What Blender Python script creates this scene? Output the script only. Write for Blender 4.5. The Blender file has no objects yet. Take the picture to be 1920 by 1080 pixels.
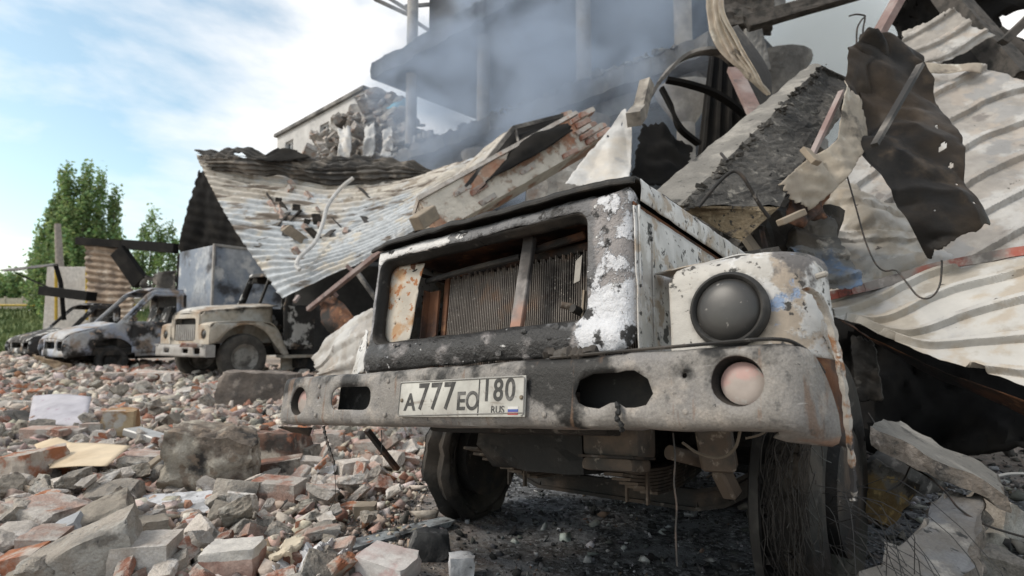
import bpy, bmesh, math, random
import numpy as np
from mathutils import Vector, Matrix, geometry

# ------------------------------------------------------------------ camera, sky, sun, exposure
SC = bpy.context.scene
COL = SC.collection
CH = 0.88
PITCH = math.radians(4.92)
FPX = 1062.3
cam_data = bpy.data.cameras.new('camera')
cam = bpy.data.objects.new('camera', cam_data)
COL.objects.link(cam)
cam.location = (0, 0, CH)
cam.rotation_euler = (math.pi / 2 + PITCH, 0, 0)
cam_data.sensor_width = 36
cam_data.lens = FPX / 1920 * 36
cam_data.clip_start = 0.05
cam_data.clip_end = 3000
cam_data.dof.use_dof = True
cam_data.dof.focus_distance = 1.85
cam_data.dof.aperture_fstop = 3.2
SC.camera = cam

SUN_DIR = Vector((-0.80, -0.18, 0.80)).normalized()      # towards the sun
sun_elev = math.asin(SUN_DIR.z)
sun_az = math.atan2(SUN_DIR.x, SUN_DIR.y)
world = bpy.data.worlds.new('World')
SC.world = world
world.use_nodes = True
wt = world.node_tree
wt.nodes.clear()
w_out = wt.nodes.new('ShaderNodeOutputWorld')
w_bg = wt.nodes.new('ShaderNodeBackground')
w_sky = wt.nodes.new('ShaderNodeTexSky')
w_sky.sky_type = 'NISHITA'
w_sky.sun_disc = False
w_sky.sun_elevation = sun_elev
w_sky.sun_rotation = sun_az
w_sky.air_density = 1.0
w_sky.dust_density = 1.2
w_sky.ozone_density = 1.5
w_bg.inputs['Strength'].default_value = 0.115
w_tc = wt.nodes.new('ShaderNodeTexCoord')
w_map = wt.nodes.new('ShaderNodeMapping')
w_map.inputs['Scale'].default_value = (1.0, 1.0, 2.3)
w_map.inputs['Location'].default_value = (1.3, 0.5, 0.2)
w_n = wt.nodes.new('ShaderNodeTexNoise')
w_n.inputs['Scale'].default_value = 1.8
w_n.inputs['Detail'].default_value = 9
w_n.inputs['Roughness'].default_value = 0.56
w_n.inputs['Distortion'].default_value = 0.35
w_r = wt.nodes.new('ShaderNodeValToRGB')
w_r.color_ramp.elements[0].position = 0.395
w_r.color_ramp.elements[0].color = (0, 0, 0, 1)
w_r.color_ramp.elements[1].position = 0.59
w_r.color_ramp.elements[1].color = (1, 1, 1, 1)
w_mix = wt.nodes.new('ShaderNodeMix')
w_mix.data_type = 'RGBA'
w_mix.inputs['B'].default_value = (9.7, 9.5, 9.35, 1)
w_tint = wt.nodes.new('ShaderNodeMix')
w_tint.data_type = 'RGBA'
w_tint.blend_type = 'MULTIPLY'
w_tint.inputs['Factor'].default_value = 1.0
w_tint.inputs['B'].default_value = (1.95, 1.92, 1.55, 1)
wt.links.new(w_tc.outputs['Generated'], w_map.inputs['Vector'])
wt.links.new(w_map.outputs['Vector'], w_n.inputs['Vector'])
wt.links.new(w_n.outputs['Fac'], w_r.inputs['Fac'])
wt.links.new(w_r.outputs['Color'], w_mix.inputs['Factor'])
wt.links.new(w_sky.outputs['Color'], w_tint.inputs['A'])
wt.links.new(w_tint.outputs['Result'], w_mix.inputs['A'])
wt.links.new(w_mix.outputs['Result'], w_bg.inputs['Color'])
wt.links.new(w_bg.outputs['Background'], w_out.inputs['Surface'])

sun_data = bpy.data.lights.new('sun', 'SUN')
sun_data.energy = 2.4
sun_data.angle = math.radians(18)
sun_data.color = (1.0, 0.93, 0.84)
sun = bpy.data.objects.new('sun', sun_data)
COL.objects.link(sun)
sun.rotation_euler = (-SUN_DIR).to_track_quat('-Z', 'Y').to_euler()

SC.view_settings.view_transform = 'Standard'
SC.view_settings.look = 'None'
SC.view_settings.exposure = 0.15
SC.view_settings.gamma = 1.0
SC.view_settings.use_curve_mapping = False
SC.cycles.use_denoising = True
SC.cycles.max_bounces = 6
SC.cycles.diffuse_bounces = 3
SC.cycles.glossy_bounces = 2
SC.cycles.volume_bounces = 1
SC.cycles.volume_step_rate = 2.0
SC.cycles.volume_max_steps = 128

# ------------------------------------------------------------------ helpers
def ray(px, py):
    X = (px - 960) / FPX
    Y = -(py - 540) / FPX
    c, s = math.cos(PITCH), math.sin(PITCH)
    return Vector((X, c - Y * s, s + Y * c))

def at(px, py, d):
    """point of the place that lies d metres in front (world y) in that direction"""
    r = ray(px, py)
    return Vector((0, 0, CH)) + r * (d / r.y)

def gz(px, py, z=0.0):
    r = ray(px, py)
    return Vector((0, 0, CH)) + r * ((z - CH) / r.z)

_rs = np.random.RandomState(7)
_PERM = _rs.permutation(256)
_GR = _rs.normal(size=(256, 3))
_GR /= np.linalg.norm(_GR, axis=1)[:, None]

def pn(P, seed=0):
    """vectorised gradient noise, about -1..1"""
    P = np.asarray(P, float) + seed * 17.31
    i = np.floor(P).astype(int)
    f = P - i
    u = f * f * f * (f * (f * 6 - 15) + 10)
    out = 0
    for dx in (0, 1):
        for dy in (0, 1):
            for dz in (0, 1):
                h = _PERM[(_PERM[(_PERM[(i[:, 0] + dx) & 255] + i[:, 1] + dy) & 255] + i[:, 2] + dz) & 255]
                g = _GR[h]
                d = f - np.array([dx, dy, dz])
                w = (u[:, 0] if dx else 1 - u[:, 0]) * (u[:, 1] if dy else 1 - u[:, 1]) * (u[:, 2] if dz else 1 - u[:, 2])
                out = out + w * (g * d).sum(1)
    return out * 1.6

def fbm(P, seed=0, o=4):
    a, r, s = 1.0, 0, 0
    P = np.asarray(P, float)
    for k in range(o):
        r = r + a * pn(P * 2 ** k, seed + k)
        s += a
        a *= 0.5
    return r / s

def new_mesh(name, V, F, mat=None, smooth=None):
    me = bpy.data.meshes.new(name)
    me.from_pydata([tuple(map(float, v)) for v in V], [], [tuple(int(i) for i in f) for f in F])
    me.validate()
    if mat is not None:
        me.materials.append(mat)
    if smooth:
        me.shade_smooth()
        me.set_sharp_from_angle(angle=math.radians(smooth))
    me.update()
    return me

def obj(name, me, parent=None, loc=None, rot=None, scale=None):
    o = bpy.data.objects.new(name, me)
    COL.objects.link(o)
    if parent is not None:
        o.parent = parent
    if loc is not None:
        o.location = loc
    if rot is not None:
        o.rotation_euler = rot
    if scale is not None:
        o.scale = scale
    return o

def mk(name, VF, mat, parent=None, smooth=None, **k):
    return obj(name, new_mesh(name, VF[0], VF[1], mat, smooth), parent, **k)

def tag(o, label, cat=None, group=None, kind=None):
    o['label'] = label
    if cat:
        o['category'] = cat
    if group:
        o['group'] = group
    if kind:
        o['kind'] = kind
    return o

def thing(name, label, cat, loc=(0, 0, 0), rotz=0, group=None):
    o = bpy.data.objects.new(name, None)
    COL.objects.link(o)
    o.location = loc
    o.rotation_euler = (0, 0, rotz)
    o.empty_display_size = 0.1
    return tag(o, label, cat, group)

def join(*parts):
    V, F, n = [], [], 0
    for v, f in parts:
        V += [tuple(p) for p in v]
        F += [tuple(i + n for i in q) for q in f]
        n += len(v)
    return V, F

def bevel_vf(VF, w, seg=1):
    bm = bmesh.new()
    vs = [bm.verts.new(v) for v in VF[0]]
    for f in VF[1]:
        try:
            bm.faces.new([vs[i] for i in f])
        except ValueError:
            pass
    bmesh.ops.recalc_face_normals(bm, faces=bm.faces)
    bmesh.ops.bevel(bm, geom=list(bm.edges), offset=w, segments=seg, affect='EDGES', profile=0.6)
    bm.verts.index_update()
    V = [tuple(v.co) for v in bm.verts]
    F = [[v.index for v in f.verts] for f in bm.faces]
    bm.free()
    return V, F

CUBE_F = [(0, 3, 2, 1), (4, 5, 6, 7), (0, 1, 5, 4), (1, 2, 6, 5), (2, 3, 7, 6), (3, 0, 4, 7)]

def box(a, b, bev=0.0):
    (x0, y0, z0), (x1, y1, z1) = a, b
    V = [(x0, y0, z0), (x1, y0, z0), (x1, y1, z0), (x0, y1, z0), (x0, y0, z1), (x1, y0, z1), (x1, y1, z1), (x0, y1, z1)]
    return bevel_vf((V, CUBE_F), bev, 2) if bev else (V, CUBE_F)

def hexa(c, bev=0.0):
    """box from 8 corners: bottom ring 0-3, top ring 4-7"""
    V = [tuple(p) for p in c]
    return bevel_vf((V, CUBE_F), bev, 2) if bev else (V, CUBE_F)

def frame_of(d, up=Vector((0, 0, 1))):
    d = Vector(d).normalized()
    if abs(d.dot(up)) > 0.97:
        up = Vector((1, 0, 0))
    a = d.cross(up).normalized()
    b = a.cross(d).normalized()
    return a, b

def bar(p, q, w, h, bev=0.0, up=Vector((0, 0, 1))):
    p, q = Vector(p), Vector(q)
    a, b = frame_of(q - p, up)
    c = []
    for e in (p, q):
        c += [e - a * w / 2 - b * h / 2, e + a * w / 2 - b * h / 2, e + a * w / 2 + b * h / 2, e - a * w / 2 + b * h / 2]
    return bevel_vf(([tuple(v) for v in c], CUBE_F), bev, 1) if bev else ([tuple(v) for v in c], CUBE_F)

def crom(pts, n):
    """Catmull-Rom curve through points"""
    P = [Vector(p) for p in pts]
    P = [2 * P[0] - P[1]] + P + [2 * P[-1] - P[-2]]
    out = []
    m = len(P) - 3
    for k in range(n + 1):
        x = min(k / n * m, m - 1e-6)
        i = int(x)
        t = x - i
        a, b, c, d = P[i:i + 4]
        out.append(0.5 * ((2 * b) + (c - a) * t + (2 * a - 5 * b + 4 * c - d) * t * t + (3 * b - a - 3 * c + d) * t ** 3))
    return out

def tube(pts, r, seg=8, cap=True):
    pts = [Vector(p) for p in pts]
    rs = r if isinstance(r, (list, tuple)) else [r] * len(pts)
    V, F = [], []
    up = Vector((0, 0, 1))
    pa = None
    for i, p in enumerate(pts):
        d = (pts[min(i + 1, len(pts) - 1)] - pts[max(i - 1, 0)])
        if d.length < 1e-9:
            d = Vector((0, 0, 1))
        if pa is None:
            a, b = frame_of(d, up)
        else:
            d.normalize()
            a = (pa - d * pa.dot(d)).normalized()
            b = a.cross(d).normalized()
        pa = a
        for k in range(seg):
            t = 2 * math.pi * k / seg
            V.append(tuple(p + (a * math.cos(t) + b * math.sin(t)) * rs[i]))
    for i in range(len(pts) - 1):
        for k in range(seg):
            k2 = (k + 1) % seg
            F.append((i * seg + k, i * seg + k2, (i + 1) * seg + k2, (i + 1) * seg + k))
    if cap:
        F.append(tuple(range(seg)))
        F.append(tuple((len(pts) - 1) * seg + k for k in range(seg))[::-1])
    return V, F

def lathe(prof, seg=32, axis='x'):
    """profile of (axial, radius) revolved"""
    V, F = [], []
    n = len(prof)
    for k in range(seg):
        t = 2 * math.pi * k / seg
        for a, r in prof:
            c, s = r * math.cos(t), r * math.sin(t)
            V.append({'x': (a, c, s), 'y': (c, a, s), 'z': (c, s, a)}[axis])
    for k in range(seg):
        k2 = (k + 1) % seg
        for i in range(n - 1):
            F.append((k * n + i, k2 * n + i, k2 * n + i + 1, k * n + i + 1))
    return V, F

def in_poly(x, y, poly):
    poly = np.asarray(poly, float)
    r = np.zeros(len(x), bool)
    j = len(poly) - 1
    for i in range(len(poly)):
        xi, yi = poly[i]
        xj, yj = poly[j]
        c = ((yi > y) != (yj > y)) & (x < (xj - xi) * (y - yi) / ((yj - yi) or 1e-12) + xi)
        r ^= c
        j = i
    return r

def densify(poly, d):
    out = []
    for i in range(len(poly)):
        a, b = Vector(poly[i]), Vector(poly[(i + 1) % len(poly)])
        n = max(1, int(round((b - a).length / d)))
        for k in range(n):
            out.append(tuple(a.lerp(b, k / n)))
    return out

def plate2d(outline, holes, d):
    """triangulated flat plate with holes and inner points every d, in 2D"""
    loops = [densify(outline, d)] + [densify(h, d) for h in holes]
    P, E = [], []
    for L in loops:
        n = len(P)
        P += L
        E += [(n + i, n + (i + 1) % len(L)) for i in range(len(L))]
    B = np.array(P)
    x0, y0 = B.min(0)
    x1, y1 = B.max(0)
    gx, gy = np.meshgrid(np.arange(x0 + d / 2, x1, d), np.arange(y0 + d / 2, y1, d))
    gx, gy = gx.ravel(), gy.ravel()
    ok = in_poly(gx, gy, loops[0])
    for h in loops[1:]:
        ok &= ~in_poly(gx, gy, h)
    G = np.stack([gx[ok], gy[ok]], 1)
    if len(G):
        dist = np.full(len(G), 9e9)
        for b in B:
            dist = np.minimum(dist, np.hypot(G[:, 0] - b[0], G[:, 1] - b[1]))
        G = G[dist > d * 0.45]
    P += [tuple(g) for g in G]
    r = geometry.delaunay_2d_cdt([Vector(p) for p in P], E, [], 0, 1e-6)
    V = np.array([tuple(v) for v in r[0]])
    T = np.array([f for f in r[2] if len(f) == 3])
    c = V[T].mean(1)
    ok = in_poly(c[:, 0], c[:, 1], loops[0])
    for h in loops[1:]:
        ok &= ~in_poly(c[:, 0], c[:, 1], h)
    return V, T[ok]

def rrect(x0, y0, x1, y1, r, n=5):
    out = []
    for cx, cy, a in ((x1 - r, y0 + r, -90), (x1 - r, y1 - r, 0), (x0 + r, y1 - r, 90), (x0 + r, y0 + r, 180)):
        for k in range(n + 1):
            t = math.radians(a + 90 * k / n)
            out.append((cx + r * math.cos(t), cy + r * math.sin(t)))
    return out

def circle(cx, cy, r, n=24, sx=1.0):
    return [(cx + sx * r * math.cos(2 * math.pi * k / n), cy + r * math.sin(2 * math.pi * k / n)) for k in range(n)]

def solidify(o, t, off=-1.0):
    m = o.modifiers.new('thickness', 'SOLIDIFY')
    m.thickness = t
    m.offset = off
    return o

class Patch:
    """smooth surface through a grid of control points"""
    def __init__(self, rows):
        self.C = np.array([[tuple(p) for p in r] for r in rows], float)
    @staticmethod
    def _w(x, n):
        x = np.clip(x, 0, 1) * (n - 1)
        i = np.clip(np.floor(x).astype(int), 0, n - 2)
        t = x - i
        W = np.zeros((len(x), n + 2))
        ix = np.arange(len(x))
        for k, w in enumerate((-.5 * t + t * t - .5 * t ** 3, 1 - 2.5 * t * t + 1.5 * t ** 3, .5 * t + 2 * t * t - 1.5 * t ** 3, -.5 * t * t + .5 * t ** 3)):
            W[ix, i + k] += w
        M = W[:, 1:-1].copy()
        M[:, 0] += 2 * W[:, 0]
        M[:, 1] -= W[:, 0]
        M[:, -1] += 2 * W[:, -1]
        M[:, -2] -= W[:, -1]
        return M
    def ev(self, s, t):
        A = self._w(t, self.C.shape[0])
        B = self._w(s, self.C.shape[1])
        return np.einsum('nr,nc,rck->nk', A, B, self.C)
    def nor(self, s, t):
        e = 1e-3
        a = self.ev(s + e, t) - self.ev(s - e, t)
        b = self.ev(s, t + e) - self.ev(s, t - e)
        n = np.cross(a, b)
        return n / (np.linalg.norm(n, axis=1)[:, None] + 1e-12)

def trap(x, duty=0.3, slope=0.1):
    """trapezoid rib profile, period 1, 0..1"""
    x = np.abs((x % 1.0) - 0.5) * 2
    return np.clip((duty - x) / slope + 0.5, 0, 1)

def sheet(name, patch, ns, nt, mat, ribs=0, rib_axis='t', amp=0.02, kind='sine', crumple=0.0, cscale=1.0, jag=0.0, seed=0, holes=(), parent=None,
          dents=0.0, thick=0.003, smooth=50, rip=0.0, jagf=9.0, skew=0.0, duty=0.3, slope=0.1):
    s0, t0 = np.meshgrid(np.linspace(0, 1, ns + 1), np.linspace(0, 1, nt + 1))
    s0, t0 = s0.ravel(), t0.ravel()
    s, t = s0.copy(), t0.copy()
    if jag:
        def J(x, k):
            P = np.stack([x * jagf, np.full_like(x, seed * 3.7 + k * 11.3), np.zeros_like(x)], 1)
            return np.abs(fbm(P, seed + k, 3)) * jag * 2 + np.clip(pn(P * 2.7, seed + k + 40), 0, 1) * jag
        e0, e1 = J(t0, 1), 1 - J(t0, 2)
        f0, f1 = J(s0, 3), 1 - J(s0, 4)
        s = e0 + (e1 - e0) * s0
        t = f0 + (f1 - f0) * t0
    P = patch.ev(s, t)
    N = patch.nor(s, t)
    if ((np.array([0, 0, CH]) - P) * N).sum() < 0 and parent is None:
        N = -N
    d = np.zeros(len(s))
    if ribs:
        x = (t + skew * s if rib_axis == 't' else s) * ribs
        if kind == 'sine':
            fade = 0.75 + 0.5 * fbm(np.stack([s * 4, t * 4, s * 0], 1), seed + 5, 2)
            d += amp * np.sin(2 * math.pi * x) * fade
        else:
            d += amp * trap(x + 0.012 * fbm(np.stack([s * 5, t * 5, s * 0], 1), seed + 6, 2), duty, slope)
    if crumple:
        # straight sharp folds that start and die out, as in bent sheet metal
        rc = np.random.RandomState(seed + 5)
        q = P * cscale
        for f_, a_ in ((0.75, 1.0), (1.2, 0.75), (1.9, 0.5), (3.1, 0.28), (5.0, 0.14)):
            dv = rc.normal(size=3)
            dv /= np.linalg.norm(dv)
            ph = q @ dv * f_ + 0.22 * pn(q * 0.8, seed + int(f_ * 10)) + rc.uniform(0, 1)
            d += crumple * a_ * (np.abs((ph % 1.0) - 0.5) * 4 - 1) * np.clip(pn(q * 0.7 * f_, seed + 20 + int(f_ * 10)) * 1.6 + 0.35, 0, 1)
    if dents:
        q = P * cscale * 0.6
        d += dents * np.clip(fbm(q, seed + 9, 3), -1, 1)
    P = P + N * d[:, None]
    F = []
    hs = list(holes)
    ix = np.arange((ns + 1) * (nt + 1)).reshape(nt + 1, ns + 1)
    A = np.stack([ix[:-1, :-1], ix[:-1, 1:], ix[1:, 1:], ix[1:, :-1]], -1).reshape(-1, 4)
    cs, ct = s0[A].mean(1), t0[A].mean(1)
    ok = np.ones(len(A), bool)
    for hx, hy, rx, ry in hs:
        ok &= ((cs - hx) / rx) ** 2 + ((ct - hy) / ry) ** 2 > 1
    if rip:
        ok &= pn(np.stack([cs * 30, ct * 30, cs * 0], 1), seed + 70) < 1 - rip
    me = new_mesh(name, P, A[ok], mat, smooth)
    o = obj(name, me, parent)
    if thick:
        solidify(o, thick, 0)
    return o

def cube_grid(n):
    """surface of a unit cube with n x n faces a side, shared vertices"""
    idx, V, F = {}, [], []
    def g(p):
        k = tuple(p)
        if k not in idx:
            idx[k] = len(V)
            V.append([c / n - 0.5 for c in p])
        return idx[k]
    for ax in range(3):
        a, b = (ax + 1) % 3, (ax + 2) % 3
        for side in (0, n):
            for i in range(n):
                for j in range(n):
                    q = []
                    for di, dj in ((0, 0), (1, 0), (1, 1), (0, 1)):
                        p = [0, 0, 0]
                        p[ax] = side
                        p[a] = i + di
                        p[b] = j + dj
                        q.append(g(p))
                    F.append(q if side else q[::-1])
    return np.array(V), F

_CG = {}
def block(dims, seed, n=4, chips=5, amp=0.03, freq=6.0, cut=0.25):
    """broken block: box with corners knocked off by planes and a rough surface"""
    if n not in _CG:
        _CG[n] = cube_grid(n)
    U, F = _CG[n]
    r = np.random.RandomState(seed + 1000)
    V = U.copy()
    V = V + 0.35 / n * 0.5 * r.uniform(-1, 1, V.shape) * (np.abs(V) < 0.49)
    for k in range(chips):
        d = r.normal(size=3)
        if k % 2:
            d = np.sign(d) * (0.5 + r.uniform(0, 0.6, 3))
        d /= np.linalg.norm(d)
        h = np.abs(d).sum() * 0.5
        lim = h * (1 - cut * r.uniform(0.35, 1.0))
        e = np.maximum(0, V @ d - lim)
        V = V - e[:, None] * d
    tp = r.uniform(-1, 1, 4) * cut * 0.9
    V = V * np.stack([1 + tp[0] * V[:, 2], 1 + tp[1] * V[:, 0], 1 + tp[2] * V[:, 1]], 1)
    D = np.array(dims, float)
    V = V * D
    nn = V / (np.linalg.norm(V, axis=1)[:, None] + 1e-9)
    m = D.min()
    V = V + nn * (fbm(V / m * freq * 0.35, seed, 3) * amp * m * 2.2 + 0.7 * amp * m * pn(V / m * freq, seed + 3) + (0.55 * amp * m * pn(V / m * freq * 2.3, seed + 4) if n > 7 else 0))[:, None]
    return V, F

def hull_rock(seed, dims=(1, 1, 1)):
    r = np.random.RandomState(seed)
    n = r.randint(9, 15)
    P = r.uniform(-1, 1, (n, 3))
    P = P / (np.abs(P).max(1)[:, None]) * (0.7 + 0.3 * r.uniform(size=(n, 1))) * 0.5 * np.array(dims)
    bm = bmesh.new()
    for p in P:
        bm.verts.new(p)
    res = bmesh.ops.convex_hull(bm, input=bm.verts)
    bmesh.ops.delete(bm, geom=list({g for g in res['geom_interior'] + res['geom_unused'] if isinstance(g, bmesh.types.BMVert)}), context='VERTS')
    bm.verts.index_update()
    V = np.array([v.co[:] for v in bm.verts])
    F = np.array([[v.index for v in f.verts] for f in bm.faces])
    bm.free()
    return V, F

def text_vf(body, size, bold=0.0, ext=0.0006, shear=0.0, sx=1.0):
    cu = bpy.data.curves.new('t', 'FONT')
    cu.body = body
    cu.size = size
    cu.offset = bold
    cu.extrude = ext
    cu.shear = shear
    cu.align_x = 'CENTER'
    cu.align_y = 'CENTER'
    o = bpy.data.objects.new('t', cu)
    COL.objects.link(o)
    dg = bpy.context.evaluated_depsgraph_get()
    me = bpy.data.meshes.new_from_object(o.evaluated_get(dg))
    V = [(v.co.x * sx, v.co.y, v.co.z) for v in me.vertices]
    F = [tuple(p.vertices) for p in me.polygons]
    bpy.data.objects.remove(o)
    bpy.data.curves.remove(cu)
    bpy.data.meshes.remove(me)
    return V, F
# ------------------------------------------------------------------ materials
class NB:
    def __init__(self, name):
        self.m = bpy.data.materials.new(name)
        self.m.use_nodes = True
        self.t = self.m.node_tree
        self.t.nodes.clear()
        self.out = self.t.nodes.new('ShaderNodeOutputMaterial')
        self.b = self.t.nodes.new('ShaderNodeBsdfPrincipled')
        self.L(self.b.outputs[0], self.out.inputs['Surface'])
        tc = self.t.nodes.new('ShaderNodeTexCoord')
        self.co = tc.outputs['Object']
        self._rnd = None
        self.sep = None
    def L(self, a, b):
        self.t.links.new(a, b)
    def _in(self, s, v):
        if isinstance(v, (int, float)):
            s.default_value = v
        elif isinstance(v, (tuple, list)):
            s.default_value = tuple(v) + ((1,) if len(v) == 3 and len(s.default_value) == 4 else ())
        else:
            self.L(v, s)
    def rnd(self):
        if self._rnd is None:
            self._rnd = self.t.nodes.new('ShaderNodeObjectInfo').outputs['Random']
        return self._rnd
    def math(self, op, a, b=0.0, clamp=False):
        n = self.t.nodes.new('ShaderNodeMath')
        n.operation = op
        n.use_clamp = clamp
        self._in(n.inputs[0], a)
        self._in(n.inputs[1], b)
        return n.outputs[0]
    def mapped(self, off=(0, 0, 0), st=(1, 1, 1), rot=(0, 0, 0)):
        n = self.t.nodes.new('ShaderNodeMapping')
        n.inputs['Location'].default_value = off
        n.inputs['Scale'].default_value = st
        n.inputs['Rotation'].default_value = rot
        self.L(self.co, n.inputs['Vector'])
        return n.outputs[0]
    def noise(self, scale, detail=4, rough=0.55, off=(0, 0, 0), st=(1, 1, 1), dist=0.0, rot=(0, 0, 0)):
        n = self.t.nodes.new('ShaderNodeTexNoise')
        n.inputs['Scale'].default_value = scale
        n.inputs['Detail'].default_value = detail
        n.inputs['Roughness'].default_value = rough
        n.inputs['Distortion'].default_value = dist
        self.L(self.mapped(off, st, rot), n.inputs['Vector'])
        return n.outputs['Fac']
    def step(self, v, t, w):
        n = self.t.nodes.new('ShaderNodeMapRange')
        n.interpolation_type = 'SMOOTHSTEP'
        self._in(n.inputs['Value'], v)
        n.inputs['From Min'].default_value = t - w
        n.inputs['From Max'].default_value = t + w
        return n.outputs[0]
    def mix(self, f, a, b, mode='MIX'):
        n = self.t.nodes.new('ShaderNodeMix')
        n.data_type = 'RGBA'
        n.blend_type = mode
        self._in(n.inputs['Factor'], f)
        self._in(n.inputs['A'], a)
        self._in(n.inputs['B'], b)
        return n.outputs['Result']
    def axis(self, k):
        if self.sep is None:
            self.sep = self.t.nodes.new('ShaderNodeSeparateXYZ')
            self.L(self.co, self.sep.inputs[0])
        return self.sep.outputs[k]
    def bump(self, h, strength=0.4, dist=0.01):
        n = self.t.nodes.new('ShaderNodeBump')
        n.inputs['Strength'].default_value = strength
        n.inputs['Distance'].default_value = dist
        self.L(h, n.inputs['Height'])
        self.L(n.outputs[0], self.b.inputs['Normal'])

def layered(name, base, layers, rough=0.8, metal=0.0, bump=None, tone=0.0, fine=None, spec=0.35):
    """base colour and stains or coats laid over it, each with its own patchy outline.
    layer: dict(c colour, s scale, t threshold, w softness, off, st, g=[(axis, from, to, amount)], r roughness, h height)"""
    n = NB(name)
    col = None
    bv = n.noise(7, 5, 0.6, off=(3.1, 1.7, 9.2))
    b2 = tuple(c * 0.72 for c in base)
    col = n.mix(n.step(bv, 0.5, 0.18), base, b2)
    rg = rough
    hh = None
    for k, l in enumerate(layers):
        v = n.noise(l.get('s', 5), l.get('d', 6), l.get('rg', 0.6), off=l.get('off', (k * 5.3, k * 2.1, k * 7.7)), st=l.get('st', (1, 1, 1)), dist=l.get('dist', 0.0), rot=l.get('rot', (0, 0, 0)))
        for (ax, a, b, am) in l.get('g', ()):
            q = n.t.nodes.new('ShaderNodeMapRange')
            q.interpolation_type = 'SMOOTHSTEP'
            n.L(n.axis(ax), q.inputs['Value'])
            q.inputs['From Min'].default_value = min(a, b)
            q.inputs['From Max'].default_value = max(a, b)
            o = q.outputs[0]
            if a > b:
                o = n.math('SUBTRACT', 1.0, o)
            v = n.math('ADD', v, n.math('MULTIPLY', n.math('SUBTRACT', o, 0.5), am))
        f = n.step(v, l['t'], l.get('w', 0.04))
        if l.get('a', 1.0) != 1.0:
            f = n.math('MULTIPLY', f, l['a'])
        c = l['c']
        if l.get('v', 0.25):
            c = n.mix(n.noise(l.get('s', 5) * 3.1, 4, 0.6, off=(k * 3.3, 8, k)), tuple(x * (1 - l.get('v', 0.25)) for x in l['c']), tuple(x * (1 + l.get('v', 0.25)) for x in l['c']))
        col = n.mix(f, col, c)
        if 'r' in l:
            rg = n.math('ADD', n.math('MULTIPLY', f, l['r']), n.math('MULTIPLY', n.math('SUBTRACT', 1.0, f), rg))
        if l.get('h'):
            e = n.math('MULTIPLY', f, l['h'])
            hh = e if hh is None else n.math('ADD', hh, e)
    if tone:
        rr = n.math('ADD', n.math('MULTIPLY', n.rnd(), 2 * tone), 1 - tone)
        cb = n.t.nodes.new('ShaderNodeCombineColor')
        for i in range(3):
            n.L(rr, cb.inputs[i])
        col = n.mix(1.0, col, cb.outputs[0], 'MULTIPLY')
    if fine:
        fv = n.noise(fine[0], 3, 0.7, off=(1, 2, 3))
        col = n.mix(n.math('MULTIPLY', n.step(fv, 0.5, 0.2), fine[1]), col, n.mix(1.0, col, (0.45, 0.44, 0.43), 'MULTIPLY'))
    n._in(n.b.inputs['Base Color'], col)
    n._in(n.b.inputs['Roughness'], rg)
    n.b.inputs['Metallic'].default_value = metal
    n.b.inputs['Specular IOR Level'].default_value = spec
    if bump:
        bs, st, ds = bump
        v = n.noise(bs, 6, 0.65)
        if hh is not None:
            v = n.math('ADD', v, hh)
        n.bump(v, st, ds)
    elif hh is not None:
        n.bump(hh, 0.6, 0.003)
    return n.m

M = {}
# main truck
M['bumper'] = layered('dusty_scorched_steel', (0.31, 0.29, 0.268), [
    dict(c=(0.22, 0.21, 0.205), s=5, t=0.56, w=0.14),
    dict(c=(0.40, 0.36, 0.32), s=16, t=0.60, w=0.10, a=0.7),
    dict(c=(0.36, 0.23, 0.17), s=3.5, t=0.60, w=0.08, a=0.8, g=[(2, -0.075, -0.11, 0.35)]),
    dict(c=(0.022, 0.021, 0.02), s=7, t=0.66, w=0.07, g=[(0, 0.20, 0.36, 0.30), (0, 0.60, 0.42, 0.30), (2, -0.05, 0.07, 0.30)], r=0.55),
    dict(c=(0.20, 0.12, 0.075), s=5, t=0.63, w=0.04, st=(5, 1, 0.7), a=0.6),
    dict(c=(0.45, 0.43, 0.41), s=7, t=0.66, w=0.02, st=(0.6, 1, 4), a=0.7),
    dict(c=(0.035, 0.034, 0.033), s=60, t=0.68, w=0.03),
    dict(c=(0.12, 0.115, 0.11), s=30, t=0.64, w=0.05, a=0.7),
], rough=0.72, metal=0.15, bump=(85, 0.6, 0.006), fine=(170, 0.45))
M['hood_front'] = layered('charred_blistered_paint', (0.024, 0.023, 0.023), [
    dict(c=(0.16, 0.16, 0.165), s=6, t=0.57, w=0.06, g=[(2, 0.28, 0.14, -0.25)], r=0.6, h=0.3),
    dict(c=(0.30, 0.29, 0.30), s=5, t=0.60, w=0.05, g=[(0, -0.40, -0.56, 0.36), (2, 0.20, 0.34, 0.18)], h=0.5),
    dict(c=(0.13, 0.128, 0.132), s=8, t=0.53, w=0.05, g=[(0, 0.34, 0.46, 0.30), (2, 0.16, 0.34, 0.25), (2, 0.60, 0.48, 0.15)], st=(1, 1, 0.45), h=0.5, a=0.85),
    dict(c=(0.25, 0.23, 0.225), s=7, t=0.53, w=0.07, g=[(0, 0.36, 0.47, 0.55), (2, 0.36, 0.2, 0.38)], h=0.4),
    dict(c=(0.58, 0.585, 0.61), s=11, t=0.60, w=0.03, rg=0.72, g=[(0, 0.36, 0.47, 0.55), (2, 0.34, 0.2, 0.38)], h=0.8),
    dict(c=(0.62, 0.61, 0.60), s=24, t=0.66, w=0.015, h=0.8),
    dict(c=(0.62, 0.61, 0.60), s=7, t=0.66, w=0.02, g=[(2, 0.52, 0.56, 0.20), (0, 0.1, -0.3, 0.18)], h=0.8),
    dict(c=(0.018, 0.017, 0.017), s=16, t=0.60, w=0.03),
], rough=0.48, bump=(60, 0.9, 0.010), spec=0.5)
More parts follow.
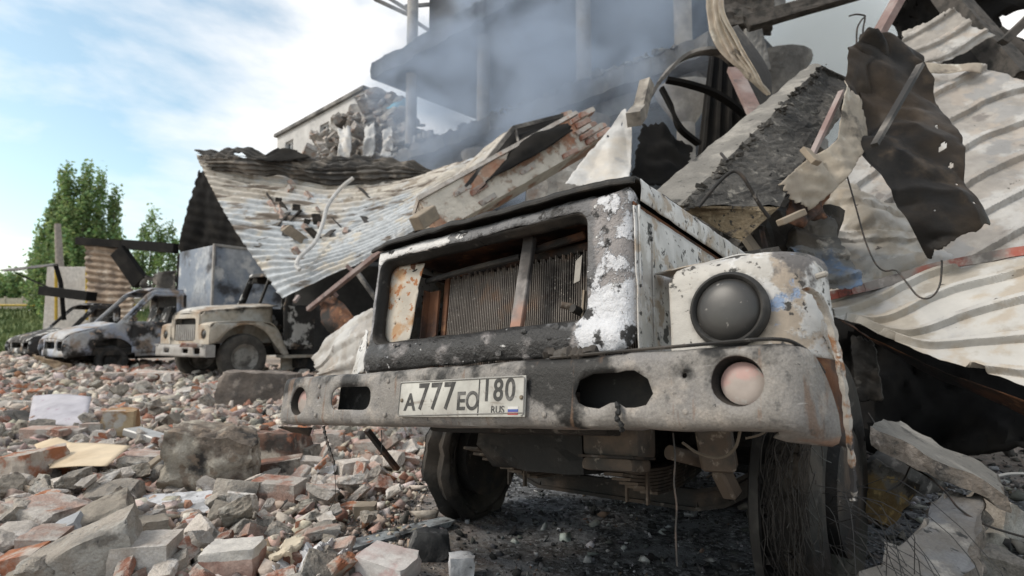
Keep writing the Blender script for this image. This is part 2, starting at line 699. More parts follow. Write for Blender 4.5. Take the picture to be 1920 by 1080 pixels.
M['white_paint'] = layered('peeling_scorched_white_paint', (0.62, 0.61, 0.595), [
    dict(c=(0.42, 0.40, 0.37), s=5, t=0.49, w=0.03, st=(1, 1, 0.6), h=-0.5),
    dict(c=(0.36, 0.30, 0.24), s=7, t=0.56, w=0.03, h=-0.6),
    dict(c=(0.13, 0.12, 0.115), s=4.5, t=0.60, w=0.03, g=[(2, 0.25, 0.36, 0.10), (0, 0.84, 0.96, 0.26)], h=-0.3),
    dict(c=(0.24, 0.31, 0.44), s=11, t=0.785, w=0.03, g=[(0, 0.86, 0.90, 0.22), (0, 0.98, 0.94, 0.16)], h=-0.4),
    dict(c=(0.06, 0.055, 0.05), s=36, t=0.62, w=0.03),
    dict(c=(0.05, 0.048, 0.045), s=11, t=0.635, w=0.02, h=-0.4),
    dict(c=(0.30, 0.27, 0.24), s=70, t=0.66, w=0.04, a=0.7),
], rough=0.62, bump=(30, 0.5, 0.006))
M['soot'] = layered('soot_black_metal', (0.02, 0.019, 0.018), [
    dict(c=(0.05, 0.042, 0.035), s=5, t=0.55, w=0.1), dict(c=(0.09, 0.085, 0.08), s=22, t=0.64, w=0.05, a=0.6)], rough=0.7, bump=(40, 0.6, 0.006))
M['under'] = layered('sooty_undercarriage', (0.028, 0.024, 0.021), [
    dict(c=(0.075, 0.055, 0.042), s=6, t=0.56, w=0.1), dict(c=(0.15, 0.135, 0.12), s=26, t=0.65, w=0.05), dict(c=(0.02, 0.02, 0.02), s=3, t=0.52, w=0.08)], rough=0.75, bump=(45, 0.6, 0.006))
M['gearbox'] = layered('scorched_cast_iron', (0.12, 0.09, 0.068), [
    dict(c=(0.05, 0.045, 0.04), s=6, t=0.54, w=0.1), dict(c=(0.2, 0.17, 0.14), s=26, t=0.62, w=0.05)], rough=0.75, bump=(45, 0.5, 0.004))
M['rust'] = layered('rusted_steel', (0.16, 0.070, 0.036), [
    dict(c=(0.05, 0.03, 0.024), s=5, t=0.52, w=0.1), dict(c=(0.24, 0.12, 0.06), s=14, t=0.62, w=0.06), dict(c=(0.018, 0.016, 0.015), s=3, t=0.56, w=0.07)], rough=0.8, bump=(45, 0.6, 0.005))
M['rust_plate'] = layered('pale_plate_with_rust_spots', (0.52, 0.47, 0.40), [
    dict(c=(0.40, 0.25, 0.14), s=9, t=0.56, w=0.06), dict(c=(0.32, 0.14, 0.06), s=34, t=0.60, w=0.03, g=[(2, 0.2, 0.5, 0.05)]),
    dict(c=(0.33, 0.12, 0.05), s=5, t=0.66, w=0.07, g=[(2, 0.42, 0.53, 0.30)]), dict(c=(0.14, 0.13, 0.12), s=18, t=0.70, w=0.02)], rough=0.75, bump=(60, 0.4, 0.003))
M['radiator'] = layered('burnt_radiator_fins', (0.20, 0.175, 0.155), [
    dict(c=(0.02, 0.018, 0.017), s=4, t=0.54, w=0.08, g=[(0, 0.12, 0.3, 0.14)]), dict(c=(0.22, 0.15, 0.11), s=6, t=0.6, w=0.06), dict(c=(0.34, 0.31, 0.28), s=90, t=0.62, w=0.04)], rough=0.7, bump=(80, 0.5, 0.003))
M['post'] = layered('scorched_upright', (0.05, 0.045, 0.043), [
    dict(c=(0.27, 0.25, 0.24), s=5, t=0.50, w=0.12, g=[(2, 0.5, 0.25, 0.25)]), dict(c=(0.34, 0.19, 0.14), s=5, t=0.56, w=0.1, g=[(2, 0.34, 0.2, 0.30)])], rough=0.7, bump=(60, 0.3, 0.003))
M['lamp_glass'] = layered('smoked_headlight_cover', (0.024, 0.023, 0.022), [
    dict(c=(0.042, 0.04, 0.038), s=4, t=0.5, w=0.15), dict(c=(0.17, 0.16, 0.15), s=40, t=0.68, w=0.03)], rough=0.42, bump=(30, 0.12, 0.002), spec=0.5)
M['rubber'] = layered('charred_rubber', (0.028, 0.027, 0.026), [dict(c=(0.06, 0.057, 0.053), s=8, t=0.56, w=0.1)], rough=0.65, bump=(60, 0.3, 0.003))
M['fog'] = layered('clouded_pink_lamp', (0.42, 0.36, 0.325), [
    dict(c=(0.40, 0.26, 0.235), s=9, t=0.50, w=0.05, g=[(2, -0.03, 0.03, 0.25)]), dict(c=(0.42, 0.40, 0.37), s=20, t=0.6, w=0.05), dict(c=(0.15, 0.13, 0.12), s=7, t=0.64, w=0.04)], rough=0.5, bump=(30, 0.2, 0.002))
M['plate'] = layered('dusty_plate_white', (0.50, 0.49, 0.45), [dict(c=(0.36, 0.345, 0.315), s=9, t=0.53, w=0.08), dict(c=(0.24, 0.21, 0.185), s=50, t=0.64, w=0.04, a=0.7), dict(c=(0.22, 0.19, 0.16), s=14, t=0.64, w=0.05, st=(0.4, 1, 3), a=0.7)], rough=0.6)
M['plate_ink'] = layered('dusty_plate_black', (0.045, 0.044, 0.042), [dict(c=(0.13, 0.125, 0.12), s=30, t=0.56, w=0.1)], rough=0.6)
M['plate_edge'] = layered('plate_frame_grey', (0.25, 0.24, 0.225), [], rough=0.6)
M['flag_white'] = layered('flag_white', (0.6, 0.59, 0.57), [], rough=0.6)
M['flag_blue'] = layered('flag_blue', (0.06, 0.10, 0.32), [], rough=0.6)
M['flag_red'] = layered('flag_red', (0.42, 0.05, 0.05), [], rough=0.6)
M['bolt'] = layered('rusty_bolt', (0.24, 0.20, 0.15), [], rough=0.6, metal=0.5)
M['wire'] = layered('burnt_wire', (0.03, 0.028, 0.026), [dict(c=(0.07, 0.05, 0.04), s=30, t=0.55, w=0.1)], rough=0.6)
M['bead_wire'] = layered('bare_bead_wire', (0.045, 0.042, 0.04), [], rough=0.5, metal=0.3)
M['cable_tan'] = layered('scorched_cable', (0.14, 0.115, 0.09), [], rough=0.7)
M['steel_rim'] = layered('dusty_wheel_rim', (0.33, 0.31, 0.28), [dict(c=(0.12, 0.11, 0.10), s=8, t=0.56, w=0.1)], rough=0.7, bump=(40, 0.3, 0.003))
M['tyre'] = layered('dusty_tyre', (0.11, 0.10, 0.088), [dict(c=(0.06, 0.055, 0.05), s=6, t=0.52, w=0.1)], rough=0.9, bump=(50, 0.5, 0.004))
# sheets
M['roof_sheet'] = layered('scorched_zinc_sheet', (0.43, 0.455, 0.48), [
    dict(c=(0.40, 0.365, 0.32), s=1.1, t=0.51, w=0.10, d=7, g=[(2, 2.6, 4.2, 0.22)]),
    dict(c=(0.47, 0.435, 0.38), s=2.2, t=0.57, w=0.06), dict(c=(0.24, 0.205, 0.165), s=2.6, t=0.63, w=0.05, g=[(2, 2.4, 4.4, 0.10)]),
    dict(c=(0.13, 0.105, 0.085), s=2.2, t=0.60, w=0.04, st=(0.3, 0.8, 2.6), g=[(2, 2.2, 4.2, 0.08)]), dict(c=(0.07, 0.06, 0.05), s=4.5, t=0.655, w=0.03, st=(0.5, 1, 2)), dict(c=(0.56, 0.56, 0.55), s=5, t=0.66, w=0.06, st=(0.4, 1, 2))], rough=0.62, metal=0.1, bump=(14, 0.4, 0.03))
M['roof_dark'] = layered('burnt_dark_sheet', (0.10, 0.09, 0.08), [
    dict(c=(0.05, 0.047, 0.045), s=1.5, t=0.5, w=0.1), dict(c=(0.20, 0.175, 0.15), s=2.5, t=0.58, w=0.07)], rough=0.75, bump=(12, 0.5, 0.03))
M['under_sheet'] = layered('soot_and_shade_black', (0.010, 0.0095, 0.0095), [dict(c=(0.02, 0.018, 0.016), s=1.5, t=0.56, w=0.1)], rough=0.9, spec=0.15)  # near black; also paints the shade of the hanging sheet and the hollow
M['panel'] = layered('pale_scorched_wall_panel', (0.37, 0.34, 0.308), [
    dict(c=(0.43, 0.415, 0.395), s=2.5, t=0.53, w=0.05), dict(c=(0.37, 0.32, 0.275), s=3.4, t=0.575, w=0.04, a=0.8), dict(c=(0.28, 0.27, 0.26), s=2.6, t=0.60, w=0.03),
    dict(c=(0.20, 0.18, 0.165), s=4, t=0.66, w=0.04), dict(c=(0.07, 0.06, 0.05), s=7, t=0.69, w=0.02, st=(1, 1, 1)), dict(c=(0.05, 0.045, 0.04), s=30, t=0.72, w=0.02)],
    rough=0.55, bump=(9, 0.3, 0.02))
M['panel_cream'] = layered('cream_scorched_wall_panel', (0.41, 0.37, 0.315), [
    dict(c=(0.44, 0.425, 0.40), s=2.4, t=0.50, w=0.04), dict(c=(0.38, 0.325, 0.26), s=3.5, t=0.59, w=0.04, a=0.8), dict(c=(0.36, 0.35, 0.34), s=3, t=0.61, w=0.05),
    dict(c=(0.06, 0.05, 0.045), s=9, t=0.69, w=0.02), dict(c=(0.05, 0.045, 0.04), s=26, t=0.72, w=0.015)], rough=0.55, bump=(9, 0.3, 0.02))
M['grey_blue_sheet'] = layered('grey_blue_burnt_sheet', (0.17, 0.165, 0.155), [
    dict(c=(0.10, 0.16, 0.26), s=3, t=0.54, w=0.07), dict(c=(0.08, 0.07, 0.06), s=3.5, t=0.56, w=0.08), dict(c=(0.36, 0.33, 0.29), s=6, t=0.63, w=0.05)], rough=0.65, bump=(12, 0.4, 0.02))
M['brown_sheet'] = layered('heat_blackened_sheet', (0.042, 0.031, 0.022), [
    dict(c=(0.016, 0.015, 0.0145), s=1.8, t=0.5, w=0.10), dict(c=(0.075, 0.056, 0.04), s=4, t=0.60, w=0.10)], rough=0.55, bump=(10, 0.35, 0.02), spec=0.15)
M['beige_sheet'] = layered('beige_scorched_sheet', (0.38, 0.33, 0.265), [
    dict(c=(0.30, 0.25, 0.20), s=3, t=0.55, w=0.08), dict(c=(0.60, 0.57, 0.50), s=4, t=0.60, w=0.06), dict(c=(0.07, 0.06, 0.05), s=4, t=0.63, w=0.06)], rough=0.6, bump=(10, 0.3, 0.02))
M['white_sheet'] = layered('white_bent_sheet', (0.55, 0.54, 0.525), [
    dict(c=(0.48, 0.44, 0.39), s=3, t=0.56, w=0.10), dict(c=(0.06, 0.055, 0.05), s=8, t=0.68, w=0.02), dict(c=(0.32, 0.31, 0.3), s=4, t=0.62, w=0.06)], rough=0.5, bump=(10, 0.3, 0.02))
# masonry and concrete
M['concrete'] = layered('broken_grey_concrete', (0.40, 0.355, 0.305), [
    dict(c=(0.43, 0.41, 0.375), s=5, t=0.54, w=0.08), dict(c=(0.22, 0.205, 0.185), s=9, t=0.60, w=0.06), dict(c=(0.12, 0.115, 0.11), s=40, t=0.66, w=0.04)],
    rough=0.92, bump=(34, 0.9, 0.02), tone=0.28, fine=(120, 0.45))
M['concrete_pale'] = layered('pale_lime_rubble', (0.57, 0.515, 0.46), [
    dict(c=(0.58, 0.55, 0.52), s=6, t=0.55, w=0.08), dict(c=(0.40, 0.35, 0.31), s=8, t=0.60, w=0.06), dict(c=(0.46, 0.30, 0.23), s=4, t=0.64, w=0.05)],
    rough=0.92, bump=(34, 0.8, 0.016), tone=0.2, fine=(110, 0.4))
M['brick'] = layered('broken_red_brick', (0.34, 0.155, 0.105), [
    dict(c=(0.42, 0.29, 0.24), s=6, t=0.49, w=0.10), dict(c=(0.45, 0.41, 0.37), s=5, t=0.53, w=0.05, g=[(2, 0.0, 0.035, 0.16)]), dict(c=(0.16, 0.12, 0.10), s=8, t=0.64, w=0.06)],
    rough=0.92, bump=(40, 0.9, 0.014), tone=0.25, fine=(130, 0.45))
M['brick_pale'] = layered('dusty_pink_brick', (0.47, 0.335, 0.28), [
    dict(c=(0.50, 0.46, 0.42), s=5, t=0.48, w=0.07), dict(c=(0.40, 0.18, 0.10), s=6, t=0.62, w=0.05), dict(c=(0.24, 0.20, 0.18), s=9, t=0.62, w=0.06)],
    rough=0.92, bump=(40, 0.9, 0.014), tone=0.2, fine=(130, 0.45))
M['brick_orange'] = layered('fresh_orange_brick', (0.40, 0.165, 0.085), [
    dict(c=(0.44, 0.385, 0.335), s=5, t=0.46, w=0.04), dict(c=(0.34, 0.14, 0.08), s=10, t=0.58, w=0.08)], rough=0.9, bump=(45, 0.6, 0.008), tone=0.15, fine=(130, 0.3))
M['burnt_concrete'] = layered('scorched_concrete', (0.33, 0.29, 0.24), [
    dict(c=(0.38, 0.355, 0.31), s=4, t=0.55, w=0.07), dict(c=(0.045, 0.042, 0.04), s=5, t=0.57, w=0.07), dict(c=(0.14, 0.115, 0.095), s=9, t=0.6, w=0.06)],
    rough=0.92, bump=(26, 0.8, 0.02), fine=(100, 0.35))
M['beam_concrete'] = layered('sooty_concrete_beam', (0.22, 0.207, 0.187), [
    dict(c=(0.30, 0.28, 0.25), s=6, t=0.56, w=0.08), dict(c=(0.17, 0.16, 0.145), s=3, t=0.54, w=0.08), dict(c=(0.07, 0.066, 0.062), s=30, t=0.66, w=0.03), dict(c=(0.05, 0.048, 0.045), s=7, t=0.66, w=0.05)],
    rough=0.9, bump=(36, 0.5, 0.010), fine=(110, 0.3))
M['beam_rough'] = layered('soot_and_shade_concrete', (0.13, 0.122, 0.112), [
    dict(c=(0.06, 0.057, 0.054), s=5, t=0.54, w=0.08), dict(c=(0.24, 0.225, 0.20), s=18, t=0.62, w=0.05), dict(c=(0.02, 0.02, 0.02), s=26, t=0.64, w=0.03)],
    rough=0.95, bump=(22, 1.0, 0.03), fine=(90, 0.45))
M['beam_end'] = layered('brown_broken_aggregate', (0.235, 0.18, 0.115), [
    dict(c=(0.30, 0.24, 0.16), s=14, t=0.56, w=0.06), dict(c=(0.06, 0.05, 0.042), s=10, t=0.58, w=0.06), dict(c=(0.03, 0.028, 0.026), s=40, t=0.62, w=0.03)],
    rough=0.95, bump=(40, 1.0, 0.015), fine=(90, 0.4))
M['plaster_wall'] = layered('brick_wall_with_plaster_left', (0.44, 0.275, 0.195), [
    dict(c=(0.40, 0.19, 0.115), s=3, t=0.55, w=0.06), dict(c=(0.57, 0.52, 0.45), s=2.2, t=0.49, w=0.04, g=[(0, 2.2, -2.2, 0.10)], h=1.0), dict(c=(0.33, 0.255, 0.20), s=6, t=0.62, w=0.05), dict(c=(0.10, 0.09, 0.08), s=4, t=0.68, w=0.04)],
    rough=0.92, bump=(16, 0.7, 0.03))
M['facade'] = layered('pale_rendered_facade', (0.50, 0.49, 0.48), [dict(c=(0.54, 0.53, 0.515), s=0.5, t=0.5, w=0.15)], rough=0.9)
M['slab'] = layered('sooted_floor_slab', (0.15, 0.145, 0.14), [dict(c=(0.25, 0.24, 0.225), s=1.2, t=0.55, w=0.1), dict(c=(0.07, 0.068, 0.066), s=0.9, t=0.58, w=0.1)], rough=0.92, bump=(4, 0.6, 0.1))
M['column'] = layered('stained_concrete_column', (0.40, 0.37, 0.335), [dict(c=(0.22, 0.205, 0.19), s=1.5, t=0.56, w=0.1)], rough=0.9)
M['char'] = layered('char_and_shade_interior', (0.03, 0.03, 0.031), [dict(c=(0.06, 0.058, 0.056), s=0.8, t=0.55, w=0.1)], rough=0.95)
M['heap'] = layered('grey_pink_heap_rubble', (0.36, 0.33, 0.305), [dict(c=(0.46, 0.44, 0.41), s=1.6, t=0.52, w=0.08), dict(c=(0.34, 0.25, 0.20), s=2, t=0.6, w=0.06), dict(c=(0.16, 0.15, 0.14), s=2.4, t=0.6, w=0.06)], rough=0.95, bump=(5, 0.7, 0.06), tone=0.25)
M['tarp_blue'] = layered('turquoise_tarp', (0.10, 0.40, 0.58), [], rough=0.6)
M['glass'] = layered('window_glass', (0.05, 0.065, 0.075), [], rough=0.15, spec=0.5)
M['frame_white'] = layered('window_frame', (0.6, 0.6, 0.6), [], rough=0.6)
# small things
M['cardboard'] = layered('tan_cardboard', (0.56, 0.44, 0.30), [dict(c=(0.60, 0.49, 0.35), s=3, t=0.5, w=0.15)], rough=0.85)
M['cardboard_brown'] = layered('brown_cardboard', (0.24, 0.175, 0.11), [dict(c=(0.17, 0.12, 0.08), s=8, t=0.55, w=0.1)], rough=0.85)
M['card_grey'] = layered('grey_lavender_card', (0.40, 0.385, 0.42), [dict(c=(0.45, 0.43, 0.455), s=3, t=0.5, w=0.15), dict(c=(0.28, 0.18, 0.24), s=9, t=0.66, w=0.03)], rough=0.8)
M['timber'] = layered('weathered_timber', (0.29, 0.24, 0.185), [dict(c=(0.27, 0.22, 0.165), s=12, t=0.54, w=0.08, st=(0.2, 1, 1))], rough=0.9)
M['timber_dark'] = layered('charred_timber', (0.09, 0.08, 0.072), [dict(c=(0.035, 0.033, 0.03), s=8, t=0.52, w=0.1)], rough=0.9, bump=(30, 0.6, 0.01))
M['zinc'] = layered('zinc_strip', (0.47, 0.47, 0.46), [dict(c=(0.33, 0.32, 0.31), s=6, t=0.55, w=0.1)], rough=0.5, metal=0.3)
M['pink_steel'] = layered('red_lead_primed_steel', (0.24, 0.165, 0.15), [dict(c=(0.29, 0.24, 0.225), s=4, t=0.52, w=0.1), dict(c=(0.12, 0.10, 0.095), s=6, t=0.62, w=0.05)], rough=0.75)
M['steel_band'] = layered('scorched_grey_steel', (0.17, 0.155, 0.14), [dict(c=(0.36, 0.33, 0.30), s=3, t=0.57, w=0.08), dict(c=(0.03, 0.028, 0.027), s=2, t=0.52, w=0.08)], rough=0.65)
M['steel_tube'] = layered('dull_steel_tube', (0.24, 0.215, 0.185), [dict(c=(0.34, 0.31, 0.27), s=5, t=0.55, w=0.08), dict(c=(0.10, 0.09, 0.08), s=7, t=0.58, w=0.06)], rough=0.7)
M['paper'] = layered('crumpled_white_paper', (0.68, 0.67, 0.68), [dict(c=(0.55, 0.52, 0.47), s=9, t=0.6, w=0.1)], rough=0.8)
M['paper_cream'] = layered('crumpled_cream_paper', (0.60, 0.52, 0.40), [], rough=0.8)
M['lime'] = layered('white_lime_ash', (0.58, 0.58, 0.595), [dict(c=(0.30, 0.30, 0.305), s=10, t=0.58, w=0.08), dict(c=(0.10, 0.10, 0.10), s=24, t=0.66, w=0.04)], rough=0.95, bump=(50, 0.7, 0.01))
M['flash'] = layered('red_grey_flashing', (0.30, 0.27, 0.25), [dict(c=(0.34, 0.10, 0.075), s=3, t=0.52, w=0.08), dict(c=(0.50, 0.46, 0.42), s=5, t=0.6, w=0.06), dict(c=(0.06, 0.05, 0.05), s=6, t=0.62, w=0.05)], rough=0.7)
M['slab_top'] = layered('dusty_slab_top', (0.25, 0.225, 0.20), [dict(c=(0.22, 0.215, 0.215), s=5, t=0.52, w=0.1), dict(c=(0.06, 0.058, 0.055), s=22, t=0.64, w=0.04), dict(c=(0.44, 0.40, 0.35), s=9, t=0.6, w=0.06)], rough=0.92, bump=(40, 0.5, 0.008), fine=(110, 0.35))
M['slab_edge'] = layered('crumbling_slab_edge', (0.26, 0.22, 0.185), [dict(c=(0.17, 0.155, 0.14), s=6, t=0.53, w=0.09), dict(c=(0.07, 0.065, 0.06), s=12, t=0.60, w=0.06), dict(c=(0.42, 0.36, 0.31), s=14, t=0.6, w=0.06)], rough=0.95, bump=(30, 1.0, 0.02), fine=(90, 0.4))
M['soot_grey'] = layered('soot_grey_crust', (0.10, 0.097, 0.094), [dict(c=(0.035, 0.034, 0.034), s=7, t=0.53, w=0.1), dict(c=(0.22, 0.21, 0.20), s=12, t=0.60, w=0.06)], rough=0.9, bump=(30, 0.7, 0.01))
M['brick_burnt'] = layered('sooted_brick', (0.21, 0.125, 0.095), [dict(c=(0.07, 0.06, 0.055), s=5, t=0.54, w=0.08), dict(c=(0.42, 0.38, 0.33), s=4, t=0.57, w=0.05), dict(c=(0.33, 0.14, 0.085), s=6, t=0.6, w=0.06)], rough=0.92, bump=(40, 0.7, 0.01), fine=(120, 0.35))
M['lump_beige'] = layered('beige_scorched_lump', (0.43, 0.385, 0.32), [dict(c=(0.50, 0.455, 0.39), s=6, t=0.55, w=0.06), dict(c=(0.16, 0.13, 0.105), s=3.2, t=0.55, w=0.05), dict(c=(0.05, 0.046, 0.043), s=4, t=0.60, w=0.05), dict(c=(0.28, 0.22, 0.17), s=11, t=0.58, w=0.05)], rough=0.93, bump=(26, 0.9, 0.02), fine=(100, 0.4))
M['lump_brown'] = layered('brown_grey_lump', (0.21, 0.175, 0.15), [dict(c=(0.12, 0.105, 0.095), s=3, t=0.52, w=0.1), dict(c=(0.30, 0.255, 0.22), s=6, t=0.6, w=0.06)], rough=0.95, bump=(14, 0.8, 0.03), fine=(60, 0.35))
M['stone_blue'] = layered('blue_grey_stone', (0.37, 0.38, 0.395), [dict(c=(0.44, 0.445, 0.45), s=5, t=0.55, w=0.1), dict(c=(0.15, 0.15, 0.15), s=24, t=0.68, w=0.03)], rough=0.9, bump=(30, 0.4, 0.006), fine=(120, 0.2))
M['rust_block'] = layered('rust_stained_block', (0.33, 0.19, 0.095), [dict(c=(0.42, 0.32, 0.20), s=4, t=0.53, w=0.08), dict(c=(0.20, 0.09, 0.04), s=5, t=0.58, w=0.06), dict(c=(0.44, 0.41, 0.37), s=5, t=0.6, w=0.05)], rough=0.92, bump=(26, 0.7, 0.012))
M['brick_mortar'] = layered('brick_with_mortar', (0.40, 0.235, 0.19), [dict(c=(0.46, 0.33, 0.28), s=7, t=0.52, w=0.1), dict(c=(0.56, 0.53, 0.49), s=6, t=0.50, w=0.04, g=[(2, 0.02, 0.045, 0.5)])], rough=0.92, bump=(40, 0.7, 0.01), fine=(120, 0.3))
M['brick_chalk'] = layered('chalky_pink_brick', (0.55, 0.46, 0.44), [dict(c=(0.50, 0.25, 0.24), s=7, t=0.60, w=0.06), dict(c=(0.60, 0.57, 0.55), s=6, t=0.5, w=0.08)], rough=0.92, bump=(40, 0.5, 0.008), fine=(120, 0.2))
M['runnel'] = layered('melted_metal', (0.28, 0.30, 0.31), [dict(c=(0.12, 0.125, 0.13), s=14, t=0.54, w=0.08), dict(c=(0.40, 0.34, 0.2), s=9, t=0.64, w=0.05), dict(c=(0.03, 0.03, 0.03), s=20, t=0.6, w=0.05)], rough=0.7, bump=(50, 0.7, 0.01))
M['foam'] = layered('scorched_yellow_foam', (0.20, 0.135, 0.06), [
    dict(c=(0.18, 0.165, 0.145), s=7, t=0.50, w=0.07, g=[(2, -0.02, 0.08, 0.35)]), dict(c=(0.05, 0.045, 0.04), s=9, t=0.58, w=0.06, g=[(2, -0.05, 0.10, 0.15)]), dict(c=(0.34, 0.24, 0.10), s=20, t=0.62, w=0.05)], rough=0.85, bump=(30, 0.7, 0.012))
# vehicles behind
M['van_paint'] = layered('burnt_van_paint', (0.46, 0.455, 0.45), [
    dict(c=(0.30, 0.33, 0.40), s=1.7, t=0.52, w=0.10), dict(c=(0.26, 0.20, 0.155), s=2.4, t=0.57, w=0.07), dict(c=(0.03, 0.028, 0.027), s=1.5, t=0.535, w=0.05), dict(c=(0.40, 0.30, 0.23), s=6, t=0.66, w=0.04)], rough=0.65)
M['box_paint'] = layered('heat_blued_box_panel', (0.44, 0.46, 0.49), [
    dict(c=(0.20, 0.235, 0.29), s=0.9, t=0.48, w=0.10), dict(c=(0.55, 0.55, 0.55), s=1.6, t=0.60, w=0.05), dict(c=(0.05, 0.05, 0.055), s=0.9, t=0.58, w=0.06)], rough=0.6)
M['cream_paint'] = layered('scorched_cream_paint', (0.50, 0.44, 0.36), [
    dict(c=(0.56, 0.54, 0.50), s=1.8, t=0.52, w=0.08), dict(c=(0.30, 0.21, 0.14), s=2.2, t=0.58, w=0.08), dict(c=(0.035, 0.03, 0.027), s=1.8, t=0.585, w=0.07, g=[(2, 1.1, 1.5, 0.18)])], rough=0.6)
M['cab_burnt'] = layered('flaking_burnt_cab', (0.05, 0.047, 0.045), [dict(c=(0.50, 0.49, 0.47), s=3.2, t=0.56, w=0.03), dict(c=(0.20, 0.15, 0.11), s=3, t=0.6, w=0.05)], rough=0.75)
M['old_bumper'] = layered('grey_steel_bumper', (0.42, 0.40, 0.375), [dict(c=(0.28, 0.26, 0.24), s=4, t=0.55, w=0.1)], rough=0.65)
# far setting
M['shed'] = layered('rusty_brown_shed_sheet', (0.33, 0.25, 0.185), [dict(c=(0.15, 0.115, 0.09), s=1.2, t=0.53, w=0.08), dict(c=(0.46, 0.39, 0.32), s=1.5, t=0.58, w=0.08)], rough=0.8)
M['pale_wall'] = layered('pale_block_wall', (0.56, 0.53, 0.49), [dict(c=(0.44, 0.40, 0.36), s=0.9, t=0.56, w=0.1)], rough=0.9)
M['pole'] = layered('concrete_pole', (0.30, 0.265, 0.235), [], rough=0.9)
M['yellow'] = layered('yellow_gas_pipe', (0.50, 0.34, 0.04), [], rough=0.5)
M['fence'] = layered('cream_concrete_fence', (0.52, 0.46, 0.37), [], rough=0.9)
M['grass'] = layered('grass_green', (0.10, 0.145, 0.05), [dict(c=(0.16, 0.19, 0.07), s=0.6, t=0.52, w=0.1)], rough=0.9)
M['bark'] = layered('grey_bark', (0.16, 0.145, 0.125), [dict(c=(0.08, 0.07, 0.06), s=6, t=0.55, w=0.1)], rough=0.95)

def leaf_mat(name, c):
    n = NB(name)
    a = n.t.nodes.new('ShaderNodeAttribute')
    a.attribute_name = 'Col'
    col = n.mix(1.0, c, a.outputs['Color'], 'MULTIPLY')
    n._in(n.b.inputs['Base Color'], col)
    n.b.inputs['Roughness'].default_value = 0.6
    n.b.inputs['Specular IOR Level'].default_value = 0.25
    tr = n.t.nodes.new('ShaderNodeBsdfTranslucent')
    n._in(tr.inputs['Color'], col)
    ms = n.t.nodes.new('ShaderNodeMixShader')
    ms.inputs[0].default_value = 0.5
    n.L(n.b.outputs[0], ms.inputs[1])
    n.L(tr.outputs[0], ms.inputs[2])
    n.L(ms.outputs[0], n.out.inputs['Surface'])
    return n.m
M['leaf'] = leaf_mat('poplar_leaf', (0.22, 0.32, 0.15))

def attr_mat(name):
    n = NB(name)
    a = n.t.nodes.new('ShaderNodeAttribute')
    a.attribute_name = 'Col'
    v = n.noise(30, 5, 0.65)
    col = n.mix(n.step(v, 0.55, 0.2), a.outputs['Color'], n.mix(1.0, a.outputs['Color'], (0.6, 0.58, 0.56), 'MULTIPLY'))
    n._in(n.b.inputs['Base Color'], col)
    n.b.inputs['Roughness'].default_value = 0.93
    n.b.inputs['Specular IOR Level'].default_value = 0.25
    n.bump(n.noise(60, 5, 0.65), 0.6, 0.008)
    return n.m
M['frag'] = attr_mat('mixed_rubble_fragment')

def ground_mat():
    n = NB('rubble_dust_ground')
    a = n.noise(1.3, 8, 0.6)
    b = n.noise(9, 8, 0.65, off=(4, 4, 4))
    c = n.noise(45, 6, 0.7, off=(9, 2, 1))
    col = n.mix(n.step(a, 0.5, 0.15), (0.46, 0.39, 0.335), (0.37, 0.32, 0.275))
    col = n.mix(n.step(b, 0.56, 0.08), col, (0.40, 0.30, 0.25))
    col = n.mix(n.step(c, 0.58, 0.08), col, (0.15, 0.14, 0.13))
    col = n.mix(n.step(n.noise(60, 5, 0.7, off=(2, 7, 3)), 0.64, 0.03), col, (0.56, 0.54, 0.52))
    # burnt patch of ash where the fire was, stretched back as painted shade
    x, y = n.axis(0), n.axis(1)
    dx = n.math('MULTIPLY', n.math('SUBTRACT', x, 1.35), 0.55)
    dy = n.math('MULTIPLY', n.math('SUBTRACT', y, 3.6), 0.36)
    d = n.math('SQRT', n.math('ADD', n.math('MULTIPLY', dx, dx), n.math('MULTIPLY', dy, dy)))
    d = n.math('ADD', d, n.math('MULTIPLY', n.math('SUBTRACT', n.noise(2.2, 6, 0.6, off=(7, 1, 5)), 0.5), 0.9))
    burnt = n.math('SUBTRACT', 1.0, n.step(d, 1.0, 0.30))
    ash = n.mix(n.step(n.noise(22, 7, 0.7, off=(5, 5, 2)), 0.50, 0.08), (0.035, 0.035, 0.036), (0.13, 0.133, 0.138))
    ash = n.mix(n.step(n.noise(38, 6, 0.7, off=(1, 5, 8)), 0.57, 0.04), ash, (0.30, 0.31, 0.325))
    ash = n.mix(n.math('MULTIPLY', n.step(n.noise(5, 6, 0.65, off=(8, 5, 8)), 0.55, 0.06), 0.8), ash, (0.19, 0.20, 0.215))
    col = n.mix(burnt, col, ash)
    far = n.step(y, 26.0, 6.0)
    col = n.mix(far, col, (0.20, 0.19, 0.13))
    n._in(n.b.inputs['Base Color'], col)
    n.b.inputs['Roughness'].default_value = 0.95
    n.b.inputs['Specular IOR Level'].default_value = 0.2
    n.bump(n.math('ADD', n.noise(28, 8, 0.7), n.math('MULTIPLY', c, 0.5)), 0.9, 0.03)
    return n.m
M['ground'] = ground_mat()
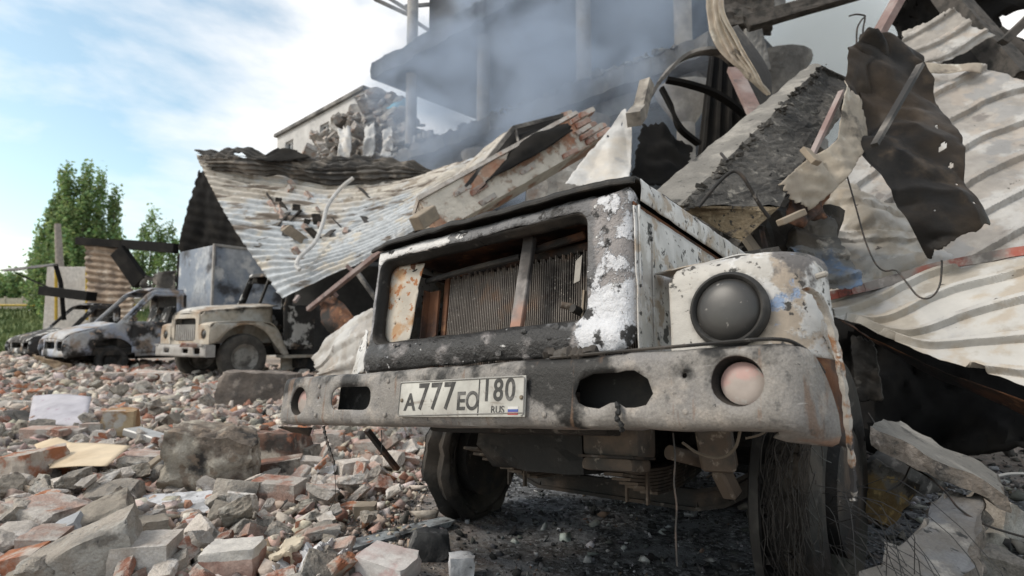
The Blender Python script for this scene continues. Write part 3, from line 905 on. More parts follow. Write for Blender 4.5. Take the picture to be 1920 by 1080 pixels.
# ------------------------------------------------------------------ the setting
def ground_h(x, y):
    x = np.asarray(x, float)
    y = np.asarray(y, float)
    P = np.stack([x, y, x * 0], -1).reshape(-1, 3)
    h = 0.045 * fbm(P * 0.9, 11, 3) + 0.02 * pn(P * 3.1, 15)
    left = np.clip((-P[:, 0] - 0.8) / 3.0, 0, 1)
    h = h + left * 0.10 * np.clip(fbm(P * 0.45, 21, 3) + 0.35, 0, 1)
    # heap that climbs towards the far left
    h = h + 0.30 * np.exp(-((P[:, 0] + 13.2) / 3.2) ** 2 - ((P[:, 1] - 13.4) / 3.4) ** 2)
    # scorched hollow round the truck
    h = h - 0.05 * np.exp(-((P[:, 0] - 0.9) / 1.3) ** 2 - ((P[:, 1] - 2.4) / 1.1) ** 2)
    far = np.clip((P[:, 1] - 24) / 10, 0, 1)
    return (h * (1 - far)).reshape(x.shape)

def build_ground():
    xs = np.concatenate([-np.geomspace(600, 16, 14), np.linspace(-15.5, 10, 171), np.geomspace(10.6, 600, 14)])
    ys = np.concatenate([[-60, -20, -6, -2, 0.5], np.linspace(1.2, 9, 87), np.linspace(9.15, 24, 70), np.geomspace(25, 1500, 16)])
    X, Y = np.meshgrid(xs, ys)
    Z = ground_h(X, Y)
    V = np.stack([X.ravel(), Y.ravel(), Z.ravel()], 1)
    ix = np.arange(len(V)).reshape(X.shape)
    F = np.stack([ix[:-1, :-1], ix[:-1, 1:], ix[1:, 1:], ix[1:, :-1]], -1).reshape(-1, 4)
    o = obj('ground', new_mesh('ground', V, F, M['ground'], 60))
    o['kind'] = 'structure'
build_ground()

# ---- the shelled building: facade runs from near right to far left
FE = Vector((1.064, -1.0, 0)).normalized()
FN = Vector((-FE.y, FE.x, 0))                    # into the building
F0 = Vector((-5.2, 19.8, 0))
Z1, Z2 = 7.0, 9.78                              # floor slab, roof
def fp(s, d, z):
    return F0 + FE * s + FN * d + Vector((0, 0, z))
def fbox(s0, s1, d0, d1, z0, z1, bev=0.0):
    c = [fp(s0, d0, z0), fp(s1, d0, z0), fp(s1, d1, z0), fp(s0, d1, z0), fp(s0, d0, z1), fp(s1, d0, z1), fp(s1, d1, z1), fp(s0, d1, z1)]
    return hexa(c, bev)
def s_of(px, d=0.0):
    """position along the facade seen at column px"""
    r = ray(px, 400)
    k = r.x / r.y
    o = F0 + FN * d
    return (k * o.y - o.x) / (FE.x - k * FE.y)

def rough_slab(s0, s1, d0, d1, z0, z1, seed, n=60, amp=0.12):
    """slab with a ragged broken front edge"""
    V, F = [], []
    for i in range(n + 1):
        s = s0 + (s1 - s0) * i / n
        q = pn(np.array([[s * 1.7, seed, 0.5]]))[0] * amp + pn(np.array([[s * 6.1, seed, 2.5]]))[0] * amp * 0.6
        zz = pn(np.array([[s * 2.3, seed + 5, 0.5]]))[0] * amp * 0.5
        for d, z in ((d0 + q, z0 + zz * 0.4), (d0 + q * 1.4 - 0.03, (z0 + z1) / 2), (d0 + q * 0.7, z1 + zz), (d1, z1), (d1, z0)):
            V.append(tuple(fp(s, d, z)))
    for i in range(n):
        for k in range(5):
            k2 = (k + 1) % 5
            F.append((i * 5 + k, (i + 1) * 5 + k, (i + 1) * 5 + k2, i * 5 + k2))
    F.append((4, 3, 2, 1, 0))
    F.append(tuple(n * 5 + k for k in range(5)))
    return V, F

def build_building():
    b = thing('shelled_building', 'burnt out concrete building with open floors and round columns, veiled in smoke', 'building', fp(5, 0, 0))
    inv = b.matrix_basis.inverted()
    def part(name, VF, mat, smooth=None, parent=b):
        V = [inv @ Vector(v) for v in VF[0]] if parent is b else [Vector(v) - b.location for v in VF[0]]
        return mk(name, (V, VF[1]), mat, parent, smooth)
    part('floor_slab', rough_slab(-2.2, s_of(1345), -0.1, 8.5, Z1 - 0.42, Z1, 3, 90, 0.16), M['slab'], 30)
    part('roof_slab', rough_slab(s_of(716), s_of(1235), -0.5, 8.5, Z2 - 0.12, Z2 + 0.45, 7, 80, 0.12), M['char'], 30)
    part('edge_beam', fbox(-1.4, s_of(1300), 0.35, 0.75, Z1 - 0.85, Z1 - 0.44), M['slab'])
    part('back_wall', fbox(-1.5, 9.6, 6.2, 6.5, 0, Z2 - 0.14), M['char'])
    part('end_wall', fbox(-1.75, -1.45, 0.2, 6.1, 0, Z2 - 0.14), M['char'])
    part('partition_wall', fbox(9.3, 9.55, 2.6, 6.1, 0, Z1 - 0.5), M['char'])
    for px, lo in ((768, 1), (905, 1), (1098, 1), (1290, 1), (1466, 0)):
        s = s_of(px, 0.2)
        for z0, z1 in ((0, Z1 - 0.86), (Z1 + 0.002, Z2 - 0.13)):
            r = 0.19 if px != 1466 else 0.22
            c = fp(s, 0.2, 0)
            col = part('column', tube([c + Vector((0, 0, z0)), c + Vector((0, 0, z1))], r, 16), M['column'] if lo else M['slab'], 40)
            if z0 == 0:
                cap = tube([c + Vector((0, 0, z1 - 0.75)), c + Vector((0, 0, z1 - 0.1)), c + Vector((0, 0, z1 - 0.004))], [r + .005, 0.62, 0.64], 16)
                part('capital', cap, M['column'] if lo else M['slab'], 40, col)
    # upper storey left standing: one tall post and bits of roof steel
    c = fp(s_of(768, 0.2), 0.2, 0)
    part('column', tube([c + Vector((0, 0, Z2 + 0.46)), c + Vector((0, 0, Z2 + 4.0))], 0.19, 16), M['column'], 40)
    for a, q in (((702, -2), (775, 32)), ((775, 38), (812, 62)), ((760, 12), (812, 8)), ((722, -8), (770, 22))):
        da = 20.2
        part('roof_strut', bar(at(a[0], a[1], da), at(q[0], q[1], da - 0.3), 0.09, 0.12), M['slab'])
    part('parapet_wall', fbox(s_of(800, 0.6), s_of(1190), 0.6, 0.9, Z2 + 0.46, Z2 + 3.6), M['char'])
    # low broken blocks standing on the floor by the left column
    for k in range(4):
        s = s_of(778 + k * 9, 0.15)
        part('block_pier', tube([fp(s, 0.15, Z1 + 0.01), fp(s, 0.15, Z1 + 0.42)], 0.105, 10), M['column'], 40)
    # ragged concrete hanging on the slab edge
    r = random.Random(4)
    V, F, n = [], [], 0
    for k in range(200):
        s = r.uniform(-1.4, 13.0)
        w = r.uniform(0.08, 0.3)
        q = hull_rock(k + 500, (w * r.uniform(0.8, 2), w, w * r.uniform(0.4, 0.9)))
        rot = Matrix.Rotation(r.uniform(0, 6), 3, 'Z') @ Matrix.Rotation(r.uniform(-.5, .5), 3, 'X')
        c = fp(s, r.uniform(-0.15, 0.4), Z1 + w * 0.2)
        for v in q[0]:
            V.append(tuple(rot @ Vector(v) + c))
        F += [tuple(i + n for i in f) for f in q[1]]
        n += len(q[0])
    e = part('edge_rubble', (V, F), M['slab'])
    e['kind'] = 'stuff'
build_building()

def build_annex():
    """pale rendered end of the building, still standing at the far left"""
    a = thing('rendered_building_end', 'pale grey rendered building end with two small windows against the sky', 'building', fp(-3, 0, 0))
    s0, s1 = s_of(515), s_of(682)
    z1 = Z2 + 0.05
    def loc(V):
        return [Vector(v) - a.location for v in V]
    # facade with ragged right edge and window openings
    out = [(s0, 0), (s1 + .4, 0), (s1 - 1.6, 5.9), (s1 - 0.9, 7.6), (s1 - 0.45, 8.3), (s1 - .3, 8.9), (s1 + 0.05, 9.3), (s1, z1), (s0, z1)]
    wins = []
    for x0, x1, y0, y1 in ((530, 545, 259, 284), (595, 612, 225, 252)):
        sa, sb = s_of(x0), s_of(x1)
        p = fp(sa, 0, 0)
        za = CH + (631 - y1) / FPX * p.y
        zb = CH + (631 - y0) / FPX * p.y
        wins.append((sa, za, sb, zb))
    V2, T = plate2d(out, [[(a0, b0), (a1, b0), (a1, b1), (a0, b1)] for a0, b0, a1, b1 in wins], 0.6)
    w = mk('wall', (loc([fp(s, 0, z) for s, z in V2]), T), M['facade'], a)
    solidify(w, 0.3, -1)
    mk('wall', (loc(fbox(s0 - 0.01, s0 + 0.3, 0.31, 8, 0, z1)[0]), CUBE_F), M['facade'], a)
    mk('roof_edge', (loc(fbox(s0 - 0.12, s1 - 0.05, -0.12, 0.3, z1 + 0.002, z1 + 0.14)[0]), CUBE_F), M['slab'], a)
    for a0, b0, a1, b1 in wins:
        wn = mk('window', (loc(fbox(a0, a1, 0.16, 0.18, b0, b1)[0]), CUBE_F), M['glass'], a)
        fr = join(fbox(a0, a1, 0.10, 0.155, b0, b0 + .06), fbox(a0, a1, 0.10, 0.155, b1 - .06, b1), fbox(a0, a0 + .05, 0.10, 0.155, b0 + .06, b1 - .06), fbox(a1 - .05, a1, 0.10, 0.155, b0 + .06, b1 - .06),
                  fbox((a0 + a1) / 2 - .03, (a0 + a1) / 2 + .03, 0.10, 0.155, b0 + .06, b1 - .06))
        mk('frame', (loc(fr[0]), fr[1]), M['frame_white'], wn)
build_annex()

def build_heap():
    """rubble of the collapsed bay between the two building ends"""
    r = random.Random(9)
    meshes = [new_mesh('heap_chunk', *block((1, 0.8, 0.6), 300 + k, 4, 6, 0.05, 6), M['heap']) for k in range(8)]
    core = []
    for s, h0, h1 in ((-3.4, 6.0, 7.6), (-2.4, 6.0, 8.6), (-1.4, 6.2, 9.2), (-0.5, 6.4, 8.6)):
        pass
    tops = [(590, 255), (625, 215), (660, 180), (700, 165), (740, 158), (765, 175), (792, 235)]
    def top(px):
        for (a, ya), (b, yb) in zip(tops, tops[1:]):
            if a <= px <= b:
                return ya + (yb - ya) * (px - a) / (b - a)
        return 260
    # solid slope under the loose pieces
    rows = []
    for f in (0.0, 0.35, 0.7, 1.0):
        rows.append([at(px, top(px) + 18 + (330 - top(px)) * f, 20.6 - 0.006 * (px - 590) - 1.1 * f) for px in (585, 620, 660, 700, 745, 800)])
    o = sheet('debris_slope', Patch(rows), 40, 30, M['heap'], crumple=0.25, cscale=1.2, dents=0.25, seed=5, thick=0.0, smooth=20)
    tag(o, 'slope of broken masonry and dust between the building ends', 'rubble heap', kind='stuff')
    for k in range(150):
        px = r.uniform(588, 795)
        f = r.random() ** 0.8
        py = top(px) + 6 + (318 - top(px)) * f
        d = 20.4 - 0.006 * (px - 590) - 1.15 * f
        w = r.uniform(0.15, 0.55) * (1.3 if k < 14 else 0.8)
        o = obj('concrete_chunk', meshes[k % 8], None, at(px, py, d), (r.uniform(-.9, .9), r.uniform(-.9, .9), r.uniform(0, 6)), (w * r.uniform(0.8, 1.9), w, w * r.uniform(0.3, 1)))
        zone = ('at the left foot of', 'on the left slope of', 'in the middle of', 'near the turquoise tarp in', 'at the right end of')[min(4, int((px - 588) / 42))]
        tag(o, '%s broken masonry chunk %s the high rubble heap' % ('large' if k < 14 else 'smaller', zone), 'rubble', 'chunks in the high rubble heap')
    # turquoise tarp and torn pale sheets hanging in the heap
    P = Patch([[at(722, 205, 19.3), at(745, 188, 19.2), at(764, 178, 19.1)], [at(735, 204, 19.2), at(750, 202, 19.1), at(766, 203, 19.0)]])
    tag(sheet('blue_tarp', P, 14, 10, M['tarp_blue'], crumple=0.08, cscale=2, jag=0.08, seed=4, thick=0.01), 'turquoise tarp caught high in the rubble heap', 'tarp')
    for k, (x, y, w, h, lab) in enumerate(((632, 240, 26, 60, 'pale torn sheet hanging left in the high rubble heap'), (680, 232, 22, 62, 'grey torn sheet hanging in the middle of the high rubble heap'), (715, 242, 20, 55, 'narrow pale torn sheet hanging right in the high rubble heap'))):
        P = Patch([[at(x, y, 19.0), at(x + w, y - 6, 19.0)], [at(x + 2, y + h * .5, 18.6), at(x + w + 3, y + h * .5, 18.6)], [at(x - 4, y + h, 18.5), at(x + w - 2, y + h, 18.5)]])
        tag(sheet('torn_sheet', P, 10, 18, M['white_sheet'] if k != 1 else M['facade'], crumple=0.12, cscale=1.5, jag=0.1, seed=k + 20, thick=0.02), lab, 'sheet', 'torn sheets in the heap')
build_heap()

# ---- smoke rolling out of the floors
def build_smoke(name, label, c, e1, e2, e3, dens, col, scale, lo, hi, seed):
    """closed box of smoke with its own drifting billows"""
    V = []
    for z in (-1, 1):
        for x, y in ((-1, -1), (1, -1), (1, 1), (-1, 1)):
            V.append(tuple(e1 * x + e2 * y + e3 * z))
    o = obj(name, new_mesh(name, V, CUBE_F), None, c)
    m = bpy.data.materials.new(name)
    m.use_nodes = True
    t = m.node_tree
    t.nodes.clear()
    out = t.nodes.new('ShaderNodeOutputMaterial')
    pv = t.nodes.new('ShaderNodeVolumePrincipled')
    pv.inputs['Color'].default_value = col + (1,)
    pv.inputs['Anisotropy'].default_value = 0.1
    t.links.new(pv.outputs[0], out.inputs['Volume'])
    tc = t.nodes.new('ShaderNodeTexCoord')
    nz = t.nodes.new('ShaderNodeTexNoise')
    nz.inputs['Scale'].default_value = scale
    nz.inputs['Detail'].default_value = 5
    nz.inputs['Distortion'].default_value = 0.6
    mp = t.nodes.new('ShaderNodeMapping')
    mp.inputs['Location'].default_value = (seed, seed * 0.7, seed * 1.3)
    t.links.new(tc.outputs['Object'], mp.inputs['Vector'])
    t.links.new(mp.outputs[0], nz.inputs['Vector'])
    mr = t.nodes.new('ShaderNodeMapRange')
    mr.interpolation_type = 'SMOOTHSTEP'
    mr.inputs['From Min'].default_value = lo
    mr.inputs['From Max'].default_value = hi
    t.links.new(nz.outputs['Fac'], mr.inputs['Value'])
    # fade out towards the sides of the box (generated coordinates 0..1)
    sp = t.nodes.new('ShaderNodeSeparateXYZ')
    t.links.new(tc.outputs['Generated'], sp.inputs[0])
    v = mr.outputs[0]
    sub = t.nodes.new('ShaderNodeVectorMath')
    sub.operation = 'SUBTRACT'
    sub.inputs[1].default_value = (0.5, 0.5, 0.5)
    t.links.new(tc.outputs['Generated'], sub.inputs[0])
    ln = t.nodes.new('ShaderNodeVectorMath')
    ln.operation = 'LENGTH'
    t.links.new(sub.outputs[0], ln.inputs[0])
    fd = t.nodes.new('ShaderNodeMapRange')
    fd.interpolation_type = 'SMOOTHSTEP'
    fd.inputs['From Min'].default_value = 0.52
    fd.inputs['From Max'].default_value = 0.22
    t.links.new(ln.outputs['Value'], fd.inputs['Value'])
    mu = t.nodes.new('ShaderNodeMath')
    mu.operation = 'MULTIPLY'
    t.links.new(v, mu.inputs[0])
    t.links.new(fd.outputs[0], mu.inputs[1])
    mu2 = t.nodes.new('ShaderNodeMath')
    mu2.operation = 'MULTIPLY'
    t.links.new(mu.outputs[0], mu2.inputs[0])
    mu2.inputs[1].default_value = dens
    t.links.new(mu2.outputs[0], pv.inputs['Density'])
    o.data.materials.append(m)
    tag(o, label, 'smoke', kind='stuff')
    return o
build_smoke('smoke', 'blue grey smoke rolling out of the burnt floors', fp(8.0, -0.2, 8.0), FE * 6.8, FN * 2.2, Vector((0, 0, 4.8)), 0.85, (0.65, 0.76, 0.93), 0.55, 0.41, 0.66, 6.2)
build_smoke('smoke', 'pale smoke drifting behind the right end of the burnt building', Vector((13.5, 24, 11)), Vector((8.5, 0, 0)), Vector((0, 4, 0)), Vector((0, 0, 9)), 1.0, (0.90, 0.95, 0.97), 0.12, 0.25, 0.6, 8.0)

# ---- collapsed corrugated roof on the left
def A(l):
    return [at(*p) for p in l]
roof = Patch([
    A([(367, 292, 12.5), (480, 312, 12.5), (600, 332, 12.3), (720, 335, 12.0), (830, 318, 11.6)]),
    A([(392, 345, 12.0), (500, 362, 11.8), (620, 378, 11.4), (760, 356, 10.8), (905, 292, 10.2)]),
    A([(428, 412, 11.2), (530, 428, 11.0), (640, 426, 10.6), (780, 378, 10.0), (945, 256, 9.5)]),
    A([(475, 485, 10.4), (572, 482, 10.0), (680, 452, 9.5), (800, 392, 9.0), (952, 252, 8.9)]),
    A([(530, 562, 9.5), (612, 520, 9.2), (700, 478, 8.8), (795, 412, 8.4), (935, 280, 8.2)])])
tag(sheet('corrugated_roof', roof, 90, 330, M['roof_sheet'], ribs=22, amp=0.045, crumple=0.025, cscale=0.9, dents=0.10, jag=0.006, jagf=60, seed=3, thick=0.006, rip=0.0),
    'large buckled corrugated zinc roof collapsed over the parked vehicles', 'roof')
strip = Patch([
    A([(362, 284, 12.4), (450, 283, 12.2), (560, 297, 12.0), (700, 296, 11.8), (822, 318, 11.5)]),
    A([(378, 300, 12.1), (470, 300, 11.9), (590, 318, 11.7), (710, 316, 11.5), (822, 324, 11.4)]),
    A([(388, 322, 12.2), (500, 330, 12.1), (620, 352, 11.9), (740, 346, 11.6), (815, 334, 11.5)])])
tag(sheet('curled_roof_strip', strip, 110, 40, M['roof_dark'], ribs=7, amp=0.04, crumple=0.13, cscale=1.0, dents=0.1, jag=0.05, seed=8, thick=0.01, holes=((0.20, 0.35, 0.018, 0.13), (0.11, 0.42, 0.006, 0.06))),
    'dark curled strip of burnt roofing along the top of the collapsed roof', 'roofing')
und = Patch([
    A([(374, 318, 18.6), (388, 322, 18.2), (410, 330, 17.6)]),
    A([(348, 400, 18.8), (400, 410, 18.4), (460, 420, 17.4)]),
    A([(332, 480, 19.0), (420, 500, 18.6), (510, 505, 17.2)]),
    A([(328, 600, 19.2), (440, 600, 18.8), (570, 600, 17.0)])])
tag(sheet('hanging_sheet', und, 40, 60, M['under_sheet'], ribs=14, rib_axis='t', amp=0.022, kind='sine', crumple=0.04, jag=0.03, jagf=30, seed=6, thick=0.02), 'corrugated sheet painted black for shade, hanging under the left edge of the collapsed roof', 'sheet')  # faces away from the light: its shade is put into the black
for k, (a, b, d, lab) in enumerate((((475, 300), (560, 283), 11.9, 'bent black roofing scrap standing on the curled roof strip'), ((515, 292), (526, 284), 12.2, 'small dark scrap at the far end of the roof ridge'))):
    P = Patch([[at(a[0], a[1], d), at((a[0] + b[0]) / 2, min(a[1], b[1]) - 6, d), at(b[0], b[1], d)], [at(a[0] + 12, a[1] + 6, d - .2), at((a[0] + b[0]) / 2 + 6, a[1] + 4, d - .2), at(b[0] + 28, b[1] + 14, d - .2)]])
    tag(sheet('roofing_scrap', P, 12, 8, M['under_sheet'], crumple=0.06, cscale=2, jag=0.06, seed=k + 60, thick=0.01), lab, 'scrap')

# timber and steel under the roof
tag(mk('primed_steel_bar', join(bar(at(578, 580, 8.6), at(716, 470, 7.4), 0.07, 0.07, 0.006), bar(at(632, 556, 8.3), at(622, 545, 8.25), 0.05, 0.05), bar(at(668, 514, 7.9), at(650, 498, 7.9), 0.05, 0.05)), M['pink_steel']), 'long pinkish primed steel bar sticking out under the collapsed roof', 'steel bar')
tag(mk('roof_strut', bar(at(668, 508, 8.4), at(715, 575, 8.2), 0.06, 0.06, 0.005), M['steel_band']), 'short grey strut under the primed steel bar', 'strut')
tag(mk('roof_strut', bar(at(560, 555, 9.2), at(552, 566, 9.1), 0.05, 0.05), M['pink_steel']), 'pinkish stub below the tip of the collapsed roof', 'strut')
tag(mk('shade_block', join(block((7.0, 0.5, 2.6), 77, 8, 4, 0.04, 6)), M['char'], None, None, loc=(-1.4, 12.6, 1.2)), 'low black block added for the dark under the collapsed roof', 'wall')  # black block added to stand in for the dark under the roof
P = Patch([A([(598, 560, 8.6), (625, 555, 8.4), (650, 575, 8.2)]), A([(605, 600, 8.4), (640, 590, 8.2), (668, 600, 8.0)]), A([(640, 640, 8.2), (655, 640, 8.0), (672, 640, 7.9)])])
tag(sheet('rusty_sheet', P, 16, 16, M['rust'], crumple=0.08, cscale=2, jag=0.08, seed=31, thick=0.01), 'rust red bent panel in the dark beside the roof tip', 'panel')
P = Patch([A([(585, 668, 5.2), (640, 610, 5.0), (700, 575, 4.6)]), A([(592, 690, 4.9), (650, 640, 4.6), (715, 610, 4.3)]), A([(596, 708, 4.8), (660, 705, 4.5), (720, 690, 4.2)])])
tag(sheet('crumpled_white_sheet', P, 40, 30, M['panel'], ribs=3, rib_axis='t', amp=0.02, kind='trap', crumple=0.03, cscale=1.8, jag=0.02, seed=33, thick=0.004), 'crumpled white sheet metal beside the left corner of the burnt truck', 'sheet')

# pipe bent over the roof and things thrown on it
tag(mk('bent_pipe', tube(crom(A([(662, 334, 10.6), (640, 352, 10.5), (615, 385, 10.3), (605, 420, 10.1), (590, 455, 9.8), (562, 482, 9.5), (556, 498, 9.35), (562, 506, 9.3)]), 28), 0.035, 8), M['white_sheet'], None, 40), 'bent white pipe lying across the collapsed roof', 'pipe')
def on_roof():
    r = random.Random(12)
    bm = [new_mesh('roof_brick', *block((0.25, 0.12, 0.09), 600 + k, 3, 4, 0.03), M['brick_pale']) for k in range(4)]
    pl = [new_mesh('roof_slate', *block((0.4, 0.2, 0.03), 620 + k, 3, 5, 0.06), M['roof_dark' if k % 2 else 'timber_dark']) for k in range(4)]
    for k in range(30):
        s, t = (r.uniform(0.05, 0.7), r.uniform(0.12, 0.75)) if k > 24 else (r.uniform(0.25, 0.5), r.uniform(0.2, 0.6))
        p = roof.ev(np.array([s]), np.array([t]))[0]
        n = roof.nor(np.array([s]), np.array([t]))[0]
        if n[2] < 0:
            n = -n
        p = p + n * 0.035
        q = Vector(n).to_track_quat('Z', 'X').to_euler()
        e = (q.x, q.y, q.z + r.uniform(0, 6))
        sc = r.uniform(0.5, 1.1)
        if k % 2:
            o = obj('brick', bm[k % 4], None, p, e, (sc, sc, sc))
            zone = ('at the left edge of', 'in the middle of', 'towards the right of')[min(2, int(s * 4.2))] + (' the upper' if t < 0.4 else ' the lower')
            tag(o, 'brick lying %s part of the buckled zinc roof' % zone, 'brick', 'bricks on the collapsed roof')
        else:
            o = obj('roofing_scrap', pl[k % 4], None, p, e, (sc, sc, sc))
            zone = ('at the left edge of', 'in the middle of', 'towards the right of')[min(2, int(s * 4.2))] + (' the upper' if t < 0.4 else ' the lower')
            tag(o, 'dark flat scrap lying %s part of the buckled zinc roof' % zone, 'scrap', 'scraps on the collapsed roof')
    p = roof.ev(np.array([0.27]), np.array([0.62]))[0]
    tag(mk('timber_block', block((0.55, 0.2, 0.16), 640, 4, 3, 0.02), M['timber'], None, None, loc=p + np.array([0, 0, .12]), rot=(0.2, 0.5, 0.7)), 'pale timber block lying on the collapsed roof by the pipe', 'timber')
on_roof()

# ---- long piece of brick wall fallen across, with a folded steel trough on it
def build_fallen_wall():
    a, b = at(800, 420, 6.6), at(1098, 252, 7.4)
    L = (b - a).length
    t = thing('fallen_brick_wall', 'long fallen strip of brick wall with plaster, leaning up to the right', 'wall', (a + b) / 2)
    d = (b - a).normalized()
    n = Vector((0.25, -1, 0.15))
    n = (n - d * n.dot(d)).normalized()
    up = n.cross(d) * -1
    if up.z < 0:
        up = -up
    t.rotation_euler = Matrix((d, -n, up)).transposed().to_euler()
    V, F = block((L, 0.5, 0.42), 51, 14, 3, 0.02, 9, cut=0.05)
    mk('wall_piece', (V, F), M['plaster_wall'], t, None)
    # bricks showing at the broken right end and where plaster is gone
    bm = [new_mesh('brick', *block((0.24, 0.115, 0.066), 560 + k, 3, 3, 0.025), M['brick_pale' if k % 2 else 'brick']) for k in range(6)]
    r = random.Random(3)
    for k in range(30):
        x = L / 2 - abs(r.gauss(0, 0.13)) + 0.04 if k < 24 else r.uniform(-L / 2, L / 2)
        row = r.randint(-2, 2)
        o = obj('brick', bm[k % 6], t, (x, -0.235 + r.uniform(-0.02, 0.03) if k > 10 else r.uniform(-.25, .25), row * 0.083 + r.uniform(-.01, .01)), (r.uniform(-.06, .06) * (5 if k < 8 else 1), r.uniform(-.05, .05) * (4 if k < 8 else 1), r.uniform(-.08, .08)))
    mk('cap_render', block((L * 0.96, 0.54, 0.05), 53, 10, 2, 0.03, 9, cut=0.04), M['concrete_pale'], t, None, loc=(-0.05, 0, 0.245))
    # trough
    g = thing('folded_steel_trough', 'dark folded steel trough lying on the fallen brick wall', 'trough', at(960, 280, 7.0))
    c = g.location
    P = Patch([A([(880, 342, 6.9), (918, 300, 7.0), (962, 243, 7.1), (1055, 222, 7.3)]), A([(905, 350, 6.6), (940, 310, 6.7), (985, 268, 6.8), (1068, 232, 7.0)]), A([(890, 362, 6.5), (930, 330, 6.6), (990, 300, 6.7), (1075, 246, 6.9)])])
    P.C -= np.array(c[:])
    sheet('trough_skin', P, 30, 14, M['under_sheet'], crumple=0.02, cscale=3, jag=0.03, seed=14, parent=g, thick=0.006)
    mk('trough_rail', join(bar(at(872, 352, 6.55) - c, at(962, 240, 6.9) - c, 0.05, 0.05), bar(at(962, 240, 6.9) - c, at(1066, 214, 7.2) - c, 0.04, 0.05), bar(at(966, 240, 6.9) - c, at(972, 268, 6.85) - c, 0.02, 0.03)), M['steel_band'], g)
    mk('trough_end', bar(at(1052, 218, 7.2) - c, at(1072, 212, 7.2) - c, 0.1, 0.05), M['brick'], g)
build_fallen_wall()
tag(mk('timber_block', bar(at(780, 420, 6.0), at(812, 398, 6.2), 0.16, 0.16, 0.01), M['timber']), 'pale squared timber end under the fallen brick wall', 'timber')
tag(mk('ruined_wall', block((1.2, 0.6, 1.0), 81, 8, 5, 0.05, 8), M['heap'], None, None, loc=at(1060, 330, 8.6)), 'ruined stub of masonry behind the fallen brick wall', 'wall')
# ------------------------------------------------------------------ burnt vehicles in the background
def side_plate(name, out, holes, y, mat, parent, d=0.12, thick=0.03, bulge=0.0):
    V2, T = plate2d(out, holes, d)
    V = []
    for x, z in V2:
        V.append((x, y * (1 - bulge * max(0.0, z - 1.15)), z))
    o = mk(name, (V, T), mat, parent, 40)
    solidify(o, thick, 0)
    return o

def arc(cx, cz, r, a0, a1, n=10):
    return [(cx + r * math.cos(math.radians(a0 + (a1 - a0) * k / n)), cz + r * math.sin(math.radians(a0 + (a1 - a0) * k / n))) for k in range(n + 1)]

def wheel_part(parent, loc, r, w, tyre_mat, rim_mat, rz=0.0, rim=0.58, lean=0.0):
    """wheel with its axle along local y"""
    h = w / 2
    wh = mk('wheel', lathe([(-h * .5, 0.0), (-h * .45, r * .2), (-h * .35, r * .22), (-h * .3, r * .42), (-h * .75, r * rim * .86), (-h * .95, r * rim), (h * .95, r * rim), (h * .6, r * rim * .9), (h * .25, r * .4), (h * .45, r * .22), (h * .5, 0)], 28, 'y'), rim_mat, parent, 40, loc=loc, rot=(lean, 0, rz))
    mk('tyre', lathe([(-h * .8, r * rim * .99), (-h, r * (rim + .10)), (-h * 1.04, r * .82), (-h * .92, r * .95), (-h * .6, r), (0, r * 1.01), (h * .6, r), (h * .92, r * .95), (h * 1.04, r * .82), (h, r * (rim + .10)), (h * .8, r * rim * .99)], 36, 'y'), tyre_mat, wh, 40)
    for k in range(6):
        t = k * math.pi / 3
        mk('wheel_nut', tube([(0.31 * r * math.cos(t), -h * .30, 0.31 * r * math.sin(t)), (0.31 * r * math.cos(t), -h * .30 - .03, 0.31 * r * math.sin(t))], r * .045, 6), rim_mat, wh)
    return wh

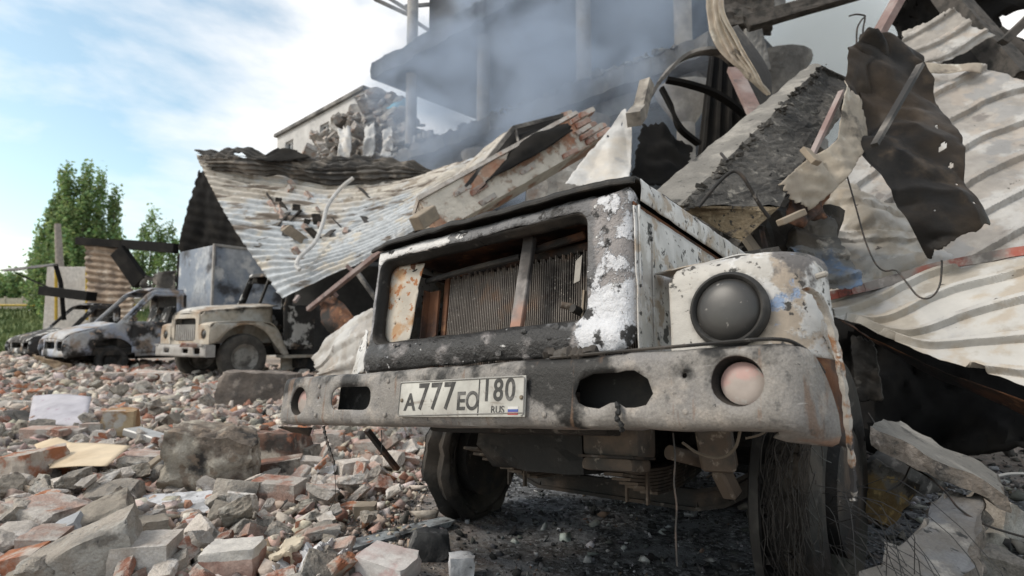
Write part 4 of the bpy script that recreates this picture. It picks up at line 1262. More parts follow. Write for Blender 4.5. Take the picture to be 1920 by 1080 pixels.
def build_van(name, label, cat, loc, rotz, paint, box_body, sc=1.0, dark=None):
    t = thing(name, label, cat, loc, rotz)
    t.scale = (sc, sc, sc)
    dk = M['soot']
    out = [(0.93, 0.40), (1.0, 0.60), (0.97, 0.80), (0.82, 0.94), (0.10, 1.16), (-0.04, 1.19), (-0.70, 1.98), (-0.86, 2.06), (-1.48, 2.06), (-1.56, 1.96), (-1.56, 0.42), (-0.50, 0.42)] + arc(0, 0.40, 0.45, 178, 8, 12)
    win = [(-0.20, 1.24), (-0.80, 1.93), (-1.36, 1.93), (-1.36, 1.22)]
    for y in (-0.94, 0.94):
        side_plate('body_side', out, [win], y, paint, t, bulge=0.12)
    # near door, a panel of its own
    door = [(-0.36, 0.50), (-0.36, 1.14), (-0.16, 1.20), (-0.80, 1.97), (-1.42, 1.97), (-1.42, 0.50)]
    d = side_plate('door', door, [[(-0.27, 1.26), (-0.82, 1.90), (-1.33, 1.90), (-1.33, 1.24)]], 0.965, paint, t, d=0.10, thick=0.02, bulge=0.12)
    mk('door_handle', box((-1.30, 0.975, 1.02), (-1.14, 1.0, 1.06), 0.006), dk, d)
    hood = Patch([[(0.97, -0.90, 0.80), (0.99, 0, 0.83), (0.97, 0.90, 0.80)], [(0.80, -0.92, 0.95), (0.86, 0, 1.0), (0.80, 0.92, 0.95)], [(0.10, -0.92, 1.165), (0.16, 0, 1.22), (0.10, 0.92, 1.165)], [(-0.05, -0.9, 1.19), (0.02, 0, 1.25), (-0.05, 0.9, 1.19)]])
    sheet('hood', hood, 20, 16, paint, dents=0.04, cscale=2, seed=2, parent=t, thick=0.02)
    # front with lamp holes
    fr_out = [(-0.92, 0.42), (0.92, 0.42), (0.92, 0.80), (0.5, 0.83), (-0.5, 0.83), (-0.92, 0.80)]
    lampL, lampR = rrect(0.52, 0.56, 0.88, 0.77, 0.08, 3), rrect(-0.88, 0.56, -0.52, 0.77, 0.08, 3)
    V2, T = plate2d(fr_out, [lampL, lampR, rrect(-0.4, 0.60, 0.4, 0.76, 0.05, 3)], 0.1)
    f = mk('front_panel', ([(0.99 - 0.10 * abs(y) ** 3, y, z) for y, z in V2], T), paint, t, 40)
    solidify(f, 0.02, 0)
    for y in (0.70, -0.70):
        mk('headlight', lathe([(0.90, 0.0), (0.90, 0.07), (0.84, 0.10)], 16, 'x'), dk, t, 40, loc=(0, y, 0.665), scale=(1, 1.5, 1))
    bump = Patch([[(1.10, -0.9, 0.46), (1.16, 0, 0.44), (1.10, 0.92, 0.36), (0.80, 1.05, 0.28)], [(1.04, -0.9, 0.30), (1.12, 0, 0.26), (1.08, 0.95, 0.18), (0.80, 1.07, 0.12)]])
    sheet('bumper', bump, 24, 8, M['cardboard_brown'] if dark is None else dk, crumple=0.05, cscale=3, jag=0.04, seed=3, parent=t, thick=0.02)
    rf = Patch([[(-0.72, -0.80, 2.01), (-0.72, 0, 2.06), (-0.72, 0.80, 2.01)], [(-0.9, -0.82, 2.07), (-0.9, 0, 2.12), (-0.9, 0.82, 2.07)], [(-1.52, -0.82, 2.07), (-1.52, 0, 2.12), (-1.52, 0.82, 2.07)]])
    sheet('roof', rf, 16, 12, paint, dents=0.03, seed=4, parent=t, thick=0.03)
    mk('cab_floor', box((-1.5, -0.9, 0.45), (0.9, 0.9, 0.62)), dk, t)
    mk('cab_back', box((-1.56, -0.9, 0.62), (-1.50, 0.9, 1.95)), dk, t)
    mk('dashboard', box((-0.42, -0.88, 0.63), (-0.08, 0.88, 1.12), 0.04), dk, t)
    for y in (-0.45, 0.42):
        mk('seat', join(box((-1.2, y - 0.28, 0.63), (-0.68, y + 0.28, 1.0), 0.05), hexa([(-1.30, y - .26, 1.001), (-1.14, y - .26, 1.001), (-1.14, y + .26, 1.001), (-1.30, y + .26, 1.001), (-1.44, y - .24, 1.66), (-1.32, y - .24, 1.66), (-1.32, y + .24, 1.66), (-1.44, y + .24, 1.66)])), M['cab_burnt'], t)
    mk('steering_wheel', tube([(-0.5 + 0.08 * math.cos(k * .3925), 0.42 + 0.2 * math.sin(k * .3925), 1.22 + 0.19 * math.cos(k * .3925)) for k in range(17)], 0.018, 6), dk, t)
    for y in (0.80, -0.80):
        wheel_part(t, (0, y, 0.33), 0.34, 0.2, M['rubber'], M['soot'])
    mk('chassis', join(bar((0.8, 0.4, 0.40), (-5.0, 0.4, 0.40), 0.08, 0.12), bar((0.8, -0.4, 0.40), (-5.0, -0.4, 0.40), 0.08, 0.12)) if box_body else box((-1.5, -.5, .3), (.7, .5, .43)), dk, t)
    if box_body:
        mk('cargo_box', box((-5.3, -1.05, 0.60), (-2.10, 1.05, 3.32), 0.02), M['box_paint'], t)
        for x in (-5.28, -2.12):
            mk('box_edge', bar((x, 1.06, 0.60), (x, 1.06, 3.34), 0.07, 0.05), M['old_bumper'], t)
        mk('box_edge', bar((-5.3, 1.06, 3.33), (-2.10, 1.06, 3.33), 0.05, 0.06), M['old_bumper'], t)
        for y in (0.78, -0.78):
            wheel_part(t, (-3.4, y, 0.36), 0.36, 0.22, M['rubber'], M['soot'])
    return t

pv = gz(208, 702)
a = math.radians(52)
fw = Vector((-math.cos(a), -math.sin(a), 0))
lf = Vector((math.sin(a), -math.cos(a), 0))
build_van('burnt_van', 'burnt white and grey box van facing left, between the wrecked cab and the cream truck', 'van', pv - lf * 0.85, math.pi + a, M['van_paint'], True)
a2 = math.radians(58)
build_van('burnt_van_cab', 'blackened burnt out small van at the far left edge of the yard', 'van', at(98, 688, 17.5) * Vector((1, 1, 0)), math.pi + a2, M['cab_burnt'], False, 0.92, dark=True)

def build_truck2():
    a = math.radians(54)
    p = gz(452, 716)
    lf = Vector((math.sin(a), -math.cos(a), 0))
    t = thing('cream_truck', 'scorched cream bonneted truck with a dusty wheel, half under the collapsed roof', 'truck', p - lf * 0.86, math.pi + a)
    c, dk = M['cream_paint'], M['soot']
    # bumper
    V2, T = plate2d(rrect(-1.05, 0.50, 1.05, 0.72, 0.03, 2), [rrect(0.72, 0.56, 0.88, 0.67, .02, 2), rrect(0.28, 0.57, 0.5, 0.65, .02, 2), rrect(-0.5, 0.57, -0.28, 0.65, .02, 2)], 0.08)
    b = mk('bumper', ([(0.86 - 0.05 * max(0, abs(y) - .7) * 4, y, z) for y, z in V2], T), M['old_bumper'], t, 40)
    solidify(b, 0.015, -1)
    mk('bumper_return', join(box((0.62, 1.03, 0.50), (0.80, 1.045, 0.72)), box((0.62, -1.0, 0.715), (0.845, 1.0, 0.735))), M['old_bumper'], b)
    # hood
    hp = Patch([[(0.68, -0.52, 1.30), (0.70, 0, 1.34), (0.68, 0.52, 1.30)], [(0.60, -0.54, 1.37), (0.62, 0, 1.44), (0.60, 0.54, 1.37)], [(-0.10, -0.62, 1.46), (-0.10, 0, 1.54), (-0.10, 0.62, 1.46)], [(-0.80, -0.74, 1.52), (-0.80, 0, 1.60), (-0.80, 0.74, 1.52)]])
    sheet('hood', hp, 20, 24, c, dents=0.03, cscale=2, seed=11, parent=t, thick=0.02)
    for s in (1, -1):
        side_plate('hood_side', [(0.68, 0.75), (0.68, 1.30), (0.60, 1.37), (-0.10, 1.46), (-0.78, 1.52), (-0.78, 0.75)], [], 0.56 * s, c, t)
    V2, T = plate2d(rrect(-0.56, 0.72, 0.56, 1.32, 0.06, 3), [rrect(-0.44, 0.80, 0.44, 1.24, 0.06, 3)], 0.08)
    g = mk('grille', ([(0.70, y, z) for y, z in V2], T), c, t)
    solidify(g, 0.03, 0)
    for k in range(11):
        y = -0.40 + k * 0.08
        mk('grille_slat', box((0.66, y - 0.018, 0.81), (0.69, y + 0.018, 1.12)), M['old_bumper'], g)
    mk('radiator', box((0.52, -0.44, 0.78), (0.58, 0.44, 1.25)), dk, t)
    # fenders
    for s in (1, -1):
        out = [(0.70, 0.74), (0.72, 1.02), (0.62, 1.14), (-0.30, 1.17), (-0.62, 1.06), (-0.92, 0.52), (-0.78, 0.50)] + arc(0.0, 0.52, 0.60, 150, 28, 10)
        f = side_plate('fender', out, [], 1.0 * s, c, t, d=0.09, thick=0.03)
        top = Patch([[(0.71, 0.57 * s, 1.00), (0.71, 1.0 * s, 1.00)], [(0.60, 0.57 * s, 1.15), (0.60, 1.0 * s, 1.145)], [(-0.30, 0.57 * s, 1.18), (-0.30, 1.0 * s, 1.175)], [(-0.62, 0.57 * s, 1.07), (-0.62, 1.0 * s, 1.065)], [(-0.9, 0.57 * s, 0.53), (-0.9, 1.0 * s, 0.53)]])
        sheet('fender_top', top, 8, 24, c, dents=0.015, cscale=3, seed=13, parent=t, thick=0.02)
        fr = [(0.57 * s, 0.74), (1.0 * s, 0.74), (1.0 * s, 1.02), (0.92 * s, 1.10), (0.57 * s, 1.10)]
        V2, T = plate2d(fr, [circle(0.79 * s, 0.93, 0.10, 14)], 0.08)
        ff = mk('fender_front', ([(0.715, y, z) for y, z in V2], T), c, t)
        solidify(ff, 0.02, 0)
        mk('headlight', lathe([(0.73, 0.0), (0.72, 0.06), (0.69, 0.10), (0.60, 0.10)], 18, 'x'), M['lamp_glass'], t, 40, loc=(0, 0.79 * s, 0.93))
        wheel_part(t, (0, 0.86 * s, 0.47), 0.47, 0.24, M['tyre'], M['steel_rim'])
    # cab
    cab = [(-0.80, 0.62), (-0.80, 1.52), (-1.05, 2.22), (-1.15, 2.30), (-2.05, 2.30), (-2.12, 2.2), (-2.12, 0.62)]
    for s in (1, -1):
        side_plate('cab_side', cab, [[(-0.98, 1.55), (-1.16, 2.12), (-1.92, 2.12), (-1.92, 1.55)]], 0.98 * s, M['cab_burnt'], t, bulge=0.08)
    d = side_plate('door', [(-0.92, 0.68), (-0.92, 1.52), (-1.95, 1.52), (-1.95, 0.68)], [], 1.01, M['cab_burnt'], t, thick=0.02)
    mk('door_handle', box((-1.85, 1.02, 1.30), (-1.70, 1.05, 1.34)), dk, d)
    sheet('cab_roof', Patch([[(-1.05, -0.9, 2.23), (-1.05, .9, 2.23)], [(-1.2, -0.9, 2.33), (-1.2, .9, 2.33)], [(-2.1, -0.9, 2.32), (-2.1, .9, 2.32)]]), 12, 10, M['cab_burnt'], dents=0.05, seed=15, parent=t, thick=0.03)
    mk('cab_back', box((-2.12, -0.96, 0.62), (-2.06, 0.96, 2.25)), dk, t)
    mk('windscreen_post', bar((-0.80, 0, 1.55), (-1.05, 0, 2.24), 0.05, 0.05), dk, t)
    mk('running_board', join(box((-2.1, 0.7, 0.44), (-0.82, 1.04, 0.50)), box((-2.1, 0.66, 0.18), (-0.95, 0.70, 0.44))), c, t)
    mk('battery_box', box((-1.9, 0.55, 0.22), (-1.2, 0.92, 0.43), 0.02), dk, t)
    mk('chassis', join(bar((0.8, 0.42, 0.58), (-4.5, 0.42, 0.58), 0.08, 0.18), bar((0.8, -0.42, 0.58), (-4.5, -0.42, 0.58), 0.08, 0.18), bar((0, -0.8, 0.47), (0, 0.8, 0.47), 0.1, 0.1)), dk, t)
build_truck2()
q = gz(452, 716)
o = mk('brick', block((0.30, 0.14, 0.08), 912, 3, 4, 0.03), M['brick'], None, None, loc=at(356, 647, 10.55), rot=(0.0, 0.03, 0.5))
tag(o, 'red brick lying on the bumper of the cream truck', 'brick')

# ------------------------------------------------------------------ far left: shed remains, walls, pole, trees
shed = Patch([A([(158, 450, 21), (190, 450, 20.9), (226, 459, 20.8)]), A([(160, 500, 21), (200, 505, 20.9), (242, 512, 20.7)]), A([(164, 560, 21), (205, 565, 20.9), (252, 562, 20.6)]), A([(168, 610, 21), (210, 612, 20.9), (258, 612, 20.6)])])
tag(sheet('shed_wall', shed, 20, 180, M['shed'], ribs=14, amp=0.05, crumple=0.06, cscale=1.2, jag=0.015, seed=17, thick=0.02), 'rust brown corrugated shed wall beneath the poplar', 'shed')
tag(mk('shed_beam', join(bar(at(146, 452, 21), at(232, 458, 20.6), 0.22, 0.28), bar(at(232, 458, 20.6), at(330, 466, 19.5), 0.22, 0.34)), M['under_sheet']), 'charred horizontal beam on top of the shed remains', 'beam')
tag(mk('shed_brace', bar(at(222, 470, 20.4), at(264, 530, 20.2), 0.25, 0.55), M['under_sheet']), 'broad charred brace sloping down from the shed beam', 'beam')
P = Patch([A([(262, 528, 20), (285, 512, 20), (330, 505, 19.6)]), A([(266, 560, 20), (290, 560, 20), (332, 560, 19.6)])])
tag(sheet('charred_sheet', P, 14, 14, M['roof_dark'], crumple=0.15, cscale=1.3, jag=0.12, seed=19, thick=0.02, holes=((0.35, 0.3, 0.08, 0.12), (0.55, 0.55, 0.06, 0.1))), 'charred torn sheet between the shed and the burnt box van', 'sheet')
tag(mk('pale_wall', box((at(86, 530, 25).x, 25, 0), (at(168, 530, 25).x, 25.3, at(86, 500, 25).z), 0.03), M['pale_wall']), 'pale block wall behind the shed remains', 'wall')
for k, (px, lab) in enumerate(((105, 'yellow gas pipe standing left on the pale wall'), (163, 'yellow gas pipe standing at the right edge of the pale wall'))):
    tag(mk('gas_pipe', tube([at(px, 505, 24.8), at(px, 600, 24.8)], 0.06, 8), M['yellow'], None, 40), lab, 'pipe')
can = thing('yard_canopy', 'thin rusty canopy with a bent frame in front of the concrete pole', 'canopy', gz(95, 690))
c0 = can.location.copy()
sheet('canopy_roof', (lambda P: (setattr(P, 'C', P.C - np.array(c0[:])), P)[1])(Patch([A([(2, 507, 18.5), (55, 500, 18.3), (104, 494, 18)]), A([(10, 510, 17.5), (60, 503, 17.3), (108, 497, 17)])])), 20, 8, M['roof_dark'], crumple=0.03, jag=0.03, seed=23, parent=can, thick=0.03)
mk('post', tube([at(104, 496, 17.2) - c0, at(114, 530, 17.2) - c0, at(120, 600, 17.2) - c0], 0.06, 8), M['under_sheet'], can, 40)
mk('brace', bar(at(30, 512, 17.6) - c0, at(112, 548, 17.2) - c0, 0.04, 0.04), M['under_sheet'], can)
tag(mk('fallen_beam', bar(at(82, 545, 16.8), at(172, 556, 16.2), 0.3, 0.26), M['under_sheet']), 'thick charred beam lying level above the far left van', 'beam')
tag(mk('power_pole', tube([at(117, 640, 27), at(113, 520, 27), at(108, 420, 27)], [0.2, 0.18, 0.13], 12), M['pole'], None, 40), 'tapering grey concrete power pole in front of the poplar', 'pole')

def far_left():
    x0, x1 = -46, -27
    f = thing('concrete_fence', 'long cream panel fence on the grass bank in the distance', 'fence', ((x0 + x1) / 2, 48, 3.2))
    w = 1.5
    k = 0
    x = x0
    pm = new_mesh('fence_panel', *box((0.05, -0.05, 0), (w - 0.05, 0.05, 0.95)), M['fence'])
    qm = new_mesh('fence_post', *box((-0.06, -0.09, 0), (0.06, 0.09, 1.1)), M['fence'])
    while x < x1:
        obj('fence_panel', pm, f, (x - f.location.x, 0, 0))
        obj('fence_post', qm, f, (x - f.location.x, 0, 0))
        x += w
    # grass bank
    xs = np.linspace(-70, -20, 40)
    ys = np.linspace(30, 70, 24)
    X, Y = np.meshgrid(xs, ys)
    Z = 3.2 * np.clip((Y - 33) / 13.5, 0, 1) * np.clip((-22 - X) / 6, 0, 1) + 0.12 * fbm(np.stack([X.ravel(), Y.ravel(), X.ravel() * 0], 1) * 0.4, 2, 3).reshape(X.shape) - 0.15
    ix = np.arange(X.size).reshape(X.shape)
    F = np.stack([ix[:-1, :-1], ix[:-1, 1:], ix[1:, 1:], ix[1:, :-1]], -1).reshape(-1, 4)
    b = obj('grass_bank', new_mesh('grass_bank', np.stack([X.ravel(), Y.ravel(), Z.ravel()], 1), F, M['grass'], 60))
    b['kind'] = 'structure'
    tag(mk('gas_pipe', tube([(-60, 44.5, 3.35), (-29, 44.5, 3.35)], 0.09, 8), M['yellow'], None, 40), 'yellow gas pipe running level along the grass bank', 'pipe')
    r = np.random.RandomState(5)
    n = 5000
    gx, gy = r.uniform(-48, -24, n), r.uniform(33, 47, n)
    V, Fq = [], []
    for k in range(n):
        zz = 3.2 * min(max((gy[k] - 33) / 13.5, 0), 1) * min(max((-22 - gx[k]) / 6, 0), 1) - 0.1
        h = r.uniform(0.2, 0.5)
        w_ = r.uniform(0.04, 0.1)
        t = r.uniform(0, 3)
        c, s = math.cos(t) * w_, math.sin(t) * w_
        V += [(gx[k] - c, gy[k] - s, zz), (gx[k] + c, gy[k] + s, zz), (gx[k] + r.uniform(-.1, .1), gy[k], zz + h)]
        Fq.append((3 * k, 3 * k + 1, 3 * k + 2))
    tag(obj('grass', new_mesh('grass', V, Fq, M['grass'])), 'green grass on the distant bank', 'grass', kind='stuff')
far_left()

def build_tree(label, base, spires, seed, leaf=0.2, dens=900, group=None, name='poplar_tree'):
    """several upright spires of leaves round limbs that leave one trunk"""
    t = thing(name, label, 'tree', base, 0, group)
    r = np.random.RandomState(seed)
    limbs, Vs, tone = [], [], []
    H = max(s[2] for s in spires)
    limbs.append(tube([(0, 0, 0), (0.05, 0, H * .2), (0.0, 0, H * .55)], [0.32, 0.25, 0.1], 10))
    for (dx, dy, h, rad, z0) in spires:
        limbs.append(tube(crom([(0, 0, H * .08), (dx * .5, dy * .5, max(z0, h * .25)), (dx, dy, h * .55), (dx, dy, h * .96)], 8), [0.14, .13, .12, .11, .10, .08, .06, .04, .02], 6))
        nc = int((h - z0) * rad * 6.5) + 8
        zc = r.uniform(0, 1, nc) ** 0.9
        prof = np.sin(np.pi * np.clip(zc * 0.84 + 0.13, 0, 1)) ** 0.7
        ac = r.uniform(0, 2 * np.pi, nc)
        rc = rad * prof * r.uniform(0.1, 1.45, nc)
        C = np.stack([dx + rc * np.cos(ac), dy + rc * np.sin(ac), z0 + zc * (h - z0)], 1)
        m_ = max(12, int(dens * (h - z0) * rad / nc))
        cs = r.uniform(0.12, 0.30, nc)
        P = (C[:, None, :] + r.normal(size=(nc, m_, 3)) * cs[:, None, None] * np.array([0.8, 0.8, 2.0])).reshape(-1, 3)
        tone.append(np.repeat(r.uniform(0.6, 1.35, nc), m_))
        Vs.append(P)
    P = np.concatenate(Vs)
    n = len(P)
    u = r.normal(size=(n, 3)); u /= np.linalg.norm(u, axis=1)[:, None]
    w = r.normal(size=(n, 3)); w -= u * (u * w).sum(1)[:, None]; w /= np.linalg.norm(w, axis=1)[:, None]
    sz = leaf * r.uniform(0.6, 1.3, (n, 1))
    V = np.stack([P - u * sz, P + w * sz * 0.6, P + u * sz, P - w * sz * 0.6], 1).reshape(-1, 3)
    F = np.arange(4 * n).reshape(-1, 4)
    me = new_mesh('crown', V, F, M['leaf'])
    at_ = me.color_attributes.new('Col', 'FLOAT_COLOR', 'POINT')
    c = (0.8 + 0.4 * r.uniform(0, 1, n)) * np.concatenate(tone)
    colr = np.stack([c * r.uniform(0.85, 1.25, n), c, c * r.uniform(0.7, 1.1, n), np.ones(n)], 1)
    at_.data.foreach_set('color', np.repeat(colr, 4, 0).ravel())
    obj('crown', me, t)
    mk('trunk', join(*limbs), M['bark'], t, 40)
D = 45
def spire(px, top, rad, z0=2.0, dy=0.0, base_px=140):
    p = at(px, top, D)
    b = at(base_px, 600, D)
    return (p.x - b.x, dy, p.z, rad, z0)
build_tree('tall bushy poplar behind the power pole and shed', (at(140, 600, D).x, D, 0),
    [spire(127, 312, 0.75), spire(140, 345, 0.8, dy=-.6), spire(163, 320, 0.7), spire(190, 330, 0.6), spire(207, 360, 0.55, dy=.5), spire(110, 370, 0.75), spire(95, 400, 0.75), spire(176, 378, 0.9, dy=-1), spire(152, 400, 1.1, dy=-1.2),
     spire(122, 430, 1.1, dy=-1), spire(78, 436, 0.6, 3.5), spire(66, 470, 0.5, 4.5), spire(90, 470, 0.9, 2.5), spire(218, 425, 0.6, 4), spire(232, 458, 0.4, 5), spire(197, 430, 1.0, dy=-.8), spire(158, 450, 1.3, 1.5, dy=-1.4)], 3, 0.15, 330)
build_tree('smaller loose poplar between the shed beam and the black sheet', (at(285, 600, 55).x, 55, 0),
    [(at(x, 500, 55).x - at(285, 500, 55).x, 0, at(x, y, 55).z, rd, 5.0) for x, y, rd in ((262, 430, .8), (276, 402, .95), (292, 436, .8), (310, 425, .8), (322, 455, .6), (252, 470, .7))], 8, 0.15, 200)
build_tree('low green tree far off at the left edge behind the fence', (at(20, 600, 75).x, 75, 2),
    [(at(x, 500, 75).x - at(20, 500, 75).x, 0, at(x, y, 75).z - 2, rd, 1.2) for x, y, rd in ((4, 520, 1.6), (18, 526, 1.5), (30, 524, 1.2), (-14, 524, 1.8))], 9, 0.25, 420)
# ------------------------------------------------------------------ the burnt truck in front
TR = Matrix(((0.7908466, 0.61040223, 0.0443934), (-0.60623103, 0.77136126, 0.19361239), (0.08393809, -0.18003035, 0.9800732)))
TO = Vector((-0.16946647, 1.77531, CH - 0.17953472))
truck = thing('burnt_truck', 'burnt white truck front with number plate, dented bumper and open grille', 'truck')
truck.matrix_world = Matrix.Translation(TO) @ TR.to_4x4()
TM = Matrix.Translation(TO) @ TR.to_4x4()
T_inv = TM.inverted()

def uvw(px, py, ax, val):
    o = TR.transposed() @ (Vector((0, 0, CH)) - TO)
    d = TR.transposed() @ ray(px, py)
    return o + d * ((val - o[ax]) / d[ax])

def rough_v(V, seed, amp, f):
    V = np.array(V, float)
    D = np.stack([pn(V * f, seed), pn(V * f, seed + 1), pn(V * f, seed + 2)], 1)
    return V + D * amp

# ---- bumper: pressed channel with slots and lamp holes, wrapped round at the ends
def bumper_path(s):
    """along the bumper: straight front, ends bent back about 68 degrees on a 9 cm radius"""
    a = abs(s)
    L, R, th = (0.90 if s > 0 else 0.965), 0.09, math.radians(66)
    if a <= L:
        u, v, n = a, 0.0, 0.0
    elif a <= L + R * th:
        n = (a - L) / R
        u, v = L + R * math.sin(n), R * (1 - math.cos(n))
    else:
        n = th
        e = a - L - R * th
        u, v = L + R * math.sin(th) + e * math.cos(th), R * (1 - math.cos(th)) + e * math.sin(th)
    return math.copysign(u, s), v, n

def bumper_prof(q):
    """across the bumper: flat front, rounded edges, flanges going back"""
    hb, r = 0.094, 0.026
    a = abs(q)
    f = hb - r
    if a <= f:
        w, v = a, 0.0
    elif a <= f + r * math.pi / 2:
        n = (a - f) / r
        w, v = f + r * math.sin(n), r * (1 - math.cos(n))
    else:
        w, v = hb, r + (a - f - r * math.pi / 2)
    return math.copysign(w, q), v

def build_bumper():
    top, bot = 0.16, -0.19
    out = [(-1.12, -0.06), (-1.11, bot), (1.05, bot), (1.095, -0.11), (1.085, -0.03), (1.06, 0.02), (1.03, 0.07), (0.99, 0.11), (0.94, top), (-0.95, top), (-1.03, 0.08), (-1.09, 0.02)]
    slotR = [(0.425, -0.005), (0.44, 0.03), (0.48, 0.045), (0.60, 0.045), (0.635, 0.025), (0.648, -0.01), (0.63, -0.038), (0.60, -0.046), (0.57, -0.043), (0.548, -0.030), (0.53, -0.032), (0.50, -0.046), (0.46, -0.040), (0.435, -0.028)]
    slotL = rrect(-0.650, -0.041, -0.418, 0.043, 0.036, 4)
    holes = [circle(0.843, 0.012, 0.058, 28), circle(-0.868, -0.004, 0.056, 28), slotR, slotL, circle(0.725, 0.03, 0.0065, 8), circle(-0.735, 0.005, 0.006, 8)]
    V2, T = plate2d(out, holes, 0.022)
    V = []
    for s, q in V2:
        u, v, n = bumper_path(s)
        w, vb = bumper_prof(q)
        # the end of the wrap droops, and the whole bar is dented at the crack
        nv = Vector((math.sin(n) * (1 if s > 0 else -1), -math.cos(n)))
        v_ = v - nv.y * vb
        u_ = u - nv.x * vb
        k = math.exp(-((s - 0.56) / 0.05) ** 2) * max(0, min(1, (-q + 0.02) / 0.1))
        v_ += 0.012 * k
        if s > 0.57:
            w += 0.004 - 0.004 * min(1, (s - .57) / .1)
            v_ -= 0.004
        if s > 0.93 and q < 0.02:
            w -= 0.17 * (s - 0.93) * min(1.0, (0.02 - q) / 0.06)
        V.append((u_, v_, w))
    V = rough_v(V, 5, 0.0045, 5)
    V = rough_v(V, 9, 0.0012, 24)
    b = mk('bumper', (V, T), M['bumper'], truck, 50)
    solidify(b, 0.005, -1)
    # rolled rims round the lamp holes and the slots
    def rim(cx, cy, rx, name):
        ring = []
        pr = [(-0.002, rx - 0.001), (0.012, rx - 0.004), (0.040, rx - 0.010), (0.042, rx - 0.002)]
        return mk(name, lathe(pr, 32, 'y'), M['soot'], b, 40, loc=(cx, 0.004, cy))
    rim(0.843, 0.012, 0.0585, 'lamp_bezel')
    rim(-0.868, -0.004, 0.0565, 'lamp_bezel')
    for cx, cy, r in ((0.846, 0.010, 0.050), (-0.868, -0.004, 0.050)):
        mk('fog_lamp', lathe([(0.022, 0.0), (0.0225, 0.02), (0.024, 0.038), (0.030, r - 0.002), (0.05, r)], 28, 'y'), M['fog'], truck, 50, loc=(cx, 0.0, cy))
    for x, z in ((-0.735, 0.05), (-0.33, 0.055), (0.33, -0.06), (0.725, -0.055), (-0.33, -0.06), (-0.735, -0.06)):
        mk('bumper_bolt', lathe([(-0.006, 0.0), (-0.006, 0.005), (-0.004, 0.008), (0.002, 0.009)], 10, 'y'), M['bumper'], b, 30, loc=(x, 0, z))
    # weld scar and hardened drips at the crack
    mk('crack_weld', tube(crom([(0.548, -0.004, -0.030), (0.556, -0.006, -0.05), (0.55, -0.006, -0.068), (0.56, -0.002, -0.085), (0.555, 0.012, -0.097)], 14), [0.004 + 0.002 * (i % 3) for i in range(15)], 6), M['under'], b)
    mk('dark_gap_strip', tube(crom([(0.33, 0.02, 0.098), (0.5, 0.012, 0.099), (0.75, 0.012, 0.1015), (0.92, 0.014, 0.102), (0.968, 0.05, 0.088), (0.988, 0.10, 0.06), (0.995, 0.13, 0.04)], 30), 0.0045, 6), M['soot'], b, 40)  # dark tube drawn for the gap above the bumper
    for x in (-0.44, 0.44):
        mk('bumper_bracket', box((x - 0.03, 0.13, -0.08), (x + 0.03, 0.30, 0.06)), M['under'], b)
    for x0, x1 in ((-0.74, -0.38), (0.38, 0.70)):
        mk('dark_slot_backing', box((x0, 0.10, -0.085), (x1, 0.12, 0.085)), M['soot'], b)  # dark plates added so that the slots read dark
build_bumper()

# ---- number plate
def build_plate():
    p = mk('number_plate', bevel_vf(box((-0.2615, -0.016, -0.0575), (0.2615, -0.0105, 0.0575)), 0.0025, 2), M['plate'], truck, 40, loc=(0.012, 0.0, -0.010), rot=(0, 0, 0))
    rim = [(-0.2615, -0.0575), (0.2615, -0.0575), (0.2615, 0.0575), (-0.2615, 0.0575)]
    mk('plate_rim', tube([(x, -0.0172, z) for x, z in rrect(-0.258, -0.054, 0.258, 0.054, 0.008, 4) + [(0.258, -0.046)]], 0.0018, 5), M['plate_edge'], p)
    mk('plate_divider', box((0.0895, -0.0178, -0.053), (0.0925, -0.0158, 0.053)), M['plate_ink'], p)
    def put(txt, x, z, size, sx=1.0, bold=0.0016):
        V, F = text_vf(txt, size, bold, 0.0006, 0.0, sx)
        mk('plate_character', ([(v[0] + x, -0.0166 - v[2], v[1] + z) for v in V], F), M['plate_ink'], p)
    put('A', -0.205, -0.013, 0.077)
    for k in range(3):
        put('7', -0.146 + k * 0.057, 0.002, 0.118, 0.84, 0.0018)
    put('E', 0.022 - 0.002, -0.013, 0.076)
    put('O', 0.066, -0.013, 0.077, 0.86)
    for k, c in enumerate('180'):
        put(c, 0.121 + k * 0.0435, 0.016, 0.090, 0.84)
    put('RUS', 0.165, -0.038, 0.029, 1.0, 0.0003)
    for k, m in enumerate(('flag_white', 'flag_blue', 'flag_red')):
        z = -0.029 - k * 0.0075
        mk('flag_stripe', box((0.203, -0.0172, z - 0.0074), (0.239, -0.0158, z)), M[m], p)
    for x in (-0.245, 0.249):
        mk('bolt', lathe([(-0.021, 0.0), (-0.021, 0.004), (-0.019, 0.006), (-0.016, 0.0065)], 10, 'y'), M['bolt'], p, 30, loc=(x, 0, -0.004))
build_plate()

